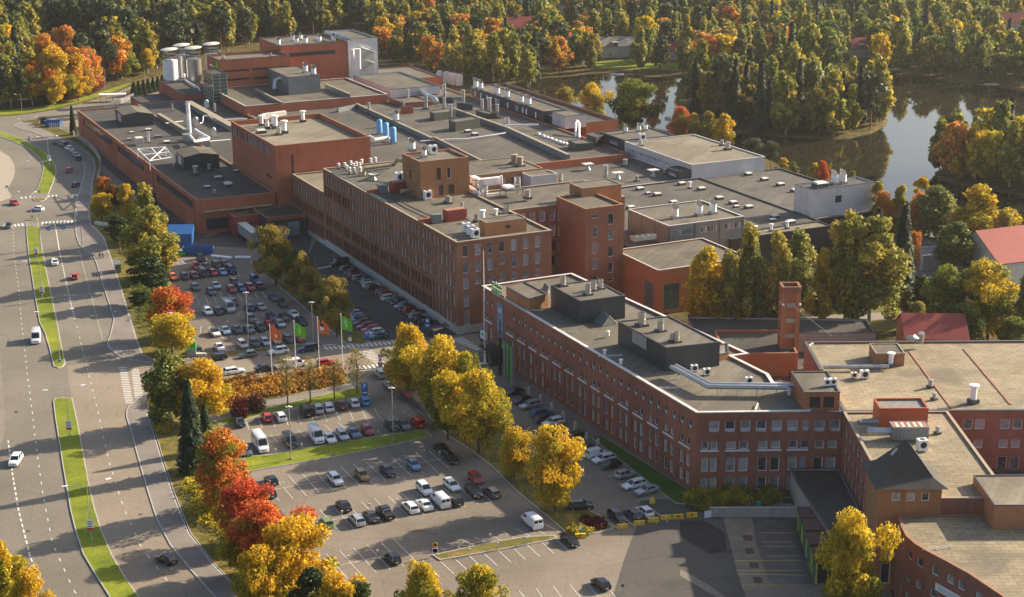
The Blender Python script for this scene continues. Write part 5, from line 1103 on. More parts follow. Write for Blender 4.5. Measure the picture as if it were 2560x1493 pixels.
def quads_mesh(name, v, clump, leaf, mat='leaf_gold'):
 n=len(v);me=bpy.data.meshes.new(name);me.vertices.add(4*n);me.vertices.foreach_set('co', v.reshape(-1).astype(np.float32))
 me.loops.add(4*n);me.loops.foreach_set('vertex_index', np.arange(4*n, dtype=np.int32));me.polygons.add(n)
 me.polygons.foreach_set('loop_start', np.arange(0,4*n,4, dtype=np.int32))
 for nm, arr in(('clump', clump),('leaf', leaf)):
  at=me.attributes.new(nm, 'FLOAT', 'FACE');at.data.foreach_set('value', np.asarray(arr, dtype=np.float32))
 me.materials.append(MATS[mat]);me.update();return me
def limbs(mb, h, top, rt, rg, n, spread, z0, bend=0.15):
 """tapered trunk with limbs"""
 pts=[(rg.normal()*0.02*h*i/5*bend*4, rg.normal()*0.02*h*i/5*bend*4, h*top*i/5) for i in range(6)]
 pts[0]=(0,0,-0.1);mb.tube(pts, rt,7,0, rt*0.25)
 for k in range(n):
  t=z0+(top*0.92-z0)*(k+0.5)/n;a=k*2.4+rg.random();z=h*t;ln=spread*(0.6+0.5*rg.random())
  p0=Vector((0,0, z));mb.tube([p0, p0+Vector((cos(a), sin(a),0.5))*ln*0.5, p0+Vector((cos(a), sin(a),0.75))*ln*0.95], rt*0.4*(1-t*0.5),5,0, rt*0.08)
def blobs_broad(rg, w, lo=0.22, n=46):
 """rounded but ragged crown: unit height 1, crown width w (relative)"""
 out=[];lean=rg.normal(size=3)*0.05;lob=rg.integers(3,6);ph=rg.random()*6
 for i in range(n):
  if rg.random()<0.14:continue
  z=lo+(1-lo)*((i+0.5)/n);t=(z-lo)/(1-lo);prof=(sin(pi*min(1, t*0.90+0.12)))**0.6
  a=i*2.399+rg.random()*0.9;prof*=1+0.2*sin(lob*a+ph+t*4);rr=w/2*prof*(0.3+0.62*rg.random());s=w*(0.085+0.10*rg.random()**1.5)
  out.append((rr*cos(a)+lean[0]*t, rr*sin(a)+lean[1]*t, min(z+rg.normal()*0.03,1-s*0.8), s*(0.8+0.5*rg.random()), s*(0.8+0.5*rg.random()), s*(0.65+0.4*rg.random())))
 for i in range(7):out.append((rg.normal()*w*0.1, rg.normal()*w*0.1, lo+(1-lo)*(0.15+0.1*i), w*0.2, w*0.2, w*0.14))
 return out
def blobs_birch(rg, w, lo=0.16, n=48):
 out=[];ph=rg.random()*6
 for i in range(n):
  if rg.random()<0.15:continue
  z=lo+(0.97-lo)*((i+0.5)/n);t=(z-lo)/(1-lo);prof=(1-t)**0.55*min(1,0.45+t*2.6)*(1+0.22*sin(ph+t*9))
  a=i*2.399+rg.random();rr=w/2*prof*(0.25+0.75*rg.random());s=w*(0.07+0.10*rg.random())*(0.55+0.6*prof)
  out.append((rr*cos(a), rr*sin(a), z+rg.normal()*0.02, s, s, s*(1.1+0.6*rg.random())))
 return out
def blobs_pine(rg, w, lo=0.45, n=22):
 out=[]
 for i in range(n):
  z=lo+(0.96-lo)*((i+0.5)/n);t=(z-lo)/(1-lo);prof=min(1,0.5+t*1.6)*(1-t**2.4)+0.18
  a=i*2.399+rg.random();rr=w/2*prof*(0.3+0.6*rg.random());s=w*(0.15+0.08*rg.random())
  out.append((rr*cos(a), rr*sin(a), z, s, s, s*0.55))
 return out
def spruce_quads(w, n, size, seed):
 rg=np.random.default_rng(seed);tiers=16;t=rg.random(n)**0.8;tier=np.floor(t*tiers);f=t*tiers-tier
 z=0.06+0.94*t;ang=rg.random(n)*2*pi;lobe=0.82+0.18*np.sin(ang*(6+tier%3)+tier*1.7)
 R=w/2*(1-t)**0.85*lobe;k=0.35+0.65*rg.random(n)**0.5;r=R*k+0.006
 zz=z-0.055*k*(1-t*0.6)+0.02*(1-f)
 c=np.stack([r*np.cos(ang), r*np.sin(ang), zz],1)
 o=np.stack([np.cos(ang), np.sin(ang),-0.55+0*ang],1);tt=np.stack([-np.sin(ang), np.cos(ang),0*ang],1)
 o+=rg.normal(size=(n,3))*0.25;sz=size*(0.6+0.7*rg.random(n))
 a=tt*sz[:, None]*0.38+rg.normal(size=(n,3))*size*0.08;b=o*sz[:, None]*0.55
 v=np.empty((n,4,3));v[:,0]=c-b;v[:,1]=c+a;v[:,2]=c+b;v[:,3]=c-a
 return v, rg.random(n), tier%5/5.0
TREES={}
def tree_kind(kind, var, lod):
 """unit-height crown and trunk meshes; lod 0 close, 1 distant"""
 key=(kind, var, lod)
 if key in TREES:return TREES[key]
 seed=hash((kind=='broad', kind=='birch', kind=='pine', kind=='spruce', kind=='column'))%1000+var*37+{'broad':1, 'birch':2, 'pine':3, 'spruce':4, 'sparse':5, 'slim':6}.get(kind,7)
 seed=var*37+{'broad':1, 'birch':2, 'pine':3, 'spruce':4, 'sparse':5, 'slim':6}.get(kind,7)*101
 rg=np.random.default_rng(seed);mb=MB()
 n={'broad':(14000,1700), 'birch':(8000,1300), 'pine':(5200,900), 'spruce':(5200,1000), 'sparse':(900,300), 'slim':(4500,800)}[kind][lod];W1=1.0
 if kind=='spruce':
  v, lf, cl=spruce_quads(0.42 if var%2 else 0.36, n,0.05 if lod==0 else 0.085, seed);mb.tube([(0,0,-0.01),(0,0,0.5),(0,0,0.97)],0.014,6,0,0.002);tm='bark'
 else:
  if kind=='broad':bl=blobs_broad(rg, W1*0.86,0.16+0.06*rg.random());limbs(mb,1,0.75,0.022, rg,8,0.34,0.16);tm='bark';sz=(0.0255,0.074)[lod]
  elif kind=='birch':bl=blobs_birch(rg,0.56);limbs(mb,1,0.9,0.013, rg,10,0.16,0.18);tm='birch_bark';sz=(0.023,0.058)[lod]
  elif kind=='slim':bl=blobs_birch(rg,0.36,0.10);limbs(mb,1,0.9,0.011, rg,8,0.11,0.15);tm='birch_bark';sz=(0.026,0.06)[lod]
  elif kind=='pine':bl=blobs_pine(rg,0.46,0.34+0.12*rg.random());limbs(mb,1,0.88,0.014, rg,9,0.18,0.42);tm='pine_bark';sz=(0.027,0.062)[lod]
  else:bl=blobs_broad(rg,0.62,0.3);limbs(mb,1,0.85,0.018, rg,16,0.36,0.3);limbs(mb,1,0.8,0.014, rg,14,0.3,0.35);tm='bark';sz=(0.024,0.05)[lod]
  v, bi, lf, br=leaf_mesh('crown', bl, n, sz, seed, droop=0.25 if kind in('birch', 'slim') else 0.0)
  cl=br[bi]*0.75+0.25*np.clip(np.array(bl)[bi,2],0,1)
 TREES[key]=(quads_mesh('crown', v, cl, lf), mb.mesh('trunk',[tm]), v.reshape(-1,3))
 w_=np.ptp(TREES[key][2][:,0]);TREES[key]=TREES[key]+(float(w_),)
 return TREES[key]
KN={'broad':'broadleaf_tree', 'birch':'birch_tree', 'pine':'pine_tree', 'spruce':'spruce_tree', 'sparse':'bare_young_tree', 'slim':'slim_birch_tree'}
def tree(kind, pal, p, h, w, label, group=None, lod=0, var=None, rz=None):
 var=RND.randrange(4 if lod==0 else 5) if var is None else var
 cr, tr,_, uw=tree_kind(kind, var, lod);s=w/uw
 t=thing(KN[kind], label, 'tree',(p[0], p[1], p[2] if len(p)>2 else 0), RND.uniform(0,6.28) if rz is None else rz, group)
 for nm, me in(('crown', cr),('trunk', tr)):
  o=bpy.data.objects.new(nm, me);COL.objects.link(o);o.parent=t;o.scale=(s, s, h)
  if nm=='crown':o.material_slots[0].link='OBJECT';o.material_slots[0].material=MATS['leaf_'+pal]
 return t
def T(kind, pal, bx, by, ty, w, label, k='0', grp=None, mul=1.0):
 """a tree by its foot, top and crown width in the photo"""
 b=Z(k, bx, by);tp=Z(k, bx, ty)[1];g=G(*b);h=height_at(b[0], b[1], tp);ww=w*mpp((g.x, g.y, h*0.6))*(1.28 if kind in('birch', 'slim') else 1.06)
 return tree(kind, pal, g, h, ww*mul, label, grp)
SW='tree belt beside the main road'
T('broad', 'gold',255,552,482,62, 'small gold tree with rusty leaves at the upper end of the belt beside the main road', grp=SW)
T('broad', 'orange',258,492,440,46, 'small orange tree topmost of the belt beside the main road', grp=SW)
T('broad', 'gold',322,548,460,56, 'round bright gold tree left of the tall pale birch by the low hall', grp=SW)
T('broad', 'brown',288,524,462,46, 'brown thin tree between the orange and the round gold one', grp=SW)
T('birch', 'yellowgreen',368,606,462,88, 'tall yellow green birch nearest the corner of the long low hall', grp=SW)
T('spruce', 'spruce',392,560,480,26, 'thin dark spruce beside the tall yellow green birch', grp=SW)
T('pine', 'darkgreen',300,634,538,70, 'dark green pine on the verge above the bus shelter', grp=SW)
T('birch', 'yellowgreen',384,700,520,122, 'broad hanging yellow green birch left of the blue skips', grp=SW)
T('birch', 'gold',412,690,566,62, 'yellow birch in front of the blue skips', grp=SW)
T('pine', 'darkgreen',384,756,640,96, 'bushy dark green conifer left of the upper car park', grp=SW)
T('pine', 'darkgreen',352,778,726,56, 'small dark green bush conifer below the bushy one', grp=SW)
T('broad', 'redorange',428,846,716,136, 'orange maple leaning over the corner of the upper car park', grp=SW)
T('broad', 'goldgreen',432,888,784,128, 'yellow green maple just below the orange maple by the green sign', grp=SW)
T('birch', 'birchgreen',425,1062,876,104, 'pale green birch at the street corner below the flag street', grp=SW)
T('broad', 'gold',517,1062,903,142, 'round golden maple at the left end of the orange hedge bed', grp=SW)
T('spruce', 'spruce',483,1180,950,84, 'tall dark spruce in front of the golden maple', grp=SW)
T('spruce', 'spruce',517,1130,1010,54, 'shorter dark spruce close behind the tall one', grp=SW)
T('broad', 'redorange',556,1275,1072,160, 'red topped maple with a green lower crown beside the white minibus', grp=SW)
T('broad', 'red',612,1362,1200,160, 'vivid red orange maple next to the lower car park', grp=SW)
T('broad', 'redorange',678,1450,1250,190, 'broad orange maple with a bronze crown at the left of the lower car park', grp=SW)
T('broad', 'gold',735,1520,1290,200, 'big golden orange maple at the bottom of the belt', grp=SW)
T('broad', 'goldgreen',612,1440,1300,130, 'yellow green maple at the pavement below the red one', grp=SW)
T('broad', 'gold',655,1560,1360,150, 'golden tree at the bottom edge left of the big maples', grp=SW)
T('pine', 'darkgreen',790,1600,1424,96, 'dark green conifer peeping over the bottom edge among gold leaves', grp=SW)
T('broad', 'gold',850,1620,1426,130, 'gold treetop behind the dark conifer at the bottom edge', grp=SW)
T('pine', 'darkgreen',905,1620,1452,84, 'dark conifer top at the bottom edge right of the gold treetop', grp=SW)
T('broad', 'goldgreen',1055,1590,1415,142, 'green and gold round treetop at the bottom edge left of its neighbour', grp=SW)
T('broad', 'goldgreen',1192,1600,1418,160, 'yellower round treetop at the bottom edge right of its neighbour', grp=SW)
T('birch', 'gold',8,1540,1348,110, 'yellow birch at the left bottom corner', grp=SW)
T('broad', 'gold',72,1600,1424,120, 'low yellow crown at the left bottom corner beside the birch', grp=SW)
GM='trees on the strip in the upper car park'
T('broad', 'olive',690,714,564,128, 'largest bronze gold tree at the top of the car park strip', grp=GM)
T('broad', 'green',742,728,628,70, 'dark green tree squeezed second on the car park strip', grp=GM)
T('broad', 'olive',766,754,630,74, 'pointed bronze tree in the middle of the car park strip', grp=GM)
T('broad', 'olive',790,775,668,82, 'fourth bronze tree on the car park strip', grp=GM)
T('broad', 'olive',842,842,694,110, 'round bronze tree at the flagpole end of the car park strip', grp=GM)
GO_='trees on the strip along the office lane'
T('broad', 'gold',1022,985,818,140, 'golden tree first on the office strip nearest the zebra crossing', grp=GO_)
T('broad', 'goldgreen',1092,1045,842,150, 'green and gold tree second on the office strip', grp=GO_)
T('broad', 'goldgreen',1165,1060,884,104, 'narrow gold green tree beside the flag mast on the office strip', grp=GO_)
T('broad', 'goldgreen',1120,1100,925,120, 'dark lower tree below the second on the office strip', grp=GO_)
T('broad', 'gold',1197,1132,933,188, 'big spreading gold tree on the office strip above the thin one', grp=GO_)
T('broad', 'gold',1285,1196,1066,96, 'thin small gold tree on the office strip', grp=GO_)
T('sparse', 'gold',1330,1200,1080,70, 'nearly bare young tree between the thin and the last yellow tree', grp=GO_)
T('broad', 'gold',1387,1278,1062,168, 'last and brightest yellow tree on the office strip above the parked dark car', grp=GO_)
T('broad', 'goldgreen',2127,1560,1272,176, 'yellow green tree in front of the loading doors in the lower right', None or '0', GO_)
GBz='birches in the courtyard'
T('birch', 'gold',1760,826,622,112, 'gold birch first in the courtyard row by the glass corner bay', grp=GBz)
T('birch', 'birchgreen',1820,834,632,96, 'green birch second in the courtyard row', grp=GBz)
T('birch', 'yellowgreen',1868,800,566,100, 'tall pale birch topped with gold behind the second', grp=GBz)
T('birch', 'birchgreen',1880,826,645,90, 'low green birch in front of the tall pale one', grp=GBz)
T('birch', 'yellowgreen',1940,826,584,100, 'yellow green birch left of the hose tower', grp=GBz)
T('birch', 'birchgreen',1988,800,578,92, 'pale green birch just behind the hose tower', grp=GBz)
T('birch', 'goldgreen',2052,820,630,88, 'small gold birch right of the hose tower', grp=GBz)
T('birch', 'yellowgreen',2110,818,540,116, 'tall gold topped birch second from the right in the courtyard row', grp=GBz)
T('birch', 'yellowgreen',2172,816,545,160, 'broadest yellow green birch at the right end of the courtyard row', grp=GBz)
GR='trees between the courtyard and the lake'
T('spruce', 'spruce',2250,745,512,84, 'dark spruce rising behind the broadest courtyard birch', grp=GR)
T('spruce', 'spruce',2192,640,520,62, 'dark spruce against the white panelled block', grp=GR)
T('broad', 'orange',2206,605,478,66, 'orange crowned maple right of the white panelled block', grp=GR)
T('broad', 'orange',2288,604,484,70, 'orange maple before the pale terrace', grp=GR)
T('birch', 'birchgreen',2338,610,466,110, 'grey green birch beside the orange maple at the water', grp=GR)
T('slim', 'yellowgreen',2245,606,466,44, 'slim yellow birch between the two orange maples', grp=GR)
T('slim', 'yellowgreen',2190,600,450,40, 'slim pale birch behind the white panelled block', grp=GR)
T('broad', 'orange',2278,692,578,54, 'narrow orange tree against the dark spruce', grp=GR)
T('birch', 'gold',2440,650,470,140, 'big gold birch by the water at the right', grp=GR)
T('birch', 'gold',2392,628,528,84, 'pale gold birch left of the big gold one', grp=GR)
T('birch', 'birchgreen',2385,695,556,92, 'dark green birch below the big gold one', grp=GR)
T('birch', 'yellowgreen',2505,660,530,80, 'yellow birch between the big gold one and the red barn', grp=GR)
T('broad', 'gold',2550,640,570,60, 'small yellow tree at the right edge above the red barn', grp=GR)
T('broad', 'green',2372,846,664,136, 'broad green maple in front of the red barn, left of the gold one', grp=GR)
T('broad', 'goldgreen',2468,856,660,180, 'large green and gold maple in front of the red barn', grp=GR)
T('broad', 'green',2400,880,760,130, 'low dark green tree between the maples and the sheet roof', grp=GR)
T('birch', 'birchgreen',2558,866,682,84, 'pale green birch at the right edge under the red barn', grp=GR)
T('broad', 'green',2530,890,790,90, 'dark green bushy tree at the right edge behind the sheet roof', grp=GR)
T('broad', 'darkgreen',2310,800,690,70, 'dark green tree left of the broad green maple', grp=GR)
T('broad', 'yellowgreen',2290,824,754,56, 'small yellow green bush tree left of the green maples', grp=GR)
T('broad', 'olive',2262,796,726,46, 'olive bush right of the broadest courtyard birch', grp=GR)
GL='trees on the near lake shore'
T('broad', 'goldgreen',1487,318,207,78, 'gold green tree behind the lake side hall, left of the big green one', grp=GL)
T('broad', 'green',1580,330,196,128, 'big rounded green tree with a red patch on the near lake shore', grp=GL)
T('broad', 'redorange',1586,330,246,52, 'small red and green tree in front of the big rounded green one', grp=GL)
T('broad', 'orange',1632,330,256,50, 'small orange topped tree right of the big rounded green one', grp=GL)
T('broad', 'redorange',1698,350,268,76, 'red crowned maple behind the dark lake block', grp=GL)
T('broad', 'goldgreen',1735,352,284,42, 'low yellow green tree right of the red crowned maple', grp=GL)
T('birch', 'yellowgreen',1770,358,280,56, 'yellow birch behind the white walled hall roof', grp=GL)
T('birch', 'gold',1808,372,286,56, 'gold birch last before the open water', grp=GL)
T('broad', 'yellowgreen',1410,282,218,64, 'yellow green bush tree at the water behind the long penthouse', grp=GL)
T('pine', 'pine',1882,420,346,76, 'bushy pine behind the right end of the white walled hall', grp=GL)
T('pine', 'pine',1926,425,352,44, 'small pine at the right corner of the white walled hall', grp=GL)
T('slim', 'gold',1957,430,394,26, 'tiny gold tree left of the red one on the shore', grp=GL)
T('slim', 'yellowgreen',1982,438,404,26, 'tiny pale tree beside the tiny gold one', grp=GL)
T('broad', 'goldgreen',2032,462,408,36, 'little yellow green tree touching the red one on the shore', grp=GL)
T('broad', 'red',2056,464,402,40, 'small bright red maple on the shore above the low halls', grp=GL)
T('slim', 'yellowgreen',2128,470,428,22, 'tiny pale bush tree behind the round vents of the white block', grp=GL)
T('slim', 'gold',2300,560,440,50, 'slim gold tree at the water right of the white block', grp=GL)
T('spruce', 'spruce',184,338,264,22, 'single dark spruce between the service road and the long low hall', grp='single trees by the works')
for i,(x, y) in enumerate(((336,240),(348,238),(360,236),(372,233),(384,230),(396,227),(407,224),(418,221))):
 T('spruce', 'darkgreen', x, y, y-36,24, 'clipped dark green conifer in the screen left of the silos'+which(i,8), grp='conifer screen by the silos')
for i,(x, y, ty) in enumerate(((853,1022-2,895),(738,1022,905),(820,1000,900),(894,988,872))):
 T('sparse', 'olive',*((868,0) if False else(Z('d',0,0)[0],0))[:0],*(((720,1018,885),(776,1007,895),(836,998,898),(893,985,868))[i]),64, 'thin half bare street tree in the hedge bed'+which(i,4), grp='street trees in the hedge bed')
def shrub(name, label, poly, h, pal, n, size, cat='hedge', group=None, k='0', rough=0.35):
 """a hedge or shrub bed: leaf sprays heaped over a ground outline"""
 P=clean([ZG(k,*q) for q in poly]);xs=[p.x for p in P];ys=[p.y for p in P];rg=np.random.default_rng(len(name)+n)
 def inside(x, y):
  c=False
  for a, b in zip(P, P[1:]+P[:1]):
   if(a.y>y)!=(b.y>y) and x<(b.x-a.x)*(y-a.y)/(b.y-a.y)+a.x:c=not c
  return c
 bl=[];tries=0;area=(max(xs)-min(xs))*(max(ys)-min(ys));r0=max(0.7, min(1.5, sqrt(area)/9))
 while len(bl)<max(8, area/(r0*r0*1.6)) and tries<4000:
  tries+=1;x=rg.uniform(min(xs), max(xs));y=rg.uniform(min(ys), max(ys))
  if inside(x, y):hh=h*(1-rough*rg.random());bl.append((x, y, hh*0.45, r0*(0.7+0.5*rg.random()), r0*(0.7+0.5*rg.random()), hh*0.58))
 c=np.mean([[b[0], b[1]] for b in bl], axis=0);bl=[(b[0]-c[0], b[1]-c[1])+b[2:] for b in bl]
 v, bi, lf, br=leaf_mesh(name, bl, n, size, n+3, fill=0.75);v[:,:,2]=np.maximum(v[:,:,2],0.02)
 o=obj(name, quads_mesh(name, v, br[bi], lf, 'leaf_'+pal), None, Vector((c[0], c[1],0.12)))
 return tag(o, label, cat, group)
shrub('hedge', 'wide rust and gold hedge bed behind the flagpoles',[(562,957),(640,949),(800,934),(850,930),(868,945),(856,958),(760,978),(655,1000),(560,1024),(540,1000)],1.7, 'hedge',15000,0.36)
shrub('shrub', 'reddish brown bush at the lower left of the hedge bed',[(577,1030),(612,1024),(620,1046),(590,1052)],3.2, 'maroon',1800,0.3, 'bush')
shrub('shrub', 'reddish brown bush right of the other one under the hedge bed',[(618,1022),(655,1010),(660,1030),(626,1044)],3.2, 'brown',1800,0.3, 'bush')
shrub('hedge', 'long clipped yellow olive hedge at the foot of the office front',[Z('g',*q) for q in[(30,100),(60,40),(400,10),(900,0),(1250,20),(1430,90),(1400,150),(1100,185),(700,215),(330,250),(90,215)]],2.0, 'goldgreen',13000,0.26)
shrub('shrub', 'low dark red bush by the yellow barriers',[Z('C2',*q) for q in[(1310,745),(1400,735),(1520,760),(1555,800),(1500,850),(1340,800)]],0.9, 'maroon',2600,0.24, 'bush')
shrub('shrub', 'green and yellow low bushes beside the dark red bush',[Z('C2',*q) for q in[(1180,830),(1320,800),(1440,850),(1420,890),(1240,900)]],0.8, 'goldgreen',1600,0.24, 'bush')
shrub('shrub', 'yellow bush at the corner of the lower pavement',[Z('r4',*q) for q in[(1050,330),(1130,310),(1170,360),(1090,375)]],1.3, 'gold',900,0.28, 'bush')
shrub('shrub', 'dark green bush above the yellow corner bush',[Z('r4',*q) for q in[(1010,250),(1080,240),(1180,310),(1060,320)]],1.5, 'green',1300,0.28, 'bush')
shrub('shrub', 'yellow shrub under the pale green corner birch',[Z('r4',*q) for q in[(1010,110),(1050,90),(1065,190),(1025,200)]],1.6, 'gold',900,0.28, 'bush')
shrub('undergrowth', 'tangled brown green undergrowth below the round gold tree in the road belt',[(262,560),(300,540),(345,560),(380,610),(400,650),(360,650),(320,640),(280,600)],1.6, 'olive',4200,0.32, 'undergrowth')
shrub('undergrowth', 'dark leafy undergrowth at the fence above the orange tree',[(248,455),(290,480),(335,520),(300,530),(262,500)],1.5, 'olive',2600,0.32, 'undergrowth')
shrub('undergrowth', 'green undergrowth between the conifers and the upper car park',[(330,690),(405,690),(425,760),(400,840),(350,800)],1.7, 'green',3800,0.34, 'undergrowth')
shrub('undergrowth', 'leafy undergrowth at the foot of the red maples',[(455,1200),(530,1200),(620,1310),(660,1400),(600,1420),(500,1300)],1.5, 'goldgreen',5200,0.34, 'undergrowth')
shrub('undergrowth', 'low maroon bushes along the road bank at the upper left',[(165,245),(230,225),(262,206),(258,214),(232,236),(175,250)],2.0, 'maroon',2200,0.6, 'undergrowth')
shrub('shrub', 'low bushes under the courtyard birches',[(1735,800),(1800,790),(1900,770),(1910,782),(1800,806),(1745,815)],1.2, 'yellowgreen',2600,0.4, 'bush')
# ---- woods: scattered trees, each its own thing; the far rows as one mass per kind
def inpoly(q, poly):
 c=False;x, y=q
 for(ax, ay),(bx, by) in zip(poly, poly[1:]+poly[:1]):
  if(ay>y)!=(by>y) and x<(bx-ax)*(y-ay)/(by-ay)+ax:c=not c
 return c
FAR={}
ADJ={'pine':'dark green pine', 'birch':'birch', 'broad':'round crowned tree', 'spruce':'dark pointed spruce', 'slim':'slim birch'}
PALN={'gold':'golden', 'goldgreen':'gold and green', 'yellowgreen':'yellow green', 'birchgreen':'pale green', 'green':'green', 'darkgreen':'deep green', 'orange':'orange', 'redorange':'red and orange', 'red':'red', 'olive':'olive gold', 'spruce':'', 'pine':'', 'brown':'brown'}
CNT={}
def wood(where, poly, spacing, mix, hr=(15,23), far_y=-1, avoid=(), seed=1):
 """mix: list of (weight, kind, palette)"""
 rg=random.Random(seed);P=[G(*q) for q in poly];x0, x1=min(p.x for p in P), max(p.x for p in P);y0, y1=min(p.y for p in P), max(p.y for p in P)
 pts=[];cell={};tries=int((x1-x0)*(y1-y0)/spacing**2*4)
 for _ in range(tries):
  x, y=rg.uniform(x0, x1), rg.uniform(y0, y1);q=PX((x, y,0))
  if not(-70<q[0]<2640) or not inpoly(q, poly) or any(inpoly(q, a) for a in avoid):continue
  ci=(int(x//spacing), int(y//spacing))
  if any((x-a)**2+(y-b)**2<spacing**2 for i in(-1,0,1) for j in(-1,0,1) for a, b in cell.get((ci[0]+i, ci[1]+j),())):continue
  cell.setdefault(ci,[]).append((x, y));pts.append((x, y, q))
 tot=sum(m[0] for m in mix)
 for x, y, q in pts:
  r=(0.5*(0.5+0.5*sin(x*0.031+y*0.047+seed))+0.5*rg.random()) if rg.random()<0.45 else rg.random();r*=tot*0.9999
  for wt, kind, pal in mix:
   r-=wt
   if r<0:break
  h=rg.uniform(*hr)*{'spruce':1.08, 'pine':1.05, 'broad':0.85}.get(kind,1.0);w=h*{'pine':0.5, 'birch':0.62, 'broad':0.86, 'spruce':0.33, 'slim':0.34}[kind]*rg.uniform(0.85,1.15)
  w=min(w, spacing*2.3)
  if q[1]<far_y:FAR.setdefault((kind, pal),[]).append((x, y, h, w, rg.uniform(0,6.28)))
  else:
   CNT[kind]=CNT.get(kind,0)+1
   tree(kind, pal,(x, y,0), h, w,('%s %s in %s'%(PALN[pal], ADJ[kind], where)).strip(), 'trees in '+where,1, rz=rg.uniform(0,6.28))
W1=[(-60,268),(0,274),(60,268),(130,255),(190,240),(240,222),(290,205),(345,190),(420,178),(470,165),(600,120),(900,70),(900,-8),(-60,-8)]
wood('the pine wood beyond the road at the upper left', W1,8.2,[(42, 'pine', 'pine'),(9, 'spruce', 'spruce'),(24, 'birch', 'yellowgreen'),(12, 'birch', 'birchgreen'),(3, 'broad', 'orange'),(3, 'broad', 'gold'),(6, 'broad', 'olive'),(3, 'broad', 'goldgreen')],(17,25),52,[[(70,250),(250,205),(262,130),(240,110),(90,110),(60,180)]],3)
for i,(x, y, ty, w, pal) in enumerate(((100,262,150,80, 'orange'),(150,255,115,110, 'gold'),(195,244,118,110, 'orange'),(232,226,120,80, 'orange'),(120,235,85,80, 'orange'),(170,215,66,90, 'orange'),(82,250,140,60, 'gold'),(215,205,95,70, 'redorange'),(140,265,190,60, 'gold'),(196,252,185,60, 'gold'))):
 T('broad', pal, x, y, ty, w, '%s maple in the clump at the upper road bend'%PALN[pal]+which(i,10, 'front', 'back'), grp='orange maple clump at the bend')
T('birch', 'birchgreen',240,160,60,56, 'tall pale green birch rising behind the orange maple clump', grp='orange maple clump at the bend')
T('birch', 'birchgreen',110,150,90,46, 'small pale green birch behind the left of the orange maple clump', grp='orange maple clump at the bend')
T('pine', 'pine',45,268,160,66, 'dark pine left of the orange maple clump', grp='orange maple clump at the bend')
T('pine', 'pine',15,270,150,60, 'dark pine at the left edge beside the road', grp='orange maple clump at the bend')
T('broad', 'darkgreen',112,262,214,36, 'little dark bush tree before the orange maple clump', grp='orange maple clump at the bend')
T('birch', 'yellowgreen',305,196,85,66, 'broad yellow birch at the road bend left of the silos', grp='orange maple clump at the bend')
T('broad', 'gold',368,186,122,46, 'gold leaning tree just left of the silos', grp='orange maple clump at the bend')
W2=[(900,62),(960,150),(1050,172),(1130,190),(1210,205),(1300,226),(1350,205),(1370,190),(1440,186),(1500,183),(1560,180),(1640,186),(1700,192),(1900,192),(1950,150),(1900,-8),(900,-8)]
AV2=[[(1488,200),(1488,130),(1596,128),(1600,200)],[(1655,200),(1650,140),(1715,140),(1712,200)],[(1262,140),(1270,72),(1352,72),(1345,140)],[(1370,100),(1370,45),(1430,45),(1430,100)],[(1120,90),(1120,40),(1185,40),(1185,90)],[(905,40),(905,-10),(930,-10),(940,40)]]
wood('the mixed wood behind the works', W2,8.6,[(26, 'birch', 'yellowgreen'),(20, 'birch', 'birchgreen'),(6, 'broad', 'orange'),(7, 'broad', 'gold'),(10, 'broad', 'olive'),(9, 'spruce', 'spruce'),(13, 'pine', 'pine'),(5, 'broad', 'green'),(1, 'broad', 'redorange'),(5, 'broad', 'goldgreen')],(13,21),56, AV2,9)
W3=[(1702,262),(1740,286),(1835,328),(1930,339),(2050,345),(2120,345),(2175,331),(2205,314),(2208,302),(2185,290),(2110,278),(2000,268),(1880,256),(1760,249),(1708,252)]
wood('the wooded island in the lake', W3,6.4,[(26, 'birch', 'yellowgreen'),(18, 'birch', 'birchgreen'),(16, 'spruce', 'spruce'),(8, 'pine', 'pine'),(2, 'broad', 'orange'),(1, 'broad', 'red'),(14, 'broad', 'olive'),(11, 'slim', 'yellowgreen')],(17,26),-1,[],21)
W4=[(1950,150),(1930,194),(2060,197),(2219,190),(2345,196),(2464,210),(2620,238),(2620,-8),(1900,-8)]
AV4=[[(2118,205),(2112,125),(2195,125),(2180,205)],[(2480,130),(2470,70),(2620,64),(2620,130)],[(1990,80),(1990,10),(2080,10),(2070,80)],[(2110,44),(2110,14),(2245,14),(2245,44)],[(2340,38),(2340,0),(2540,-8),(2540,30)]]
wood('the green wood on the far right lake bank', W4,8.6,[(20, 'broad', 'green'),(20, 'birch', 'birchgreen'),(16, 'birch', 'yellowgreen'),(6, 'broad', 'gold'),(2, 'broad', 'orange'),(9, 'spruce', 'spruce'),(8, 'broad', 'goldgreen'),(6, 'slim', 'birchgreen'),(8, 'broad', 'olive')],(15,22),70, AV4,33)
W5=[(2342,444),(2396,458),(2470,471),(2560,486),(2680,510),(2680,414),(2560,408),(2440,410),(2374,420),(2342,432)]
wood('the wooded point at the right of the lake', W5,6.2,[(28, 'birch', 'birchgreen'),(24, 'birch', 'yellowgreen'),(16, 'broad', 'gold'),(10, 'broad', 'green'),(6, 'broad', 'orange'),(10, 'slim', 'yellowgreen'),(6, 'spruce', 'spruce')],(17,25),-1,[],41)
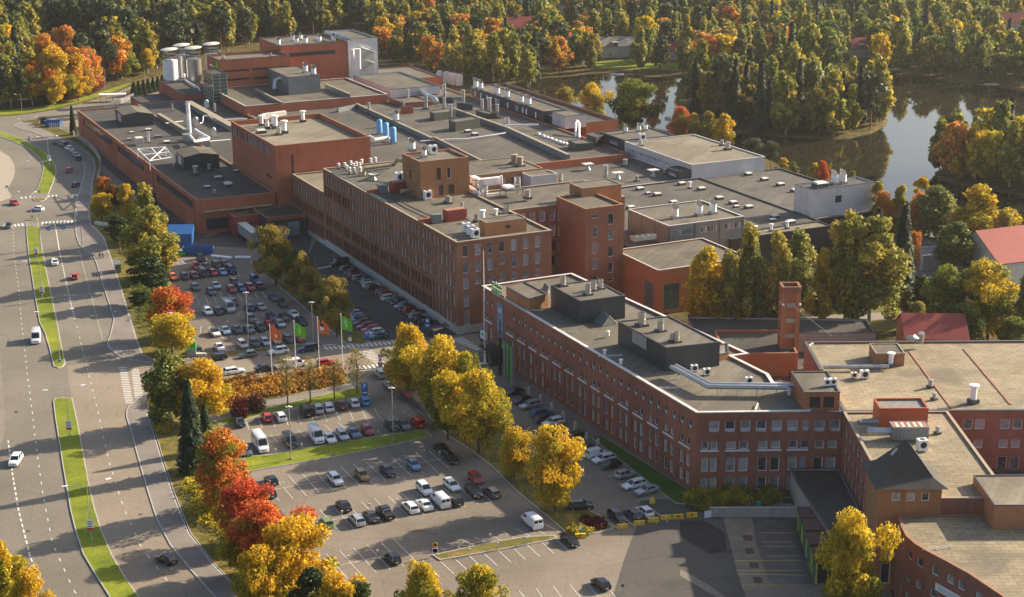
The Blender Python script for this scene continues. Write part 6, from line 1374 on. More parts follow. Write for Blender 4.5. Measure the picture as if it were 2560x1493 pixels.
for(kind, pal), lst in FAR.items():
 vs, cl, lf=[],[],[]
 for i,(x, y, h, w, rz) in enumerate(lst):
  cr, tr, pts, uw=tree_kind(kind, i%5,1);q=pts.reshape(-1,4,3);idx=np.arange(0, len(q),3)
  q=q[idx];s=w/uw;c, sn=cos(rz), sin(rz);m=np.empty_like(q)
  cc=q.mean(axis=1, keepdims=True);q=cc+(q-cc)*1.5
  m[:,:,0]=(q[:,:,0]*c-q[:,:,1]*sn)*s+x;m[:,:,1]=(q[:,:,0]*sn+q[:,:,1]*c)*s+y;m[:,:,2]=q[:,:,2]*h
  vs.append(m);cl.append(np.full(len(m),((i*7919)%100)/100.0)*0.5+0.5*np.random.default_rng(i).random(len(m)));lf.append(np.random.default_rng(i+5).random(len(m)))
 o=obj('far_wood', quads_mesh('far_wood', np.concatenate(vs), np.concatenate(cl), np.concatenate(lf), 'leaf_'+pal))
 stuff(tag(o, 'far rows of %s %ss merging into one wood along the top edge'%(PALN[pal], ADJ[kind]), 'wood'))
# ================================================================== ROOFTOP EQUIPMENT
def cowl_geo(r, h, out=0.0):
 a=MB();n=14;zb=0.7
 lo=[(r*cos(2*pi*i/n), r*sin(2*pi*i/n), zb) for i in range(n)];hi=[(x, y, h+0.75*x) for x, y,_ in lo]
 a.add(lo+hi,[(i,(i+1)%n, n+(i+1)%n, n+i) for i in range(n)])
 b=MB();b.add([(x*0.9, y*0.9, z-0.06) for x, y, z in hi],[tuple(range(n))])
 c=MB();c.cbox((0,0), r*2.05, r*2.05,0, zb+0.02)
 return[('pipe', a, 'white',40),('opening', b, 'black', None),('base', c, 'galv', None)]
def stack_geo(r, h, mat='galv', base=True, cap=0.0):
 a=MB();a.lathe((0,0),[(r,0.3),(r, h*0.5),(r*1.06, h*0.5),(r*1.06, h*0.53),(r, h*0.53),(r, h)],12)
 out=[('pipe', a, mat,40)]
 if cap:c=MB();c.lathe((0,0),[(r*cap, h),(r*cap, h+0.18),(0.02, h+0.3)],12);out.append(('cap', c, mat, None))
 else:c=MB();c.cyl((0,0), r*0.85, h-0.1, h+0.01,12);out.append(('opening', c, 'black', None))
 if base:b=MB();b.cbox((0,0), r*2.8, r*2.8,0,0.45);out.append(('base', b, 'darkgrey', None))
 return out
def hatch_geo(w=2.2, d=1.6, h=0.7):
 a=MB();a.cbox((0,0), w, d,0, h);b=MB();vs=[(-w/2-.06,-d/2-.06, h),(w/2+.06,-d/2-.06, h),(w/2+.06, d/2+.06, h),(-w/2-.06, d/2+.06, h),(-w*.42,-d*.4, h+0.22),(w*.42,-d*.4, h+.22),(w*.42, d*.4, h+.22),(-w*.42, d*.4, h+.22)]
 b.add(vs,[(0,1,5,4),(1,2,6,5),(2,3,7,6),(3,0,4,7),(4,5,6,7)])
 return[('kerb', a, 'darkgrey', None),('lid', b, 'coping_pale', None)]
def ac_geo(w=1.3, d=0.8, h=1.3):
 a=MB();a.cbox((0,0), w, d,0.15, h);b=MB();b.tube([(0,-d/2-0.02, h*0.58),(0,-d/2-0.03, h*0.58)], min(w, h)*0.34,14);c=MB();c.cyl((0,0), min(w, d)*0.36, h, h+0.03,14)
 e=MB();e.cbox((-w*.35,0),0.1, d,0,0.15);e.cbox((w*.35,0),0.1, d,0,0.15)
 return[('casing', a, 'white', None),('fan_grille', b, 'black', None),('top_fan', c, 'darkgrey', None),('feet', e, 'galv', None)]
def dome_geo():
 a=MB();a.lathe((0,0),[(0.95,0.35),(0.85,0.7),(0.5,0.95),(0.02,1.02)],12);b=MB();b.cbox((0,0),2.0,2.0,0,0.36)
 return[('dome', a, 'white',60),('kerb', b, 'galv', None)]
def hood_geo(w=1.5, h=3.0):
 a=MB();a.cbox((0,0), w, w*0.8,0.15, h*0.72);b=MB();b.lathe((0,0),[(w*0.5, h*0.72),(w*0.45, h*0.9),(w*0.2, h)],4);c=MB();c.cbox((0,-w*0.41), w*0.5,0.03, h*0.74, h*0.86)
 d=MB();d.cbox((0,0), w*1.3, w*1.1,0,0.15)
 return[('casing', a, 'coping_pale', None),('hood', b, 'coping_pale', None),('opening', c, 'black', None),('base', d, 'galv', None)]
def mush_geo(r=0.55, h=1.7):
 a=MB();a.cyl((0,0), r*0.45,0, h,10);b=MB()
 for z in(0.45,0.75,1.0):b.lathe((0,0),[(r, z*h-0.12),(r*1.05, z*h-0.06),(r*0.5, z*h+0.12)],12)
 return[('pipe', a, 'darkgrey', None),('caps', b, 'coping_pale', None)]
KIT={}
def kit(key, fn,*a,**kw):
 if key not in KIT:KIT[key]=[(n, g.mesh(n,[m], sm)) for n, g, m, sm in fn(*a,**kw)]
 return KIT[key]
def place(name, label, cat, key, k, pts, h, rz=HU, sc=1.0, group=None, order=('left', 'right')):
 """set copies of one roof fitting at photo points on a roof of height h"""
 pts=sorted(pts, key=lambda q:q[0]);n=len(pts)
 for i, q in enumerate(pts):
  g=ZG(k, q[0], q[1], h);s=q[2] if len(q)>2 else sc
  t=thing(name, label+which(i, n,*order), cat, g, rz, group or(label+'s' if n>1 else None));t.scale=(s, s, s)
  for nm, me in KIT[key]:
   o=bpy.data.objects.new(nm, me);COL.objects.link(o);o.parent=t
kit('cowl', cowl_geo,0.95,3.3);kit('cowl_s', cowl_geo,0.7,2.4);kit('hatch', hatch_geo);kit('hatch_s', hatch_geo,1.5,1.2,0.6);kit('dome', dome_geo);kit('hood', hood_geo);kit('mush', mush_geo)
kit('stack', stack_geo,0.6,4.6, cap=1.35);kit('stack_l', stack_geo,0.85,5.6, cap=1.3);kit('vent', stack_geo,0.35,1.9, 'white', True,1.7);kit('vent_s', stack_geo,0.3,1.1, 'white', False,1.3);kit('vent_d', stack_geo,0.5,1.6, 'galv', True,1.25);kit('pot', stack_geo,0.95,2.7, 'coping_tan', True,1.2)
kit('drum', stack_geo,0.85,2.2, 'steel', False);kit('ac', ac_geo);kit('ac_l', ac_geo,1.9,1.5,2.3);kit('tank', lambda:[('shell', MB().lathe((0,0),[(0.95,0.5),(0.95,4.6),(0.7,4.95),(0.02,5.1)],16), 'blue_tank',50),('legs', MB().cbox((0,0),1.5,1.5,0,0.5), 'galv', None)])
kit('silver', stack_geo,0.62,2.3, 'steel', True,0.0);kit('whitetank', lambda:[('shell', MB().lathe((0,0),[(1.5,0),(1.5,4.2),(0.9,5.0),(0.02,5.1)],16), 'offwhite',50)])
place('slanted_cowl', 'big white slanted exhaust cowl on the grey panelled hall', 'vent', 'cowl', '5',[(550,490),(728,468),(830,455)],13.7)
place('roof_hatch', 'pale lidded roof hatch on the broad low hall', 'roof hatch', 'hatch', '5',[(600,242),(292,280),(352,310,.7),(420,322),(745,280),(875,348),(978,382),(1002,408,.7),(1092,414),(1285,484),(1268,508,.8),(1403,524),(540,380),(225,418)],8.4, HV)
place('roof_hatch', 'pale lidded roof hatch on the outer low hall towards the lake', 'roof hatch', 'hatch', '5',[(1090,172),(1208,210),(1325,248),(1430,292),(1615,463)],8.25, HV)
place('roof_vent', 'small metal vent on the broad low hall roof', 'vent', 'vent', '5',[(660,270),(1142,600),(1258,585),(1375,565)],8.4)
place('slanted_cowl', 'fat white cowl on the white panelled block by the lake', 'vent', 'cowl', '5',[(1722,238),(1785,233)],15.65)
place('roof_hatch', 'dark curbed hatch on the white panelled block', 'roof hatch', 'hatch', '5',[(1615,258,1.7)],15.65, HV)
place('slanted_cowl', 'white slanted cowl on the long dark penthouse', 'vent', 'cowl', '3',[(970,502),(1005,514),(1128,552),(1200,576),(1303,615),(1357,630)],13.4)
place('slanted_cowl', 'white slanted cowl on the dark lake block', 'vent', 'cowl_s', 'R',[(483,978),(580,968),(628,962)],13.1)
place('air_handler', 'white air handling unit at the corner of the white walled hall', 'ventilation unit', 'ac_l', 'R',[(603,1035)],12.7, HV)
place('roof_vent', 'small pale vent on the white walled hall', 'vent', 'vent_d', 'R',[(592,1075),(1190,1070),(1232,1102,1.4)],12.7)
place('round_vent', 'white round roof vent on the tallest brick building', 'vent', 'cowl', '2',[(872,190),(978,160),(1005,182),(1035,146,.7),(1070,178),(1172,166),(1275,160)],25.5, HU,.9)
place('slanted_cowl', 'white cowl on top of the dark metal box building', 'vent', 'cowl', '2',[(1070,388),(1130,408)],19.3)
place('roof_vent', 'round metal vent on the four storey brick building', 'vent', 'vent_d', '2',[(465,292),(438,247,.8),(815,270,.8)],23.0)
place('roof_stack', 'white roof stack on a pale base on the tall brick hall', 'vent', 'vent', 'i',[(105,990,1.6),(210,1040,1.5),(320,1000,1.7),(358,1040,1.9),(862,920,1.7),(525,1130,1.9)],22.2)
place('roof_stack', 'short red stack on the tall brick hall roof', 'vent', 'vent_d', 'i',[(425,1160,1.3)],22.2)
place('roof_hatch', 'row of pale hatches at the left of the tall brick hall roof', 'roof hatch', 'hatch', 'i',[(95,1125,1.3)],22.2, HV)
place('chimney_stack', 'tall round metal chimney on the production hall', 'chimney', 'stack', '3',[(470,602),(603,655,1.15),(738,655,.9),(738,572,1.1),(877,618,1.1),(785,725,1.05),(1015,678),(1068,692,1.25),(1127,718),(185,684,.8),(438,645,.6)],9.95)
place('slanted_cowl', 'white slanted cowl between the ducts of the production hall', 'vent', 'cowl', '3',[(385,745)],11.5)
place('steel_drum_vent', 'squat steel drum vent on the production hall', 'vent', 'drum', '3',[(1195,770,1.2)],9.95)
place('blue_tank', 'upright bright blue pressure tank on the production hall', 'tank', 'tank', '3',[(262,838),(310,862),(363,908,1.1)],9.95)
place('chimney_pot', 'fat weathered chimney pot on the low brick workshop', 'chimney', 'pot', '3',[(1253,1058),(1293,1075)],13.0)
place('roof_dome', 'white domed roof light in the line along the production hall roof', 'roof light', 'dome', '3',[(1432,846),(1465,860),(1492,870),(1522,880),(1552,892),(1582,903),(1608,912),(1632,918)],9.95, HU,.8)
place('roof_hatch', 'dark flat hatch beside the olive plant house', 'roof hatch', 'hatch', '3',[(910,826),(962,848)],9.95, HV)
place('hood_vent', 'tall hooded metal vent on the dark north hall', 'vent', 'hood', 'h',[(815,980),(1008,655),(1140,1180)],9.6, HV)
place('roof_stack', 'upright grey pipe on the dark north hall', 'vent', 'stack', 'h',[(375,715,.55),(1160,745,.7)],9.6)
place('mushroom_vent', 'stacked mushroom vent at the far end of the brown factory roof', 'vent', 'mush', 'F',[(430,130),(475,125),(490,145),(510,158),(540,130),(545,160),(585,125),(590,160),(560,118),(600,100),(520,112),(700,85),(665,92)],21.45)
place('slanted_cowl', 'white cowl on the roof stair house', 'vent', 'cowl_s', '3',[(500,968,1.25),(588,1012)],30.5)
place('air_handler', 'white boxed unit on the roof stair house', 'ventilation unit', 'ac_l', '3',[(655,985)],30.5, HV)
place('roof_vent', 'small round vent on the brown factory roof', 'vent', 'vent_d', 'F',[(1228,372),(1243,380),(1340,412,.8),(1445,515),(1380,520,.7),(1820,345,1.3)],21.45)
place('roof_vent', 'tall white capped vent on the brown factory roof', 'vent', 'vent', 'F',[(1490,508,1.3),(1587,480)],21.45)
place('white_box_unit', 'square white fan box near the middle of the brown factory roof', 'ventilation unit', 'ac_l', 'F',[(1085,350)],21.45, HV)
place('condenser', 'white condenser with a dark grille on the corner of the brown factory roof', 'air conditioner', 'ac_l', 'F',[(1370,588),(1405,608),(1435,632)],21.6, HV,.95)
place('white_cooler', 'tall white cooling unit beside the upper red container', 'ventilation unit', 'ac_l', 'F',[(880,222),(930,226)],21.45, HV,1.15)
place('drum_vent', 'round steel drum on the rear wing roof', 'vent', 'drum', '3',[(965,1240),(1028,1300,1.3),(1198,1432),(1275,1215),(1585,1195)],20.95)
place('silver_vent', 'silver round vent on the left dark roof house of the office', 'vent', 'silver', '4',[(903,488),(1088,552),(1130,520,.9),(1180,508,.9)],19.4)
place('silver_vent', 'silver round vent on the right dark roof house of the office', 'vent', 'silver', '4',[(1483,780,1.2),(1622,820),(1705,895,.7),(1738,900,.9)],19.2)
place('air_conditioner', 'white air conditioner on the office roof beside the pipes', 'air conditioner', 'ac', '6',[(398,232),(490,258),(800,322)],14.75,0.2)
place('roof_vent', 'little white pipe vent on the office roof', 'vent', 'vent_s', '4',[(1210,1000),(1330,1072),(1235,862),(1833,915)],14.75)
place('air_handler', 'grey twin unit on the corner roof room', 'ventilation unit', 'ac_l', '6',[(1375,335),(1420,332)],18.2,0,.55)
place('air_conditioner', 'white air conditioner beside the pyramid roofed tower', 'air conditioner', 'ac_l', '7',[(1130,812)],14.9,0.15,.85)
place('air_conditioner', 'white air conditioner in the middle of the sheet roof', 'air conditioner', 'ac', '7',[(708,282)],14.9,0.1,1.2)
place('condenser_bench', 'low white condenser on a stand on the sheet roof', 'air conditioner', 'ac', '7',[(630,278)],14.9,0.1,.8)
place('roof_vent', 'white capped vent on the sheet roof', 'vent', 'vent', '7',[(1507,462,1.6),(900,195,1.3)],14.9)
place('roof_vent', 'squat round vent on the sheet roof', 'vent', 'vent_d', '7',[(1193,348,.8),(1220,438,.7),(1245,688,.7),(885,880,.5)],14.9)
place('white_storage_tank', 'short white storage tank behind the far right hall', 'tank', 'whitetank', '3',[(705,455),(755,462),(790,470),(815,476),(850,482)],0)
def rbox(name, label, cat, k, near, left, right, z0, z1, wall, roof, par=0.15, cop='coping_dark', wins=None):
 n, l, r=ZG(k,*near, z1), ZG(k,*left, z1), ZG(k,*right, z1)
 return building(name, label, cat,[tuple(q[:2]) for q in(n, r, r+l-n, l)], z0, z1, wall, roof, wins, par,0.2, cop)
rb1=rbox('roof_plant_house', 'dark metal roof house on the office, left of the glass skylight', 'plant house', '4',(1030,597),(815,480),(1362,555),14.7,19.6, 'clad_dark', 'felt')
rb2=rbox('roof_plant_house', 'dark metal roof house on the office with the silver pipes leaving it', 'plant house', '4',(1665,940),(1310,745),(2058,898),14.7,19.4, 'clad_dark', 'felt')
for q, ls in((rb1,((815,480),(930,543))),(rb2,((1415,802),(1520,860)))):
 a, b=ZG('4',*ls[0],19.5), ZG('4',*ls[1],19.5);d=(b-a);MB().obox(a-VV*0.06, d, VV*0.05,16.9,19.3).build('louvre', 'grey', q)
rbox('roof_brick_house', 'low brick roof house on the office behind the green roof sign', 'roof house', '4',(655,582),(485,488),(792,545),14.7,17.6, 'brick_warm', 'felt')
rbox('roof_brick_kerb', 'small brick roof box with a ribbed lid on the office', 'roof house', 'o',(388,640),(385,565),(545,605),14.7,16.0, 'brick_warm', 'felt_grey')
def skylight(label, k, pts, z0, z1):
 p=[ZG(k,*q, z0) for q in pts];c=sum(p, Vector())/4;t=thing('skylight', label, 'skylight', c)
 a, b=p[0]*.5+p[3]*.5, p[1]*.5+p[2]*.5;up=Vector((0,0, z1-z0));m=MB();m.add([p[0], p[1], b+up, a+up, p[2], p[3]],[(0,1,2,3),(4,5,3,2)]);m.build('glazing', 'glass_green', t)
 e=MB();e.add([p[1], p[2], b+up],[(0,1,2)]);e.add([p[3], p[0], a+up],[(0,1,2)]);e.build('gable', 'clad_grey', t);f=MB()
 for i in range(6):
  s=i/5
  for lo, hi in(((p[0], p[1]),(a, b)),((p[3], p[2]),(a, b))):f.tube([lo[0]+(lo[1]-lo[0])*s, hi[0]+(hi[1]-hi[0])*s+up],0.05,4)
 f.build('glazing_bars', 'grey', t)
skylight('green glass ridge skylight between the two dark roof houses', '4',[(1120,745),(1190,785),(1300,760),(1215,718)],14.8,16.8)
skylight('green copper toned skylight behind the brick roof house', '4',[(745,520),(790,550),(812,530),(800,490)],14.8,16.2)
def duct(name, label, k, pts, r, mat, cat='duct', n=10, legs=0):
 """a pipe run through photo points (x, y, height)"""
 P=[ZG(k, x, y, z) for x, y, z in pts];t=thing(name, label, cat, P[0])
 MB().tube(P, r, n).build('pipe', mat, t,50)
 if legs:
  m=MB()
  for a, b in zip(P, P[1:]):
   L=(b-a).length
   for i in range(int(L/3)):
    q=a+(b-a)*(i+0.5)/max(1, int(L/3));m.tube([q-Vector((0,0, r)), Vector((q.x, q.y, legs))],0.06,4)
  if m.v:m.build('supports', 'galv', t)
 return t
duct('insulated_pipe', 'long silver pipe on stands across the office roof, inner of two', 'r3' if False else '6',[(262,190,16.6),(520,328,16.4),(1140,334,16.4),(1165,352,16.2),(1168,402,15.2)],0.42, 'pole', legs=14.75)
duct('insulated_pipe', 'long silver pipe on stands across the office roof, outer of two', '6',[(228,198,16.6),(500,345,16.4),(1075,350,16.4),(1100,362,16.2),(1102,408,15.2)],0.42, 'pole', legs=14.75)
duct('tan_pipe', 'thick tan insulated pipe across the brown factory roof', 'F',[(890,290,22.9),(1170,250,22.9),(1030,185,22.9),(1000,150,24)],0.5, 'pipe_tan', legs=21.5)
duct('tan_pipe', 'short tan pipe branching by the white fan box', 'F',[(1060,262,22.9),(1120,290,22.6),(1122,312,22)],0.45, 'pipe_tan')
duct('dark_pipe', 'dark thick pipe running to the roof stair house', 'F',[(618,160,21.8),(622,118,23.6),(840,92,23.8),(860,60,26),(905,62,26),(985,125,24.5),(1000,160,22)],0.55, 'coping_tan', legs=21.5)
duct('dark_pipe', 'dark pipe low along the mushroom vents', 'F',[(640,140,22.2),(800,118,22.2)],0.3, 'darkgrey')
duct('steel_pipe', 'bent silver pipe at the foot of the roof stair house', 'F',[(1205,285,22.2),(1270,278,22.2),(1290,300,21.7)],0.4, 'steel')
duct('cable_ladder', 'twin black cable run along the brown factory roof', 'F',[(810,320,21.9),(960,405,21.9),(1150,490,21.9)],0.14, 'black')
duct('edge_pipe', 'thin silver pipe bundle near the left edge of the brown factory roof', 'F',[(380,150,21.9),(520,215,21.9),(650,290,21.9),(780,360,21.9)],0.16, 'galv')
duct('white_pipe', 'white pipe from the stair house to the round drum on the wing roof', '3',[(915,1225,22.3),(1000,1278,22.3)],0.45, 'white')
duct('white_pipe', 'thin white pipe between the drum and the tank frame on the wing roof', '3',[(1045,1283,22.2),(1145,1272,22.2)],0.18, 'white')
duct('white_pipe', 'white standpipe in front of the low brick workshop', '3',[(1158,1215,21.2),(1156,1145,21.2+2.8)],0.3, 'white')
duct('silver_duct', 'long round silver duct on the far side of the production hall', '3',[(405,462,11.5),(560,530,11.5),(668,585,11.5),(682,612,10.4)],1.0, 'steel', n=12)
duct('white_pipe', 'thin white pipe slung over the production hall by the olive house', '3',[(560,892,10.6),(760,878,10.6),(900,875,10.6),(1190,832,10.8)],0.2, 'white')
duct('white_pipe', 'white pipe bridging to the penthouse', '3',[(1180,775,11.4),(1430,768,11.8)],0.25, 'white')
duct('white_duct', 'fat white insulated duct curling round the blue tanks', '3',[(185,860,11.0),(230,882,11.0),(320,868,11.0),(345,890,10.4)],0.7, 'white')
duct('white_duct', 'big white pipe loop at the foot of the tall white chimney', 'h',[(700,1180,12),(790,1280,12),(1030,1235,12),(1045,1215,12),(850,1105,12),(790,1060,12.5)],0.5, 'white', n=12)
duct('white_pipe', 'white pipe across the north hall to the tall brick hall', 'h',[(1060,1280,11),(1440,1245,11)],0.25, 'white')
duct('white_pipe', 'white pipe leaving the white chimney towards the left', 'h',[(250,945,11),(570,905,11)],0.2, 'white')
duct('white_pipe', 'white zigzag pipe over the clerestory of the north hall', 'h',[(880,945,10.2),(935,930,10.2),(940,815,11.8),(1040,800,12),(1120,860,11.5)],0.2, 'white')
duct('white_pipe', 'long thin white pipe in front of the mid level hall', 'h',[(1160,890,11.2),(1400,875,11.2),(1750,862,11.2)],0.2, 'white')
duct('steel_duct', 'big bent steel duct behind the mid level hall roof', 'i',[(335,340,14),(345,160,17),(420,128,17.6),(600,120,17.6),(615,330,14)],0.85, 'steel', n=12)
duct('white_pipe', 'tall white riser pipe on the white clad end, left one', '2',[(1418,360,15.5),(1415,215,23.5)],0.7, 'white')
duct('white_pipe', 'tall white riser pipe on the white clad end, middle one', '2',[(1442,360,15.5),(1440,212,23.8)],0.7, 'white')
duct('white_pipe', 'tall white riser pipe on the white clad end, right one', '2',[(1465,360,15.5),(1462,212,23.8)],0.7, 'white')
duct('roof_duct', 'thick silver duct lying on the tallest brick building', '2',[(1225,92,28),(1415,138,28)],0.9, 'steel', n=12)
duct('white_pipe', 'white swan neck pipe on the white clad box, front one', '3',[(1703,862,10),(1703,760,13.5),(1712,745,13.9)],0.4, 'white')
duct('white_pipe', 'white swan neck pipe on the white clad box, back one', '3',[(1728,868,10),(1728,756,13.5),(1712,740,13.9)],0.4, 'white')
duct('steel_duct', 'rusty streaked steel duct along the left of the sheet roof', '7',[(410,200,15.6),(890,194,15.6)],0.36, 'galv', legs=14.9)
duct('elbow_vent', 'large steel elbow vent at the back edge of the sheet roof', 'E',[(1040,1165,16.2),(1075,1160,16.8),(1125,1190,16.0),(1130,1125,18.0)],0.6, 'galv', n=12)
duct('downpipe', 'white downpipe at the left end of the sheet roofed block', '7',[(295,310,2),(297,40,15.5),(330,25,15.6)],0.2, 'white')
duct('wall_pipe', 'pale pipe running down the annex wall beside the silos', 'h',[(595,40,13),(610,150,11.8),(850,290,11.8),(880,350,11),(1030,410,10.5)],0.3, 'white')
tw_=thing('white_chimney', 'tall white chimney standing among pipes on the north hall', 'chimney', ZG('h',690,1150,9.6))
b0=Z('h',690,1150);hh=height_at(b0[0], b0[1], Z('h',655,592)[1],9.6);q=MB();q.lathe((0,0),[(0.75,0),(0.7, hh),(0.82, hh),(0.82, hh+0.2)],16);q.build('shaft', 'white', None,50).parent=tw_
q=MB();q.cyl((0,0),0.6, hh+0.19, hh+0.22,14);q.build('mouth', 'black', None).parent=tw_
q=MB()
for s in(1,-1):
 for z in(hh*0.52, hh*0.66):q.tube([(0,0.9*s, z),(0,2.1*s, z)],0.06,4)
 q.tube([(0,2.1*s, hh*0.5),(0,2.1*s, hh*0.7)],0.06,4);q.tube([(0,1.1*s, hh*0.5),(0,1.1*s, hh*0.7)],0.06,4)
q.build('platform_rail', 'galv', None).parent=tw_
for lab, k, n, l, r, z0, z1, w, rf in(('olive metal plant house on the production hall with a bright grey lid', '3',(820,752),(770,735),(1000,725),9.9,13.2, 'clad_olive', 'felt'),('long low olive plant house behind the first olive one', '3',(665,690),(630,670),(822,668),9.9,12.6, 'clad_olive', 'felt'),('dark plant box under the twin chimneys near the penthouse', '3',(1060,690),(970,668),(1118,684),9.9,11.8, 'clad_dark', 'felt'),('dark plant box with a chimney at the far side of the production hall', '3',(840,610),(828,605),(945,622),9.9,12.0, 'clad_dark', 'felt'),('small dark plant box beside the long silver duct', '3',(700,568),(690,562),(806,575),9.9,11.8, 'clad_dark', 'felt'),('red metal plant box in front of the brick strip', '3',(440,645),(415,640),(508,640),9.9,12.2, 'clad_red', 'felt'),('long brick plant house below the long silver duct', '3',(440,610),(325,575),(640,600),9.9,11.6, 'brick_red', 'felt'),('dark square plant box near the white walled hall', 'R',(122,1058),(60,1030),(243,1052),8.8,12.2, 'clad_olive', 'felt'),('dark tall plant box against the dark lake block', 'R',(265,1010),(195,988),(322,992),8.8,13.0, 'clad_black', 'felt_dark')):
 rbox('plant_house', lab, 'plant house', k, n, l, r, z0, z1, w, rf)
def gbox(label, k, a, b, c, h):
 """dark metal house with a shallow pitched roof on the long low hall; a near left, b near right, c far left at eaves"""
 A, B, C=ZG(k,*a, h), ZG(k,*b, h), ZG(k,*c, h);D=B+C-A;t=thing('roof_metal_house', label, 'plant house',((A+D)/2)[:2]+(9.6,));up=Vector((0,0,0.9));m=MB()
 lo=[Vector((p.x, p.y,9.5)) for p in(A, B, D, C)];hi=[A, B, D, C];M1, M2=(A+B)/2+up,(C+D)/2+up
 for i in range(4):m.add([lo[i], lo[(i+1)%4], hi[(i+1)%4], hi[i]],[(0,1,2,3)])
 m.add([A, B, M1],[(0,1,2)]);m.add([D, C, M2],[(0,1,2)]);m.build('wall', 'clad_dark', t);r=MB();o=Vector((0,0,0.08));r.add([A+o, M1+o, M2+o, C+o],[(0,1,2,3)]);r.add([M1+o, B+o, D+o, M2+o],[(0,1,2,3)]);r.build('roof', 'felt', t)
 w=MB();w.obox(A+(C-A)*0.3-VV*0.05,(C-A)*0.35, VV*0.04,10.4, h-0.6);w.build('vent_panel', 'coping_pale', t)
gbox('dark metal house with a shallow roof at the far end of the long low hall', '1',(905,850),(1125,838),(845,800),13.6)
gbox('dark metal house with a shallow roof in the middle of the long low hall', '1',(1350,1160),(1610,1140),(1285,1105),13.6)
mon=(('3',(655,858),(1055,1058),1.6,0.5),('3',(1190,788),(1640,992),1.9,1.0),('3',(800,650),(1185,788),1.6,0.8),('3',(85,615),(640,868),1.5,0.7),('2',(185,600),(510,782),1.6,2.4),('h',(90,765),(600,1075),1.4,1.2),('3',(0,415),(340,552),1.3,0.6),('2',(695,505),(890,605),1.2,0.6),('2',(1210,470),(1390,545),1.6,0.6))
for i,(k, a, b, hgt, wd) in enumerate(mon):
 z=13.0 if i in(7,8) else 9.9;A, B=ZG(k,*a, z+hgt), ZG(k,*b, z+hgt);t=thing('roof_clerestory', 'long raised metal edged strip across the works roofs'+which(i, len(mon), 'front', 'back') if False else('long raised grey metal upstand '+['right of the brick stair house', 'beside the line of white domes', 'beyond the olive plant houses', 'through the ducts by the blue tanks', 'between the silos shed and the tall brick hall', 'beside the tall white chimney', 'behind the mid level hall', 'on the mid level hall by the bent steel duct', 'on the mid level hall right of the dark box'][i]), 'roof upstand',(A+B)/2)
 d=(B-A);n_=Vector((-d.y, d.x,0)).normalized();n_=n_ if n_.x>0 else-n_
 MB().obox(A, d, n_*wd, z-0.05, z+hgt).build('upstand', 'clad_grey', t);MB().obox(A-n_*0.1, d, n_*(wd+0.2), z+hgt+0.003, z+hgt+0.1).build('coping', 'coping_tan', t)
st_=MB();A, B=ZG('3',1340,1062,11.0), ZG('R',455,1132,11.0);tag(MB().obox(A-UU*0.4, B-A,-UU*0.3,8.7,11.0).build('brick_upstand', 'brick_red'), 'long low red brick wall across the roofs below the domes', 'wall')
A, B=ZG('i',1515,690,11), ZG('i',1880,610,11);tag(MB().obox(A, B-A, UU*1.6,9.9,11.3).build('grey_duct_box', 'clad_grey'), 'grey box duct in front of the mid level hall, right one', 'duct')
A, B=ZG('i',135,800,11), ZG('i',560,740,11);tag(MB().obox(A, B-A, UU*1.8,9.7,11.4).build('white_duct_box', 'offwhite'), 'pale box duct behind the tall brick hall', 'duct')
def container(label, k, a, b, h0, hh, dep, mat, top, name='container'):
 A, B=ZG(k,*a, h0), ZG(k,*b, h0);d=B-A;n_=Vector((-d.y, d.x,0)).normalized();n_=n_ if n_.y>0 else-n_;t=thing(name, label, 'container',(A+B)/2+n_*dep/2)
 MB().obox(A, d, n_*dep, h0+0.15, h0+hh).build('body', mat, t);L=d.length;u=d.normalized();r=MB()
 for i in range(int(L/0.55)):r.obox(A+u*(0.25+i*0.55), u*0.2,-n_*0.05, h0+0.3, h0+hh-0.15)
 r.build('ribs', mat, t);MB().obox(A+u*0.08+n_*0.08, d-u*0.16, n_*(dep-0.16), h0+hh+0.003, h0+hh+0.05).build('roof', top, t)
 return t
container('red ribbed plant container, the farther of two on the brown factory roof', 'F',(832,308),(965,290),21.4,2.8,2.4, 'clad_red', 'coping_brick')
container('red ribbed plant container, the nearer of two on the brown factory roof', 'F',(1230,520),(1376,500),21.4,2.8,2.4, 'clad_red', 'coping_brick')
for lab, a, b, g0 in(('farther',(650,305),(775,290),(795,300)),('nearer',(1030,520),(1165,505),(1190,520))):
 A, B=ZG('F',*a,21.8), ZG('F',*b,21.8);tag(MB().obox(A, B-A, UU*1.2,21.5,22.5).build('orange_duct', 'clad_orange'), 'orange box duct leading to the %s red container'%lab, 'duct')
 A=ZG('F',*g0,21.6);B=A-VV*2.2+UU*0.4;tag(MB().obox(A, B-A, UU*1.6,21.5,23.6).build('grey_duct_hood', 'clad_grey'), 'grey hood between the orange duct and the %s red container'%lab, 'duct')
A=ZG('3',925,1215,21.2);t=thing('white_duct', 'angular white box duct behind the stair house on the wing', 'duct', A)
q=MB();P=[ZG('3',990,1180,23), ZG('3',1100,1205,23)];q.obox(P[0], VV*6.5, UU*1.4,21.3,23.2);q.obox(P[0], VV*1.5, UU*5.5,21.35,23.15);q.build('body', 'white', t)
fr=thing('tank_frame', 'steel frame with white tanks and coils on the wing roof', 'plant', ZG('3',1220,1290,21.2));q=MB();b=ZG('3',1190,1310,21)
for du in(0,3.4):
 for dv in(0,4.8):q.cbox(b+UU*du+VV*dv,0.16,0.16,20.95,22.7)
q.obox(b-UU*.1-VV*.1, VV*5, UU*3.6,22.7,22.85);q.build('frame', 'darkgrey', fr)
for i in range(3):MB().tube([b+UU*(0.6+i*1.1)+VV*0.4+Vector((0,0,2.4)), b+UU*(0.6+i*1.1)+VV*2.6+Vector((0,0,2.4))],0.45,10).build('tank', 'white', fr)
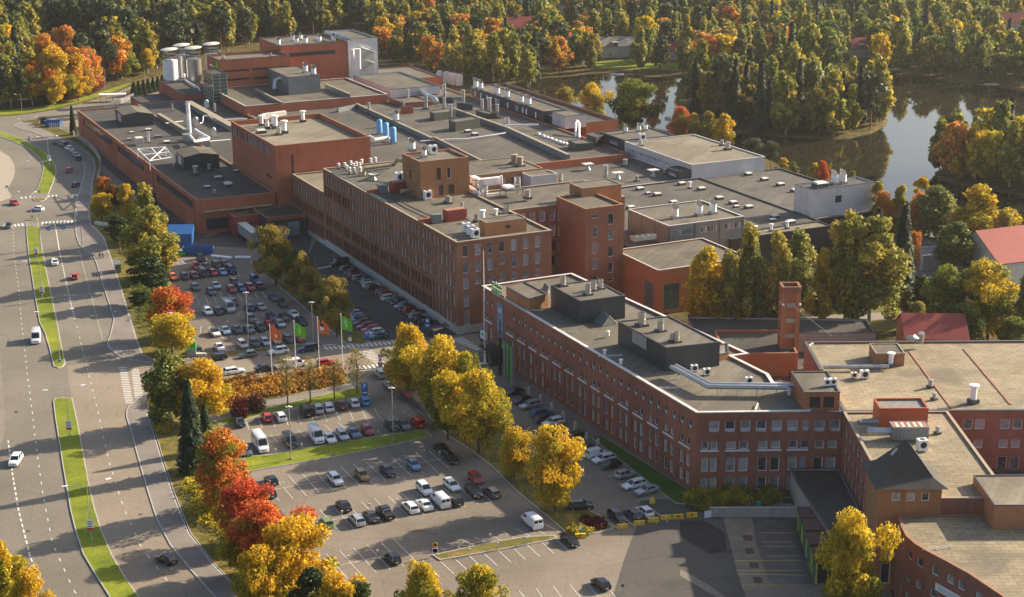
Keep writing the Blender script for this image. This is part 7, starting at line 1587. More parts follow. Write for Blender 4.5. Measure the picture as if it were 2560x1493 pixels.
for i in range(7):MB().lathe(b+UU*2.6+VV*(2.2+i*0.5),[(0.28,22.85),(0.28,23.6),(0.05,23.7)],8).build('coil', 'galv', fr)
def sbox(label, k, nl, nr, h0, hh, dep, mat, top, open_=False):
 A, B=ZG(k,*nl, h0), ZG(k,*nr, h0);d=B-A;n_=Vector((-d.y, d.x,0)).normalized();t=thing('roof_unit', label, 'plant house',(A+B)/2)
 poly=[tuple(q[:2]) for q in(A, B, B+n_*dep, A+n_*dep)]
 return building('roof_unit', label, 'plant house', poly, h0, h0+hh, mat, top, None,0.35 if open_ else 0.02,0.25, mat)
def sbox2(*a,**k):return sbox(*a,**k)
A, B=ZG('7',815,645,14.9), ZG('7',1200,685,14.9);B.y=A.y
building('orange_roof_unit', 'orange red metal plant box with a sunken grey lid on the sheet roof', 'plant house',[(A.x, A.y),(B.x, A.y),(B.x, A.y+5.0),(A.x, A.y+5.0)],14.85,18.3, 'clad_orange', 'felt_grey', None,0.3,0.22, 'clad_orange')
A, B=ZG('7',915,735,15.2), ZG('7',1180,735,15.2)
rg_=building('grey_roof_unit', 'grey metal container with a rust streaked roof in front of the orange plant box', 'plant house',[(A.x, A.y),(B.x, A.y),(B.x, A.y+2.6),(A.x, A.y+2.6)],15.1,17.4, 'clad_grey', 'coping_pale', None,0.02,0.05, 'galv')
rs=MB()
for i in range(6):rs.obox((A.x+0.25+i*(B.x-A.x)/6, A.y+0.1),((B.x-A.x)/14,0),(0,2.3),17.41,17.43)
rs.build('rust_streaks', 'rust', rg_)
duct('grey_duct', 'grey box duct with a flared mouth from the orange plant box', '7',[(668,605,16.4),(700,600,16.4),(815,605,16.4)],0.5, 'clad_grey', n=4);duct('grey_duct', 'pale grey box duct with a flared mouth from the grey container', '7',[(738,660,16.2),(765,668,16.2),(912,672,16.2)],0.62, 'clad_white', n=4)
A, B=ZG('7',790,190,14.9), ZG('7',1005,195,14.9);building('brick_roof_room', 'small brick roof room with an overhanging flat lid in the middle of the sheet roof', 'roof house',[(A.x, A.y),(B.x, A.y),(B.x, A.y+6),(A.x, A.y+6)],14.85,17.3, 'brick_warm', 'felt', None,0.1,0.15, 'coping_tan')
sm=MB()
for a, b in(((1060,80),(1330,520)),((1440,60),(1770,470))):P, Q=ZG('7',*a,15.0), ZG('7',*b,15.0);P.x, Q.x=(P.x+Q.x)/2,(P.x+Q.x)/2;sm.obox(P, Q-P,(0.4,0),14.8,14.93)
tag(sm.build('roof_seam', 'coping_brick'), 'raised brown seams running down the broad sheet roof', 'roof seam')
for i,(k, a, b) in enumerate((('4',(885,822),(1010,822)),('4',(1165,1005),(1340,998)),('4',(1580,1240),(1755,1235)),('4',(635,665),(755,668)),('8',(1780,1098),(2000,1075)),('6',(850,515),(870,470)))):
 h=12.6 if k=='8' else 15.1;A, B=ZG(k,*a, h), ZG(k,*b, h);n_=Vector((0,0.6,0));q=MB();q.tube([A, B],0.06,4);q.tube([A+n_, B+n_],0.06,4)
 for j in range(5):q.tube([A+(B-A)*j/4, A+(B-A)*j/4+n_],0.04,4)
 tag(q.build('roof_davit', 'offwhite'), 'pale ladder like davit frame on the roof edge'+['', ' of the office below the right dark roof house', ' of the office near the silver pipes', ' of the office by the brick roof house', ' of the curved front building', ' of the office front'][i] if i else 'pale ladder like davit frame on the office roof edge below the glass skylight', 'roof davit')
for i,(x, y, top, r, lab) in enumerate(((200,765,240,2.9, 'left front white silo with a tilted disc roof'),(440,520,225,2.6, 'right front steel silo with a tilted disc roof'),(300,700,150,2.7, 'left rear silo with a tilted disc roof'),(560,700,130,2.8, 'right rear silo with a tilted disc roof'))):
 ZF['s']=(400,90,160,960);u, v=((331,19.5),(324,27.5),(346,28.5),(342,40))[i];p=UV(u, v);b_=PX(p);hgt=height_at(b_[0], b_[1],(124,120,113,110)[i])
 t=thing('silo', lab, 'silo', p,0, 'silos behind the works');q=MB();q.cyl((0,0),3.0,0, hgt*0.82,24);q.build('shell', 'white' if i==0 else 'steel', None,40).parent=t
 q=MB()
 for k in range(10):a=2*pi*k/10;q.tube([(2.9*cos(a),2.9*sin(a), hgt*0.8),(2.9*cos(a),2.9*sin(a), hgt)],0.08,4)
 for z in(0.86,0.92):q.lathe((0,0),[(2.9, hgt*z),(2.95, hgt*z+0.08)],16)
 q.build('railing', 'darkgrey', None).parent=t;q=MB();q.lathe((0,0),[(3.5,0),(3.6,0.08),(3.4,0.2),(0.02,0.4)],24);o=q.build('roof', 'coping_pale', None,50);o.parent=t;o.location=(0,0, hgt);o.rotation_euler=(0.06,-0.05,0)
es=thing('outside_stair', 'zigzag steel stair on the white clad end of the tallest building', 'stair', UV(298.6,90));q=MB()
for j in range(4):a, b=UV(297.9,89.5+(j%2)*6,14.5+j*2.3), UV(297.9,95.5-(j%2)*6,16.8+j*2.3);q.obox(a, b-a, UU*0.6, a.z, a.z+0.2);q.tube([a, b],0.35,4);q.tube([a+Vector((0,0,1)), b+Vector((0,0,1))],0.08,4)
for v in(89.4,95.6):q.tube([UV(297.8, v,10.5), UV(297.8, v,23.5)],0.15,4)
q.build('flights', 'galv', es)
cg=thing('condenser_bank', 'long galvanised condenser bank on legs beside the grey panelled hall', 'condenser', ZG('5',320,700,10.6));a, b=ZG('5',250,700,10.6), ZG('5',415,680,10.6);q=MB();q.obox((a.x, a.y), b-a, UU*2.0,12.0,13.0);q.build('body', 'galv', cg);q=MB()
for j in range(4):c=a+(b-a)*(j+.5)/4+UU;q.cyl((c.x, c.y),0.7,13.0,13.12,12)
q.build('fans', 'darkgrey', cg);q=MB()
for j in range(4):
 for s in(0.1,1.8):c=a+(b-a)*j/3*0.96+UU*s;q.cbox((c.x, c.y),0.12,0.12,10.6,12.0)
q.build('legs', 'darkgrey', cg)
lt_=thing('pipe_lattice', 'pale steel lattice frame over the left edge of the long low hall roof', 'frame', ZG('m',380,420,9.6));q=MB();A, B, C, D=ZG('m',265,305,12.5), ZG('m',395,430,12.5), ZG('m',640,390,12.5), ZG('m',560,285,12.5)
for a, b in((A, B),(B, C),(C, D),(D, A),(A, C),(B, D),((A+B)/2,(C+D)/2),((A+D)/2,(B+C)/2)):q.tube([a, b],0.16,5)
for a in(A, B, C, D):q.tube([a, Vector((a.x, a.y,9.5))],0.14,5)
q.build('members', 'white', lt_)
for k, pts, lab in(('m',[(260,275),(300,215),(385,285)], 'white slatted air unit by the lattice frame'),('h',[(900,1370),(930,1290),(1110,1340)], 'pale box unit below the white pipe loop'),('h',[(600,1300),(500,1100),(760,1250)], 'cluttered silver plant block at the foot of the white chimney')):
 a, b, c=(ZG(k,*p,9.6) for p in pts);t=thing('air_unit', lab, 'ventilation unit',(a+c)/2);d=c-a;MB().obox(a, VV*max(2.5, d.dot(VV)*.8), UU*3.0,9.6,12.2).build('casing', 'offwhite' if k=='m' else 'galv', t)
 q=MB()
 for j in range(5):q.obox(a+VV*(0.2+j*0.45), VV*0.25,-UU*0.05,10.0,11.8)
 q.build('slats', 'grey', t)
place('roof_hatch', 'pale roof hatch on the dark near end of the long low hall', 'roof hatch', 'hatch', 'm',[(1118,620),(1215,680),(1225,695),(1000,715,.8),(1305,545,.8)],9.55, HV)
place('roof_hatch', 'pale roof hatch on the far half of the long low hall', 'roof hatch', 'hatch', 'm',[(485,185),(575,245),(380,115),(208,140,.7),(180,210,.6)],9.55, HV)
place('roof_vent', 'small capped vent near the corner of the long low hall', 'vent', 'vent_d', 'm',[(1025,535,1.2),(1078,785,.8),(880,580,1.6)],9.55)
place('roof_stack', 'slim white upright pipe by the slatted air unit', 'vent', 'stack', 'm',[(385,240,.8)],9.55)
kit('canopy', lambda:[('lid', MB().cbox((0,0),3.2,2.6,1.9,2.05), 'coping_pale', None),('legs', MB().lathe((0,0),[(1.1,0),(0.5,1.0),(0.45,1.9)],4), 'galv', None)])
place('smoke_vent', 'pale flat lidded smoke vent behind the factory wing', 'vent', 'canopy', 'R',[(205,1250),(425,1315),(685,1295)],8.5, HV)
place('tall_vent', 'tall two part silver vent behind the factory wing', 'vent', 'stack_l', 'R',[(335,1325,.8)],8.5)
place('roof_vent', 'short round vent behind the factory wing', 'vent', 'vent_d', 'R',[(478,1225,1.3),(565,1335),(770,1285)],8.5)
place('flat_vent', 'low square pyramid vent on the brown factory roof', 'vent', 'canopy', 'F',[(690,205,.8)],21.45, HV)
# ================================================================== STREET FURNITURE, SIGNS, PEOPLE
def ptop(k, bx, by, tx, ty):
 """foot on the ground and height of a post seen from foot to top"""
 b=Z(k, bx, by);return G(*b), height_at(b[0], b[1], Z(k, tx, ty)[1])
def text(s, size, mat, parent, M, bold=0.0, ext=0.012):
 c=bpy.data.curves.new('lettering', 'FONT');c.body=s;c.size=size;c.align_x='CENTER';c.align_y='CENTER';c.extrude=ext;c.offset=bold;c.resolution_u=2
 o=bpy.data.objects.new('lettering', c);me=bpy.data.meshes.new_from_object(o);bpy.data.objects.remove(o);me.materials.clear();me.materials.append(MATS[mat])
 o=bpy.data.objects.new('lettering', me);COL.objects.link(o);o.matrix_basis=parent.matrix_basis.inverted()@M;o.parent=parent;return o
def frame_at(p, d):
 """upright plane at p: x along d, y up, z outward to the right of d"""
 d=Vector((d[0], d[1],0)).normalized();up=Vector((0,0,1));n=d.cross(up)
 M=Matrix((d, up, n)).transposed().to_4x4();M.translation=p;return M
VW=Vector((1,0.0,0))
def lamp(k, b, t, arms, label, sign=None):
 g, h=ptop(k,*b,*t);o=thing('street_lamp', label, 'street lamp', g,0, 'street lamps');q=MB();q.tube([(0,0,0),(0,0,1.2),(0,0, h)],0.09,7,0,0.05);q.cyl((0,0),0.13,0,1.0,8);q.build('pole', 'pole', None).parent=o
 for ax in arms:
  e=ZG(k,*ax, g.z+h+0.1)-g;e.z=h+0.15;a=MB();a.tube([(0,0, h-0.1), e*0.15+Vector((0,0, h*0.85)), e],0.045,5);a.build('arm', 'pole', None).parent=o
  d=Vector((e.x, e.y,0)).normalized();m=MB();m.obox(e-d*0.2+Vector((d.y,-d.x,0))*0.16, d*0.95, Vector((-d.y, d.x,0))*0.32, e.z-0.07, e.z+0.09);m.build('lamp_head', 'white', None).parent=o
 if sign:
  s=ptop(k, b[0], b[1], b[0], sign)[1];m=MB();m.obox((-0.55,-0.16),(1.1,0),(0,0.08), s-0.95, s+0.95);m.build('banner', 'white', None).parent=o
  m=MB();m.obox((-0.53,-0.175),(1.06,0),(0,0.012), s-0.93, s-0.5);m.build('banner_foot', 'red', None).parent=o
  m=MB()
  for j in range(4):m.obox((-0.38,-0.172),(0.76-0.15*(j%2),0),(0,0.01), s+0.55-j*0.28, s+0.65-j*0.28)
  m.build('banner_print', 'darkgrey', None).parent=o
lamp('r4',(622,1100),(590,715),((450,722),(722,675)), 'double armed lamp with banner, nearest on the grass median',980)
lamp('r4',(475,405),(435,65),((315,72),(552,40)), 'double armed lamp with banner at the head of the lower median',305)
lamp('r3',(735,505),(668,-95),((463,-95),(865,-130)), 'double armed lamp at the foot of the middle median')
lamp('L',(315,893),(290,600),((190,600),(382,580)), 'double armed lamp with banner halfway up the middle median',805)
lamp('r1',(685,1432),(612,790),((930,1172),)[:0], 'plain post with banner below the gantry sign',1240)
lamp('r1',(600,790),(562,235),((350,155),(640,150)), 'double armed lamp at the upper zebra crossing')
lamp('r0',(770,1440),(716,925),((515,908),(900,890)), 'double armed lamp at the lower tip of the upper median')
lamp('r0',(912,1000),(872,480),((700,458),(1032,445)), 'double armed lamp with banner beside the car queue',845)
lamp('r0',(550,640),(502,120),((358,130),(657,98)), 'double armed lamp with banner at the top of the upper median',485)
lamp('1',(168,890),(152,702),((115,695),), 'lamp by the upper junction corner')
lamp('1',(780,750),(772,570),((720,565),), 'lamp by the upper road beside the wood')
lamp('1',(1066,590),(1062,478),((1015,472),), 'lamp at the bend before the silos')
for k, b, t, lab in(('B',(620,1100),(590,618), 'tall car park mast on the grass between the lower and middle car parks'),('B',(1556,932),(1540,445), 'tall car park mast at the right end of the middle car park'),('c',(1345,722),(1310,-350), 'tall car park mast behind the parked grey hatchback'),('P',(1128,922),(1112,608), 'tall car park mast left of the zebra crossing'),('P',(92,950),(68,688), 'car park mast before the yellow green maple')):
 g, h=ptop(k,*b,*t);o=thing('mast_lamp', lab, 'street lamp', g,0, 'car park masts');q=MB();q.tube([(0,0,0),(0,0, h)],0.1,7,0,0.06);q.cyl((0,0),0.28,0,0.5,8);q.build('pole', 'pole', None).parent=o
 q=MB();q.cbox((0,0),1.2,0.3, h, h+0.12);q.cbox((0,0),0.3,0.3, h+.12, h+0.25);q.build('lamp_head', 'white', None).parent=o
def flagcloth(w, h, mat, o, z, dy=0.0, emb=None):
 q=MB();n=9;vs=[]
 for i in range(n+1):
  for j in range(5):s=i/n;vs.append((0.08+s*w*0.72,0.24*sin(s*7+j*.5)*s, z-j*h/4-s*s*h*0.42*(1-j/4*.6)))
 q.add(vs,[(i*5+j, i*5+j+1, i*5+j+6, i*5+j+5) for i in range(n) for j in range(4)]);f=q.build('flag', mat, None);f.parent=o
 if emb:
  for mt, pts in emb:
   m=MB()
   for(i, j) in pts:
    a=[Vector(vs[x])+Vector((0,-0.03,0)) for x in(i*5+j, i*5+j+1, i*5+j+6, i*5+j+5)];m.add(a,[(0,1,2,3)])
   m.build('emblem', mt, None).parent=o
simple('flag_orange',(0.80,0.16,0.03),0.8);simple('flag_green',(0.13,0.52,0.02),0.8)
for i,(b, t, mat, emb) in enumerate((((825,1156),(803,770), 'flag_orange',[('white',[(4,2),(5,2)])]),((1002,1136),(985,745), 'flag_green',[('coping_pale',[(4,1),(4,2)])]),((1173,1110),(1160,720), 'flag_orange',[('black',[(2,0),(2,1),(3,1),(4,1)]),('white',[(2,2),(3,2),(4,2)])]),((1345,1116),(1328,695), 'flag_green',[('white',[(3,1),(4,2)])]))):
 g, h=ptop('P',*b,*t);o=thing('flagpole', '%s flag on a white pole by the hedge bed%s'%(mat[5:], which(i,4)), 'flagpole', g,-0.2, 'flagpoles along the street');q=MB();q.tube([(0,0,0),(0,0, h)],0.1,8,0,0.05);q.cyl((0,0),0.22,0,0.9,8);q.lathe((0,0),[(0.11, h),(0.11, h+.15),(0.02, h+0.2)],8);q.build('pole', 'white', None).parent=o
 flagcloth(3.2,3.0, mat, o, h-0.3,0, emb)
g, h=ptop('4',330,1055,330,226);o=thing('flag_mast', 'very tall bare white mast at the corner of the office block', 'flagpole', g);q=MB();q.tube([(0,0,0),(0,0, h)],0.17,9,0,0.06);q.cbox((0,0),0.6,0.6,0,2.2);q.cbox((0,0),2.4,1.2,0,0.12);q.build('pole', 'white', None).parent=o
def sign(label, k, b, t, plates, hd=0.0):
 """a post with plates: (shape, material, size, metres down from the top)"""
 g, h=ptop(k,*b,*t);o=thing('road_sign', label, 'sign', g, hd);MB().tube([(0,0,0),(0,0, h)],0.05,6).build('post', 'galv', None).parent=o
 for sh, mt, s, dz in plates:
  z=h-dz-s/2;m=MB()
  if sh=='o':m.tube([(0,-0.06, z),(0,-0.1, z)], s/2,16)
  elif sh=='v':m.add([(-s*.6,-.08, z+s/2),(0,-.08, z-s/2),(s*.6,-.08, z+s/2),(-s*.6,-.05, z+s/2),(0,-.05, z-s/2),(s*.6,-.05, z+s/2)],[(0,1,2),(5,4,3),(0,2,5,3),(0,3,4,1),(1,4,5,2)])
  elif sh=='a':m.add([(-s*.4,-.115, z-s*.35),(s*.4,-.115, z-s*.35),(0,-.115, z+s*.4)],[(0,1,2)])
  elif sh=='b':m.obox((-s*0.42,-0.125),(s*.84,0),(0,0.02), z-s*.13, z+s*.13)
  elif sh=='P':text('P', s, mt, o, o.matrix_basis@frame_at(Vector((0,-0.13, z)), VW),0.02);continue
  else:m.obox((-s*(0.5 if sh=='s' else 0.42),-0.11),(s*(1 if sh=='s' else.84),0),(0,0.06), z-s/2, z+s/2)
  m.build('plate', mt, None).parent=o
sign('tall blue parking sign above the bright blue hatchback', 'B',(1295,532),(1282,398),(('s', 'blue_sign',1.35,0),('P', 'white',1.2,0.05),('s', 'blue_sign',1.2,1.4),('b', 'white',1.0,1.5)))
sign('no entry sign under a blue crossing sign at the zebra corner', 'd',(1992,1012),(1985,778),(('s', 'blue_sign',.8,0),('a', 'white',.8,0),('o', 'red',.75,.9),('b', 'white',.7,.95),('r', 'grey',1.2,1.75)))
sign('post with blue, round and yellow plates on the tree strip by the flags', 'd',(1437,590),(1425,308),(('s', 'blue_sign',.7,0),('o', 'blue_sign',.75,.85),('o', 'red',.5,.97),('s', 'yellow',.4,1.65),('s', 'white',.8,2.1)))
sign('blue parking sign in front of the white car on the tree strip', 'e',(520,1345),(522,1188),(('s', 'blue_sign',1.0,0),('P', 'white',.9,.05),('s', 'blue_sign',.9,1.1)))
sign('twin blue sign by the bicycle shelter at the factory corner', 'e',(1530,1230),(1525,975),(('s', 'blue_sign',1.0,0),('a', 'white',.9,0),('s', 'blue_sign',1.2,1.1),('b', 'white',1.0,1.2)))
sign('blue sign over a yellow give way triangle at the office corner', 'F',(1482,1445),(1480,1345),(('s', 'blue_sign',.9,0),('a', 'white',.9,0),('v', 'orange',.85,1.0),('v', 'yellow',.6,1.08)))
sign('yellow give way triangle at the mouth of the flag street', 'r3',(1905,440),(1900,255),(('s', 'white',.8,0),('v', 'orange',1.0,.9),('v', 'yellow',.72,1.0)))
sign('round yellow sign with a grey plate at the tip of the grass island', 'C',(1977,1090),(1975,955),(('o', 'yellow',.95,0),('o', 'orange',.5,.2),('s', 'white',.85,1.05),('s', 'blue_grey' if False else 'darkgrey',.7,1.12)))
for k, b, t, lab in(('r3',(735,525),(735,487), 'round blue keep right sign at the foot of the middle median'),('r1',(592,640),(590,575), 'blue keep right sign on the lamp at the upper crossing'),('r1',(735,250),(735,120), 'blue keep right sign at the tip of the upper median')):
 sign(lab, k, b, t,(('o', 'blue_sign',.8,0),('b', 'white',.6,.1)))
sign('small blue sign on the left pavement at the upper junction', 'r1',(130,75),(128,30),(('s', 'blue_sign',.9,0),('a', 'white',.8,0)))
sign('pale bus stop sign at the kerb before the crossing', 'r1',(1408,712),(1402,515),(('s', 'white',.9,0),('b', 'blue_sign',.8,.1)))
sign('yellow striped marker post with a white plate by the dark red bush', 'C2',(1312,925),(1325,775),(('r', 'yellow',.55,0),('r', 'white',.6,.6),('r', 'green_sign',.5,1.2)))
sign('black sign on a round foot in the sunny lower yard', 'C2',(1708,1445),(1718,1330),(('o', 'darkgrey',.5,.3),))
sign('white board with a black round mark at the end of the concrete ramp', 'g',(385,355),(400,262),(('r', 'white',1.5,0),('o', 'black',.5,.45)),.3)
g, h=ptop('r1',1515,1140,1487,770);e=ZG('r1',718,832, h);o=thing('gantry_sign', 'grey sign gantry over the right carriageway with two round blue signs', 'gantry', g);d=e-Vector((g.x, g.y, h));d.z=0
q=MB();q.tube([(0,0,0),(0,0, h)],0.16,8);q.tube([(0,0, h), d+Vector((0,0, h))],0.14,8);q.tube([d, d+Vector((0,0, h))],0.14,8);q.build('frame', 'grey', None).parent=o
for s in(0.42,0.77):
 q=MB();p=d*s;q.tube([(p.x, p.y-0.2, h),(p.x, p.y-0.26, h)],0.62,18);q.build('blue_disc', 'blue_sign', None).parent=o;q=MB();q.tube([(p.x-.25, p.y-0.28, h+.25),(p.x+.2, p.y-0.28, h-.25)],0.06,4);q.build('arrow', 'white', None).parent=o
g=ZG('r2',1425,290);o=thing('bus_shelter', 'small green grey bus shelter on the verge of the main road', 'bus shelter', g, radians(-72));hs=MB()
for x in(-1.9,1.9):
 for y in(-0.75,0.75):hs.cbox((x, y),0.09,0.09,0,2.5)
hs.build('frame', 'grey', None).parent=o;MB().cbox((0,0),4.4,1.9,2.5,2.62).build('roof', 'galv', None).parent=o;q=MB();q.cbox((0,.75),3.7,.03,.3,2.3);q.cbox((1.9,0),.03,1.4,.3,2.3);q.build('glass', 'glass_green', None).parent=o;MB().cbox((0,.4),2.6,.4,.42,.5).build('bench', 'wood_dark', None).parent=o
g=ZG('c',292,822);o=thing('box_sign', 'green and grey pillar sign at the entrance of the upper car park', 'sign', g,0.05);MB().cbox((0,0),2.0,0.6,0,1.5).build('base', 'grey', None).parent=o;MB().cbox((0,0),2.02,0.62,1.502,3.5).build('panel', 'green_sign', None).parent=o
text('nokian TYRES',0.28, 'white', o, o.matrix_basis@frame_at(Vector((0,-0.33,1.85)), VW),0.006)
g=ZG('c',470,815);tag(MB().cbox((g.x, g.y),2.2,0.9,0.1,0.75).build('planter', 'offwhite'), 'pale concrete planter beside the green pillar sign', 'planter')
D1=-UU;q0=UV(-21.2,-0.05,16.6);o=thing('roof_letters', 'green and white two line roof letters on the edge of the office block', 'sign', q0);M=frame_at(q0, D1)
MB().obox(q0-D1*3.1+VV*0.15, D1*6.2, VV*0.12,15.2,15.5).build('rail', 'darkgrey', o)
for s, z, sz in(('nokian',0.65,1.75),('TYRES',-0.75,1.7)):
 text(s, sz, 'white', o, Matrix.Translation(Vector((0,0, z))+VV*0.06)@M,0.07,0.05);text(s, sz, 'green_sign', o, Matrix.Translation(Vector((0,0, z))-VV*0.05)@M,0.0,0.05)
o=thing('wall_poster', 'tall blue poster of a lone figure on the office wall by the entrance', 'poster', UV(-22.8,-0.1,2));a=UV(-21.4,-0.04);MB().obox(a, D1*3.0,-VV*0.08,4.6,13.6).build('sheet', 'poster_sky' if 'poster_sky' in MATS else simple('poster_sky',(0.16,0.24,0.36),.7, var=.3, scale=.5).name, o)
MB().obox(a, D1*3.0,-VV*0.085,3.9,4.58).build('foot', 'green_sign', o);MB().obox(a+D1*.005, D1*2.99,-VV*0.086,4.6,7.4).build('ground', simple('poster_rock',(0.10,0.14,0.18),.7, var=.5, scale=.9).name, o)
q=MB();c=a+D1*1.55-VV*0.09
for dx, w, z0, z1 in((-.1,.22,7.0,8.5),(.14,.22,7.0,8.5),(0,.6,8.5,9.7),(0,.28,9.72,10.1)):q.obox(c+D1*(dx-w/2), D1*w,-VV*0.02, z0, z1)
q.build('figure', 'dark_cloth', o);q=MB()
for z, w in((12.4,1.2),(12.0,1.9),(11.6,1.5)):q.obox(c-D1*w/2, D1*w,-VV*0.02, z, z+0.16)
q.build('print', 'white', o)
o=thing('wall_sign', 'white projecting sign with a green mark by the office corner', 'sign', UV(-15.2,-1.2,4));MB().obox(UV(-14.3,-0.9), D1*2.6, VV*0.5,3.6,5.3).build('box', 'white', o);MB().obox(UV(-14.8,-0.93), D1*1.0, VV*0.02,4.3,4.9).build('mark', 'green_sign', o);MB().obox(UV(-16.1,-0.93), D1*.4, VV*0.02,4.2,4.7).build('small_mark', 'blue_sign', o)
o=thing('entrance_canopy', 'dark entrance canopy with a glazed porch on the office block', 'canopy', UV(-21,-2,0));MB().obox(UV(-19.2,-0.1), D1*5.4,-VV*3.4,3.3,3.6).build('roof', 'black', o);MB().obox(UV(-20.6,-0.1), D1*3.2,-VV*2.6,0,3.28).build('porch', 'glass_dark', o)
for i,(u, m) in enumerate(((-29.5, 'black'),(-32.0, 'grey'),(-33.6, 'green_sign'),(-35.4, 'grey'))):tag(MB().obox(UV(u,-3.2), D1*.5,-VV*.5,0,8.2).build('pylon', m), '%s upright pylon in front of the office wall%s'%(m.replace('_sign', ''), ' nearest the entrance' if i==0 else(' beyond the green one' if i==3 else '')), 'pylon')
A=ZG('8',1375,650,9.5);o=thing('banner_sign', 'long wall banner with blue and red letters above white beside the pyramid tower', 'sign',(57,235,9));q0=Vector((XF-0.02,236.0,0));MB().obox((XF-0.22,229.2),(0,7.4),(0.15,0),7.4,9.0).build('board', 'white', o);MB().obox((XF-0.24,229.2),(0,7.4),(0.018,0),8.25,8.98).build('print_field', 'navy_print' if 'navy_print' in MATS else simple('navy_print',(0.03,0.04,0.25),.6).name, o)
for j in range(6):MB().obox((XF-0.26,229.6+j*1.2),(0,0.55),(0.018,0),8.35,8.9).build('letter', 'coping_pale' if j%2 else 'red', o)
def wallsign(lab, i, s, z, w, h, txt):
 a, b=cvp[i], cvp[i+1];d=(b-a).normalized();n_=Vector((d.y,-d.x));p=a+d*s+n_*0.06;o=thing('wall_sign', lab, 'sign',(p.x, p.y, z));MB().obox(p, d*w, n_*0.14, z, z+h).build('board', 'white', o);c=p+d*(w/2)+n_*0.15
 F=lambda zz:frame_at(Vector((c.x, c.y, z+zz)), d)
 if txt:text(txt,1.0, 'navy_print', o, F(h*.66),0.03);text('KIRJANPITO',.26, 'navy_print', o, F(h*.2),0.004) if False else None
 q=MB()
 for j,(ww, zz) in enumerate(((w*.8, h*.34),(w*.5, h*.18)) if txt else((w*.8, h*.62),(w*.7, h*.3))):e=c-d*ww/2;q.obox(e, d*ww, n_*0.012, z+zz, z+zz+0.07)
 q.build('print', 'navy_print', o)
wallsign('white sign reading EXLAN on the curved brick front',6,1.4,7.55,3.4,1.75, 'EXLAN');wallsign('long narrow white sign left of the EXLAN sign on the curved front',5,-1.5,7.5,5.0,1.1, None)
a=UV(305.0,27.95,0);o=thing('wall_sign', 'light green square sign high on the four storey brick building', 'sign', UV(291,27.9,20));MB().obox(UV(289.4,27.85), UU*3.0,-VV*0.02+VV*.1,20.6,23.0).build('board', 'flag_green', o);MB().obox(UV(289.6,27.82), UU*2.6, VV*.02,21.7,21.9).build('stripe', 'green_sign', o)
def fence(name, label, k, pts, h, step, mat='galv', mesh=True, rails=2):
 P=[ZG(k,*q) for q in pts];o=thing(name, label, 'fence', P[0]);q, r=MB(), MB()
 for a, b in zip(P, P[1:]):
  n=max(1, int((b-a).length/step))
  for j in range(n+1):p=a+(b-a)*j/n;q.cbox((p.x, p.y),0.09,0.09,0, h)
  for j in range(rails):z=h*(0.95-j*0.8/max(1, rails-1)) if rails>1 else h*.95;r.tube([a+Vector((0,0, z)), b+Vector((0,0, z))],0.035,4)
 q.build('posts', mat, o);r.build('rails', mat, o)
fence('mesh_fence', 'pale slatted fence curving along the service road', 'r0',[(920,305),(1090,318),(1230,372),(1330,430),(1450,510),(1640,650),(1760,780),(1860,960),(1840,1130),(1785,1300)],2.2,0.75, 'coping_pale', rails=4)
fence('mesh_fence', 'thin wire fence between the upper car park and the street', 'c',[(640,770),(760,760),(1140,725),(1370,705),(1600,680),(1860,655)],1.6,2.6)
fence('mesh_fence', 'wire fence at the top of the factory lane', 'F',[(255,840),(345,825),(450,800)],2.4,2.2, rails=4)
fence('mesh_fence', 'wire fence and pale boards at the head of the upper car park', 'L',[(1540,575),(1700,590),(1840,600)],1.3,2.5);fence('site_gate', 'white gate and fence at the works entrance by the upper road', '1',[(770,800),(850,780),(985,720)],2.0,1.2, 'white', rails=4)
g=ZG('1',830,745);o=thing('gate_shelter', 'white flat roofed gate shelter beside the upper road', 'shelter', g,0.15);MB().cbox((0,0),11,4,2.9,3.1).build('roof', 'white', None).parent=o;q=MB()
for x in(-5,0,5):
 for y in(-1.7,1.7):q.cbox((x, y),.15,.15,0,2.9)
q.build('posts', 'grey', None).parent=o
A, B=ZG('g',415,352), ZG('g',1635,350);tag(MB().obox(A, B-A,(0,0.5),0,1.7).build('ramp_wall', 'concrete'), 'long grey concrete ramp wall under the clipped olive hedge', 'wall');g=ZG('g',1095,225);tag(MB().cbox((g.x, g.y),.8,.7,0,1.2).build('bin', 'teal'), 'little green bin on the ramp under the hedge', 'bin')
for i,(x, y, m) in enumerate(((1705,825, 'y'),(1862,795, 'y'),(1995,765, 'y'),(2112,742, 'y'),(2225,735, 'r'),(2355,720, 'r'),(1312,915, 'r'))):
 g=ZG('C2', x, y);o=thing('concrete_barrier',('yellow' if m=='y' else 'yellow and red')+' block barrier across the lower yard'+which(sorted((1705,1862,1995,2112,2225,2355,1312)).index(x),7), 'barrier', g,0.12, 'block barriers');q=MB();q.prism([(-.95,-.32),(.95,-.32),(.95,.32),(-.95,.32)],0,.3);q.prism([(-.9,-.2),(.9,-.2),(.9,.2),(-.9,.2)],.3,.75);q.build('block', 'yellow', None).parent=o;MB().cbox((0,-.2),.4,.06,.32,.72).build('stripe', 'red' if m=='r' else 'offwhite', None).parent=o
g=ZG('C2',1985,590);tag(MB().lathe((g.x, g.y),[(.55,0),(.5,.5),(.2,1.1),(.02,1.2)],8).build('covered_hydrant', 'yellow'), 'yellow covered post in front of the silver saloon', 'post')
P=[ZG('B',*q) for q in((1600,455),(1880,700),(1960,660),(1680,420))];tag(MB().prism(clean(P),0,1.1,0).build('platform', 'slab'), 'low raised boarded platform beside the side lane', 'platform');P=[ZG('B',*q,1.12) for q in((1640,485),(1690,532),(1735,525),(1700,480))];tag(MB().prism(clean(P),1.12,1.18).build('mat', 'clad_red'), 'dark red mat on the boarded platform', 'mat')
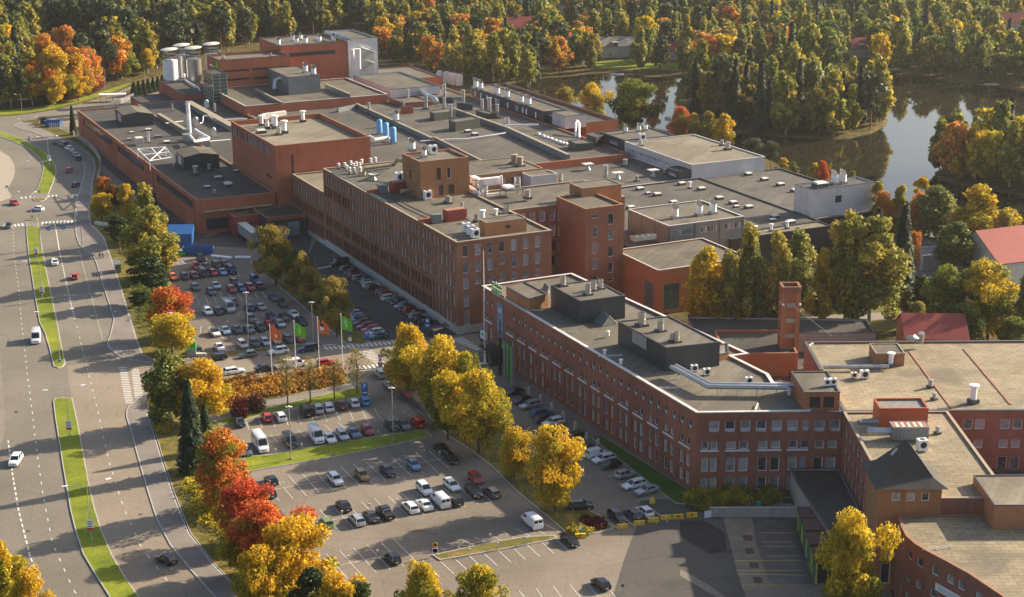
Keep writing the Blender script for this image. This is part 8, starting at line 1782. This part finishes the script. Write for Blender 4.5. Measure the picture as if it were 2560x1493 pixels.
def bicycle(p, hd, label):
 o=thing('bicycle', label, 'bicycle', p, hd, 'parked bicycles')
 for x in(-.52,.52):
  q=MB();q.tube([(x+.33*cos(a*pi/6),0,.34+.33*sin(a*pi/6)) for a in range(13)],.025,5);q.build('wheel', 'rubber', None).parent=o
 q=MB();q.tube([(-.52,0,.34),(-.15,0,.8),(.4,0,.82),(.52,0,.34)],.025,5);q.tube([(-.15,0,.9),(0,0,.34),(.4,0,.82)],.025,5);q.build('frame', 'blue_sign', None).parent=o;q=MB();q.tube([(.38,-.25,1.02),(.4,0,.98),(.38,.25,1.02)],.02,5);q.tube([(.4,0,.8),(.4,0,.98)],.02,5);q.build('handlebar', 'black', None).parent=o;MB().cbox((-.15,0),.26,.14,.9,.97).build('saddle', 'black', None).parent=o
a, b=ZG('B',1590,500), ZG('B',1780,640)
for i in range(8):bicycle(a+(b-a)*i/7, radians(20), 'bicycle leaning by the boarded platform'+which(i,8))
a, b=ZG('e',1590,1195), ZG('e',1800,1180)
for i in range(7):bicycle(a+(b-a)*i/6, radians(100), 'bicycle under the shelter at the factory corner'+which(i,7))
a, b=ZG('e',1560,1140,2.4), ZG('e',1820,1050,2.4);o=thing('bicycle_shelter', 'dark flat bicycle shelter at the foot of the factory corner', 'shelter',(a+b)/2);MB().obox(a, b-a,-UU*2.6,2.35,2.5).build('roof', 'darkgrey', o);q=MB()
for s in(0.03,.5,.97):
 for t_ in(.15,2.4):c=a+(b-a)*s-UU*t_;q.cbox((c.x, c.y),.1,.1,0,2.34)
q.build('posts', 'darkgrey', o)
pts=[('C',548,460),('C',802,400),('C',840,780),('C',1105,725),('C',1362,660),('C',1622,620),('C',1162,1150),('C',1435,1095),('C',2018,165),('C2',200,1000),('C2',280,1085),('C2',473,945),('C2',545,1030),('C2',818,980),('B',475,1060),('B',717,1010),('B',1418,890),('a',912,960),('a',1248,1300),('a',852,1330),('a',1685,860)]
for i,(k, x, y) in enumerate(pts):
 g=ZG(k, x, y);o=thing('heater_post', 'short engine heater post between the parking rows', 'post', g,0, 'engine heater posts');MB().cyl((0,0),.06,0,1.0,6).build('post', 'galv', None).parent=o;MB().cbox((0,0),.34,.22,.95,1.3).build('box', 'coping_pale', None).parent=o
for i,(x, y) in enumerate(((600,290),(815,430),(1020,580),(1235,745),(1450,930),(1658,1090),(1875,1200))):
 g=ZG('f', x, y);o=thing('charging_post', 'pale car charging post under the office wall'+which(i,7, 'far', 'near'), 'charging post', g, OH, 'car charging posts');MB().cbox((0,0),.45,.45,0,1.9 if i<5 else 1.3).build('pillar', 'coping_pale', None).parent=o;MB().cbox((-.24,0),.03,.3,1.0,1.25).build('screen', 'green_sign', None).parent=o
g=ZG('b',120,190);tag(MB().lathe((g.x, g.y),[(.4,0),(.4,1.3),(.25,1.7),(.02,1.8)],10).build('red_post', 'red'), 'stout red post at the top corner of the car park strip', 'post');g=ZG('L',745,335);tag(MB().cbox((g.x, g.y),4.6,1.0,0,1.0,-.55).build('barrier_block', 'offwhite'), 'long pale concrete block lying on the verge by the crossing', 'barrier')
for k, a, b, lab in(('L',(1548,570),(1700,585), 'left'),('L',(1725,580),(1840,582), 'right')):A, B=ZG(k,*a), ZG(k,*b);tag(MB().obox(A, B-A,(0,1.6),.1,.45).build('board_stack', 'white'), 'flat stack of white boards at the head of the car park, %s one'%lab, 'boards')
# ---- people: one skinned body each, clothing and hair as children
def person(p, hd, label, coat, trousers, stride):
 o=thing('person', label, 'person', p, hd);s=stride
 J={'hip':(0,0,.95,.135,.1), 'waist':(0,0,1.1,.125,.1), 'chest':(.01,0,1.34,.165,.115), 'neck':(.02,0,1.5,.055,.055), 'head':(.035,0,1.64,.09,.105), 'crown':(.03,0,1.74,.06,.075)}
 E=[('hip', 'waist'),('waist', 'chest'),('chest', 'neck'),('neck', 'head'),('head', 'crown')]
 for y, f in((1,1),(-1,-1)):
  J['th%d'%y]=(0,.1*y,.9,.09,.09);J['kn%d'%y]=(.16*s*f+.03,.1*y,.5,.06,.06);J['an%d'%y]=(.25*s*f-.04,.1*y,.09,.045,.045);J['to%d'%y]=(.25*s*f+.13,.11*y,.04,.04,.035)
  J['sh%d'%y]=(0,.19*y,1.4,.06,.06);J['el%d'%y]=(-.1*s*f,.25*y,1.13,.042,.042);J['wr%d'%y]=(-.14*s*f+.08,.25*y,.89,.03,.03)
  E+=[('hip', 'th%d'%y),('th%d'%y, 'kn%d'%y),('kn%d'%y, 'an%d'%y),('an%d'%y, 'to%d'%y),('chest', 'sh%d'%y),('sh%d'%y, 'el%d'%y),('el%d'%y, 'wr%d'%y)]
  for j in range(5):J['f%d_%d'%(j, y)]=(-.14*s*f+.10+(.05 if j==4 else 0),(.25+(-.035+.018*j if j<4 else-.05))*y,.89-(.17-.012*abs(j-1.5) if j<4 else.09),.009,.009);E.append(('wr%d'%y, 'f%d_%d'%(j, y)))
 me=bpy.data.meshes.new('body');nm=list(J);me.from_pydata([J[k][:3] for k in nm],[(nm.index(a), nm.index(b)) for a, b in E],[]);b=bpy.data.objects.new('body', me);COL.objects.link(b);b.parent=o
 sk=b.modifiers.new('skin', 'SKIN');b.modifiers.new('smooth', 'SUBSURF').levels=1;b.modifiers['smooth'].render_levels=1
 for i, k in enumerate(nm):v=me.skin_vertices[0].data[i];v.radius=J[k][3:];v.use_root=k=='hip'
 me.materials.append(MATS['skin'])
 q=MB();q.lathe((.01,0),[(.22,.86),(.2,1.0),(.185,1.15),(.215,1.36),(.15,1.46),(.07,1.52)],12)
 for y in(1,-1):q.tube([J['sh%d'%y][:3], J['el%d'%y][:3], Vector(J['wr%d'%y][:3])+Vector((0,0,.04))],.078,8,0,.05)
 q.build('jacket', coat, None,60).parent=o;q=MB()
 for y in(1,-1):q.tube([(0,.09*y,.95), J['th%d'%y][:3], J['kn%d'%y][:3], Vector(J['an%d'%y][:3])+Vector((0,0,.03))],.115,9,0,.065)
 q.build('trousers', trousers, None,60).parent=o;q=MB()
 for y in(1,-1):q.tube([Vector(J['an%d'%y][:3])+Vector((-.03,0,-.03)), Vector(J['to%d'%y][:3])+Vector((.03,0,0))],.055,8)
 q.build('shoe', 'black', None,60).parent=o;q=MB();q.lathe((.015,0),[(.105,1.62),(.115,1.68),(.1,1.76),(.05,1.8),(.01,1.81)],12);q.build('hair', 'hair', None,60).parent=o
 q=MB();q.tube([(.12,0,1.66),(.15,0,1.62),(.12,0,1.61)],.014,5);q.build('nose', 'skin', None).parent=o;q=MB()
 for y in(.035,-.035):q.tube([(.12, y,1.67),(.128, y,1.67)],.012,6)
 q.tube([(.118,-.028,1.575),(.122,.028,1.575)],.007,4);q.build('face_marks', 'dark_cloth', None).parent=o
person(ZG('r1',1840,1372), radians(98), 'person in a maroon jacket walking on the pavement by the bus shelter', 'maroon_cloth', 'dark_cloth',1.0);person(ZG('r1',1892,1362), radians(98), 'person in a pale grey jacket walking beside the maroon one', 'grey', 'dark_cloth',-1.0)
# ------------------------------------------------------------------ the air between here and the far woods
hz=MB();hz.prism([(-1400,-60),(1400,-60),(1400,2500),(-1400,2500)],-1.3,118.0,0, None, True)
hm=bpy.data.materials.new('haze');hm.use_nodes=True;MATS['haze']=hm;ht=hm.node_tree
for n_ in list(ht.nodes):
 if n_.type!='OUTPUT_MATERIAL':ht.nodes.remove(n_)
pv=ht.nodes.new('ShaderNodeVolumePrincipled');pv.inputs['Color'].default_value=(0.94,0.95,1.0,1);pv.inputs['Density'].default_value=0.000045;pv.inputs['Anisotropy'].default_value=0.45
ht.links.new(pv.outputs[0], ht.nodes['Material Output'].inputs['Volume'])
stuff(hz.build('haze', 'haze'))
for o in list(COL.objects):
 l=o.get('label')
 if l and len(l.split())>16:
  head, sep, tail=l.partition(', ')
  ws=head.split();keep=16-len(tail.split());
  for d in('the', 'a', 'long', 'small', 'little', 'pale', 'further', 'right', 'of'):
   while len(ws)>keep and d in ws[1:]:ws.pop(1+ws[1:].index(d))
  o['label']=' '.join(ws)+(', '+tail if tail else '')
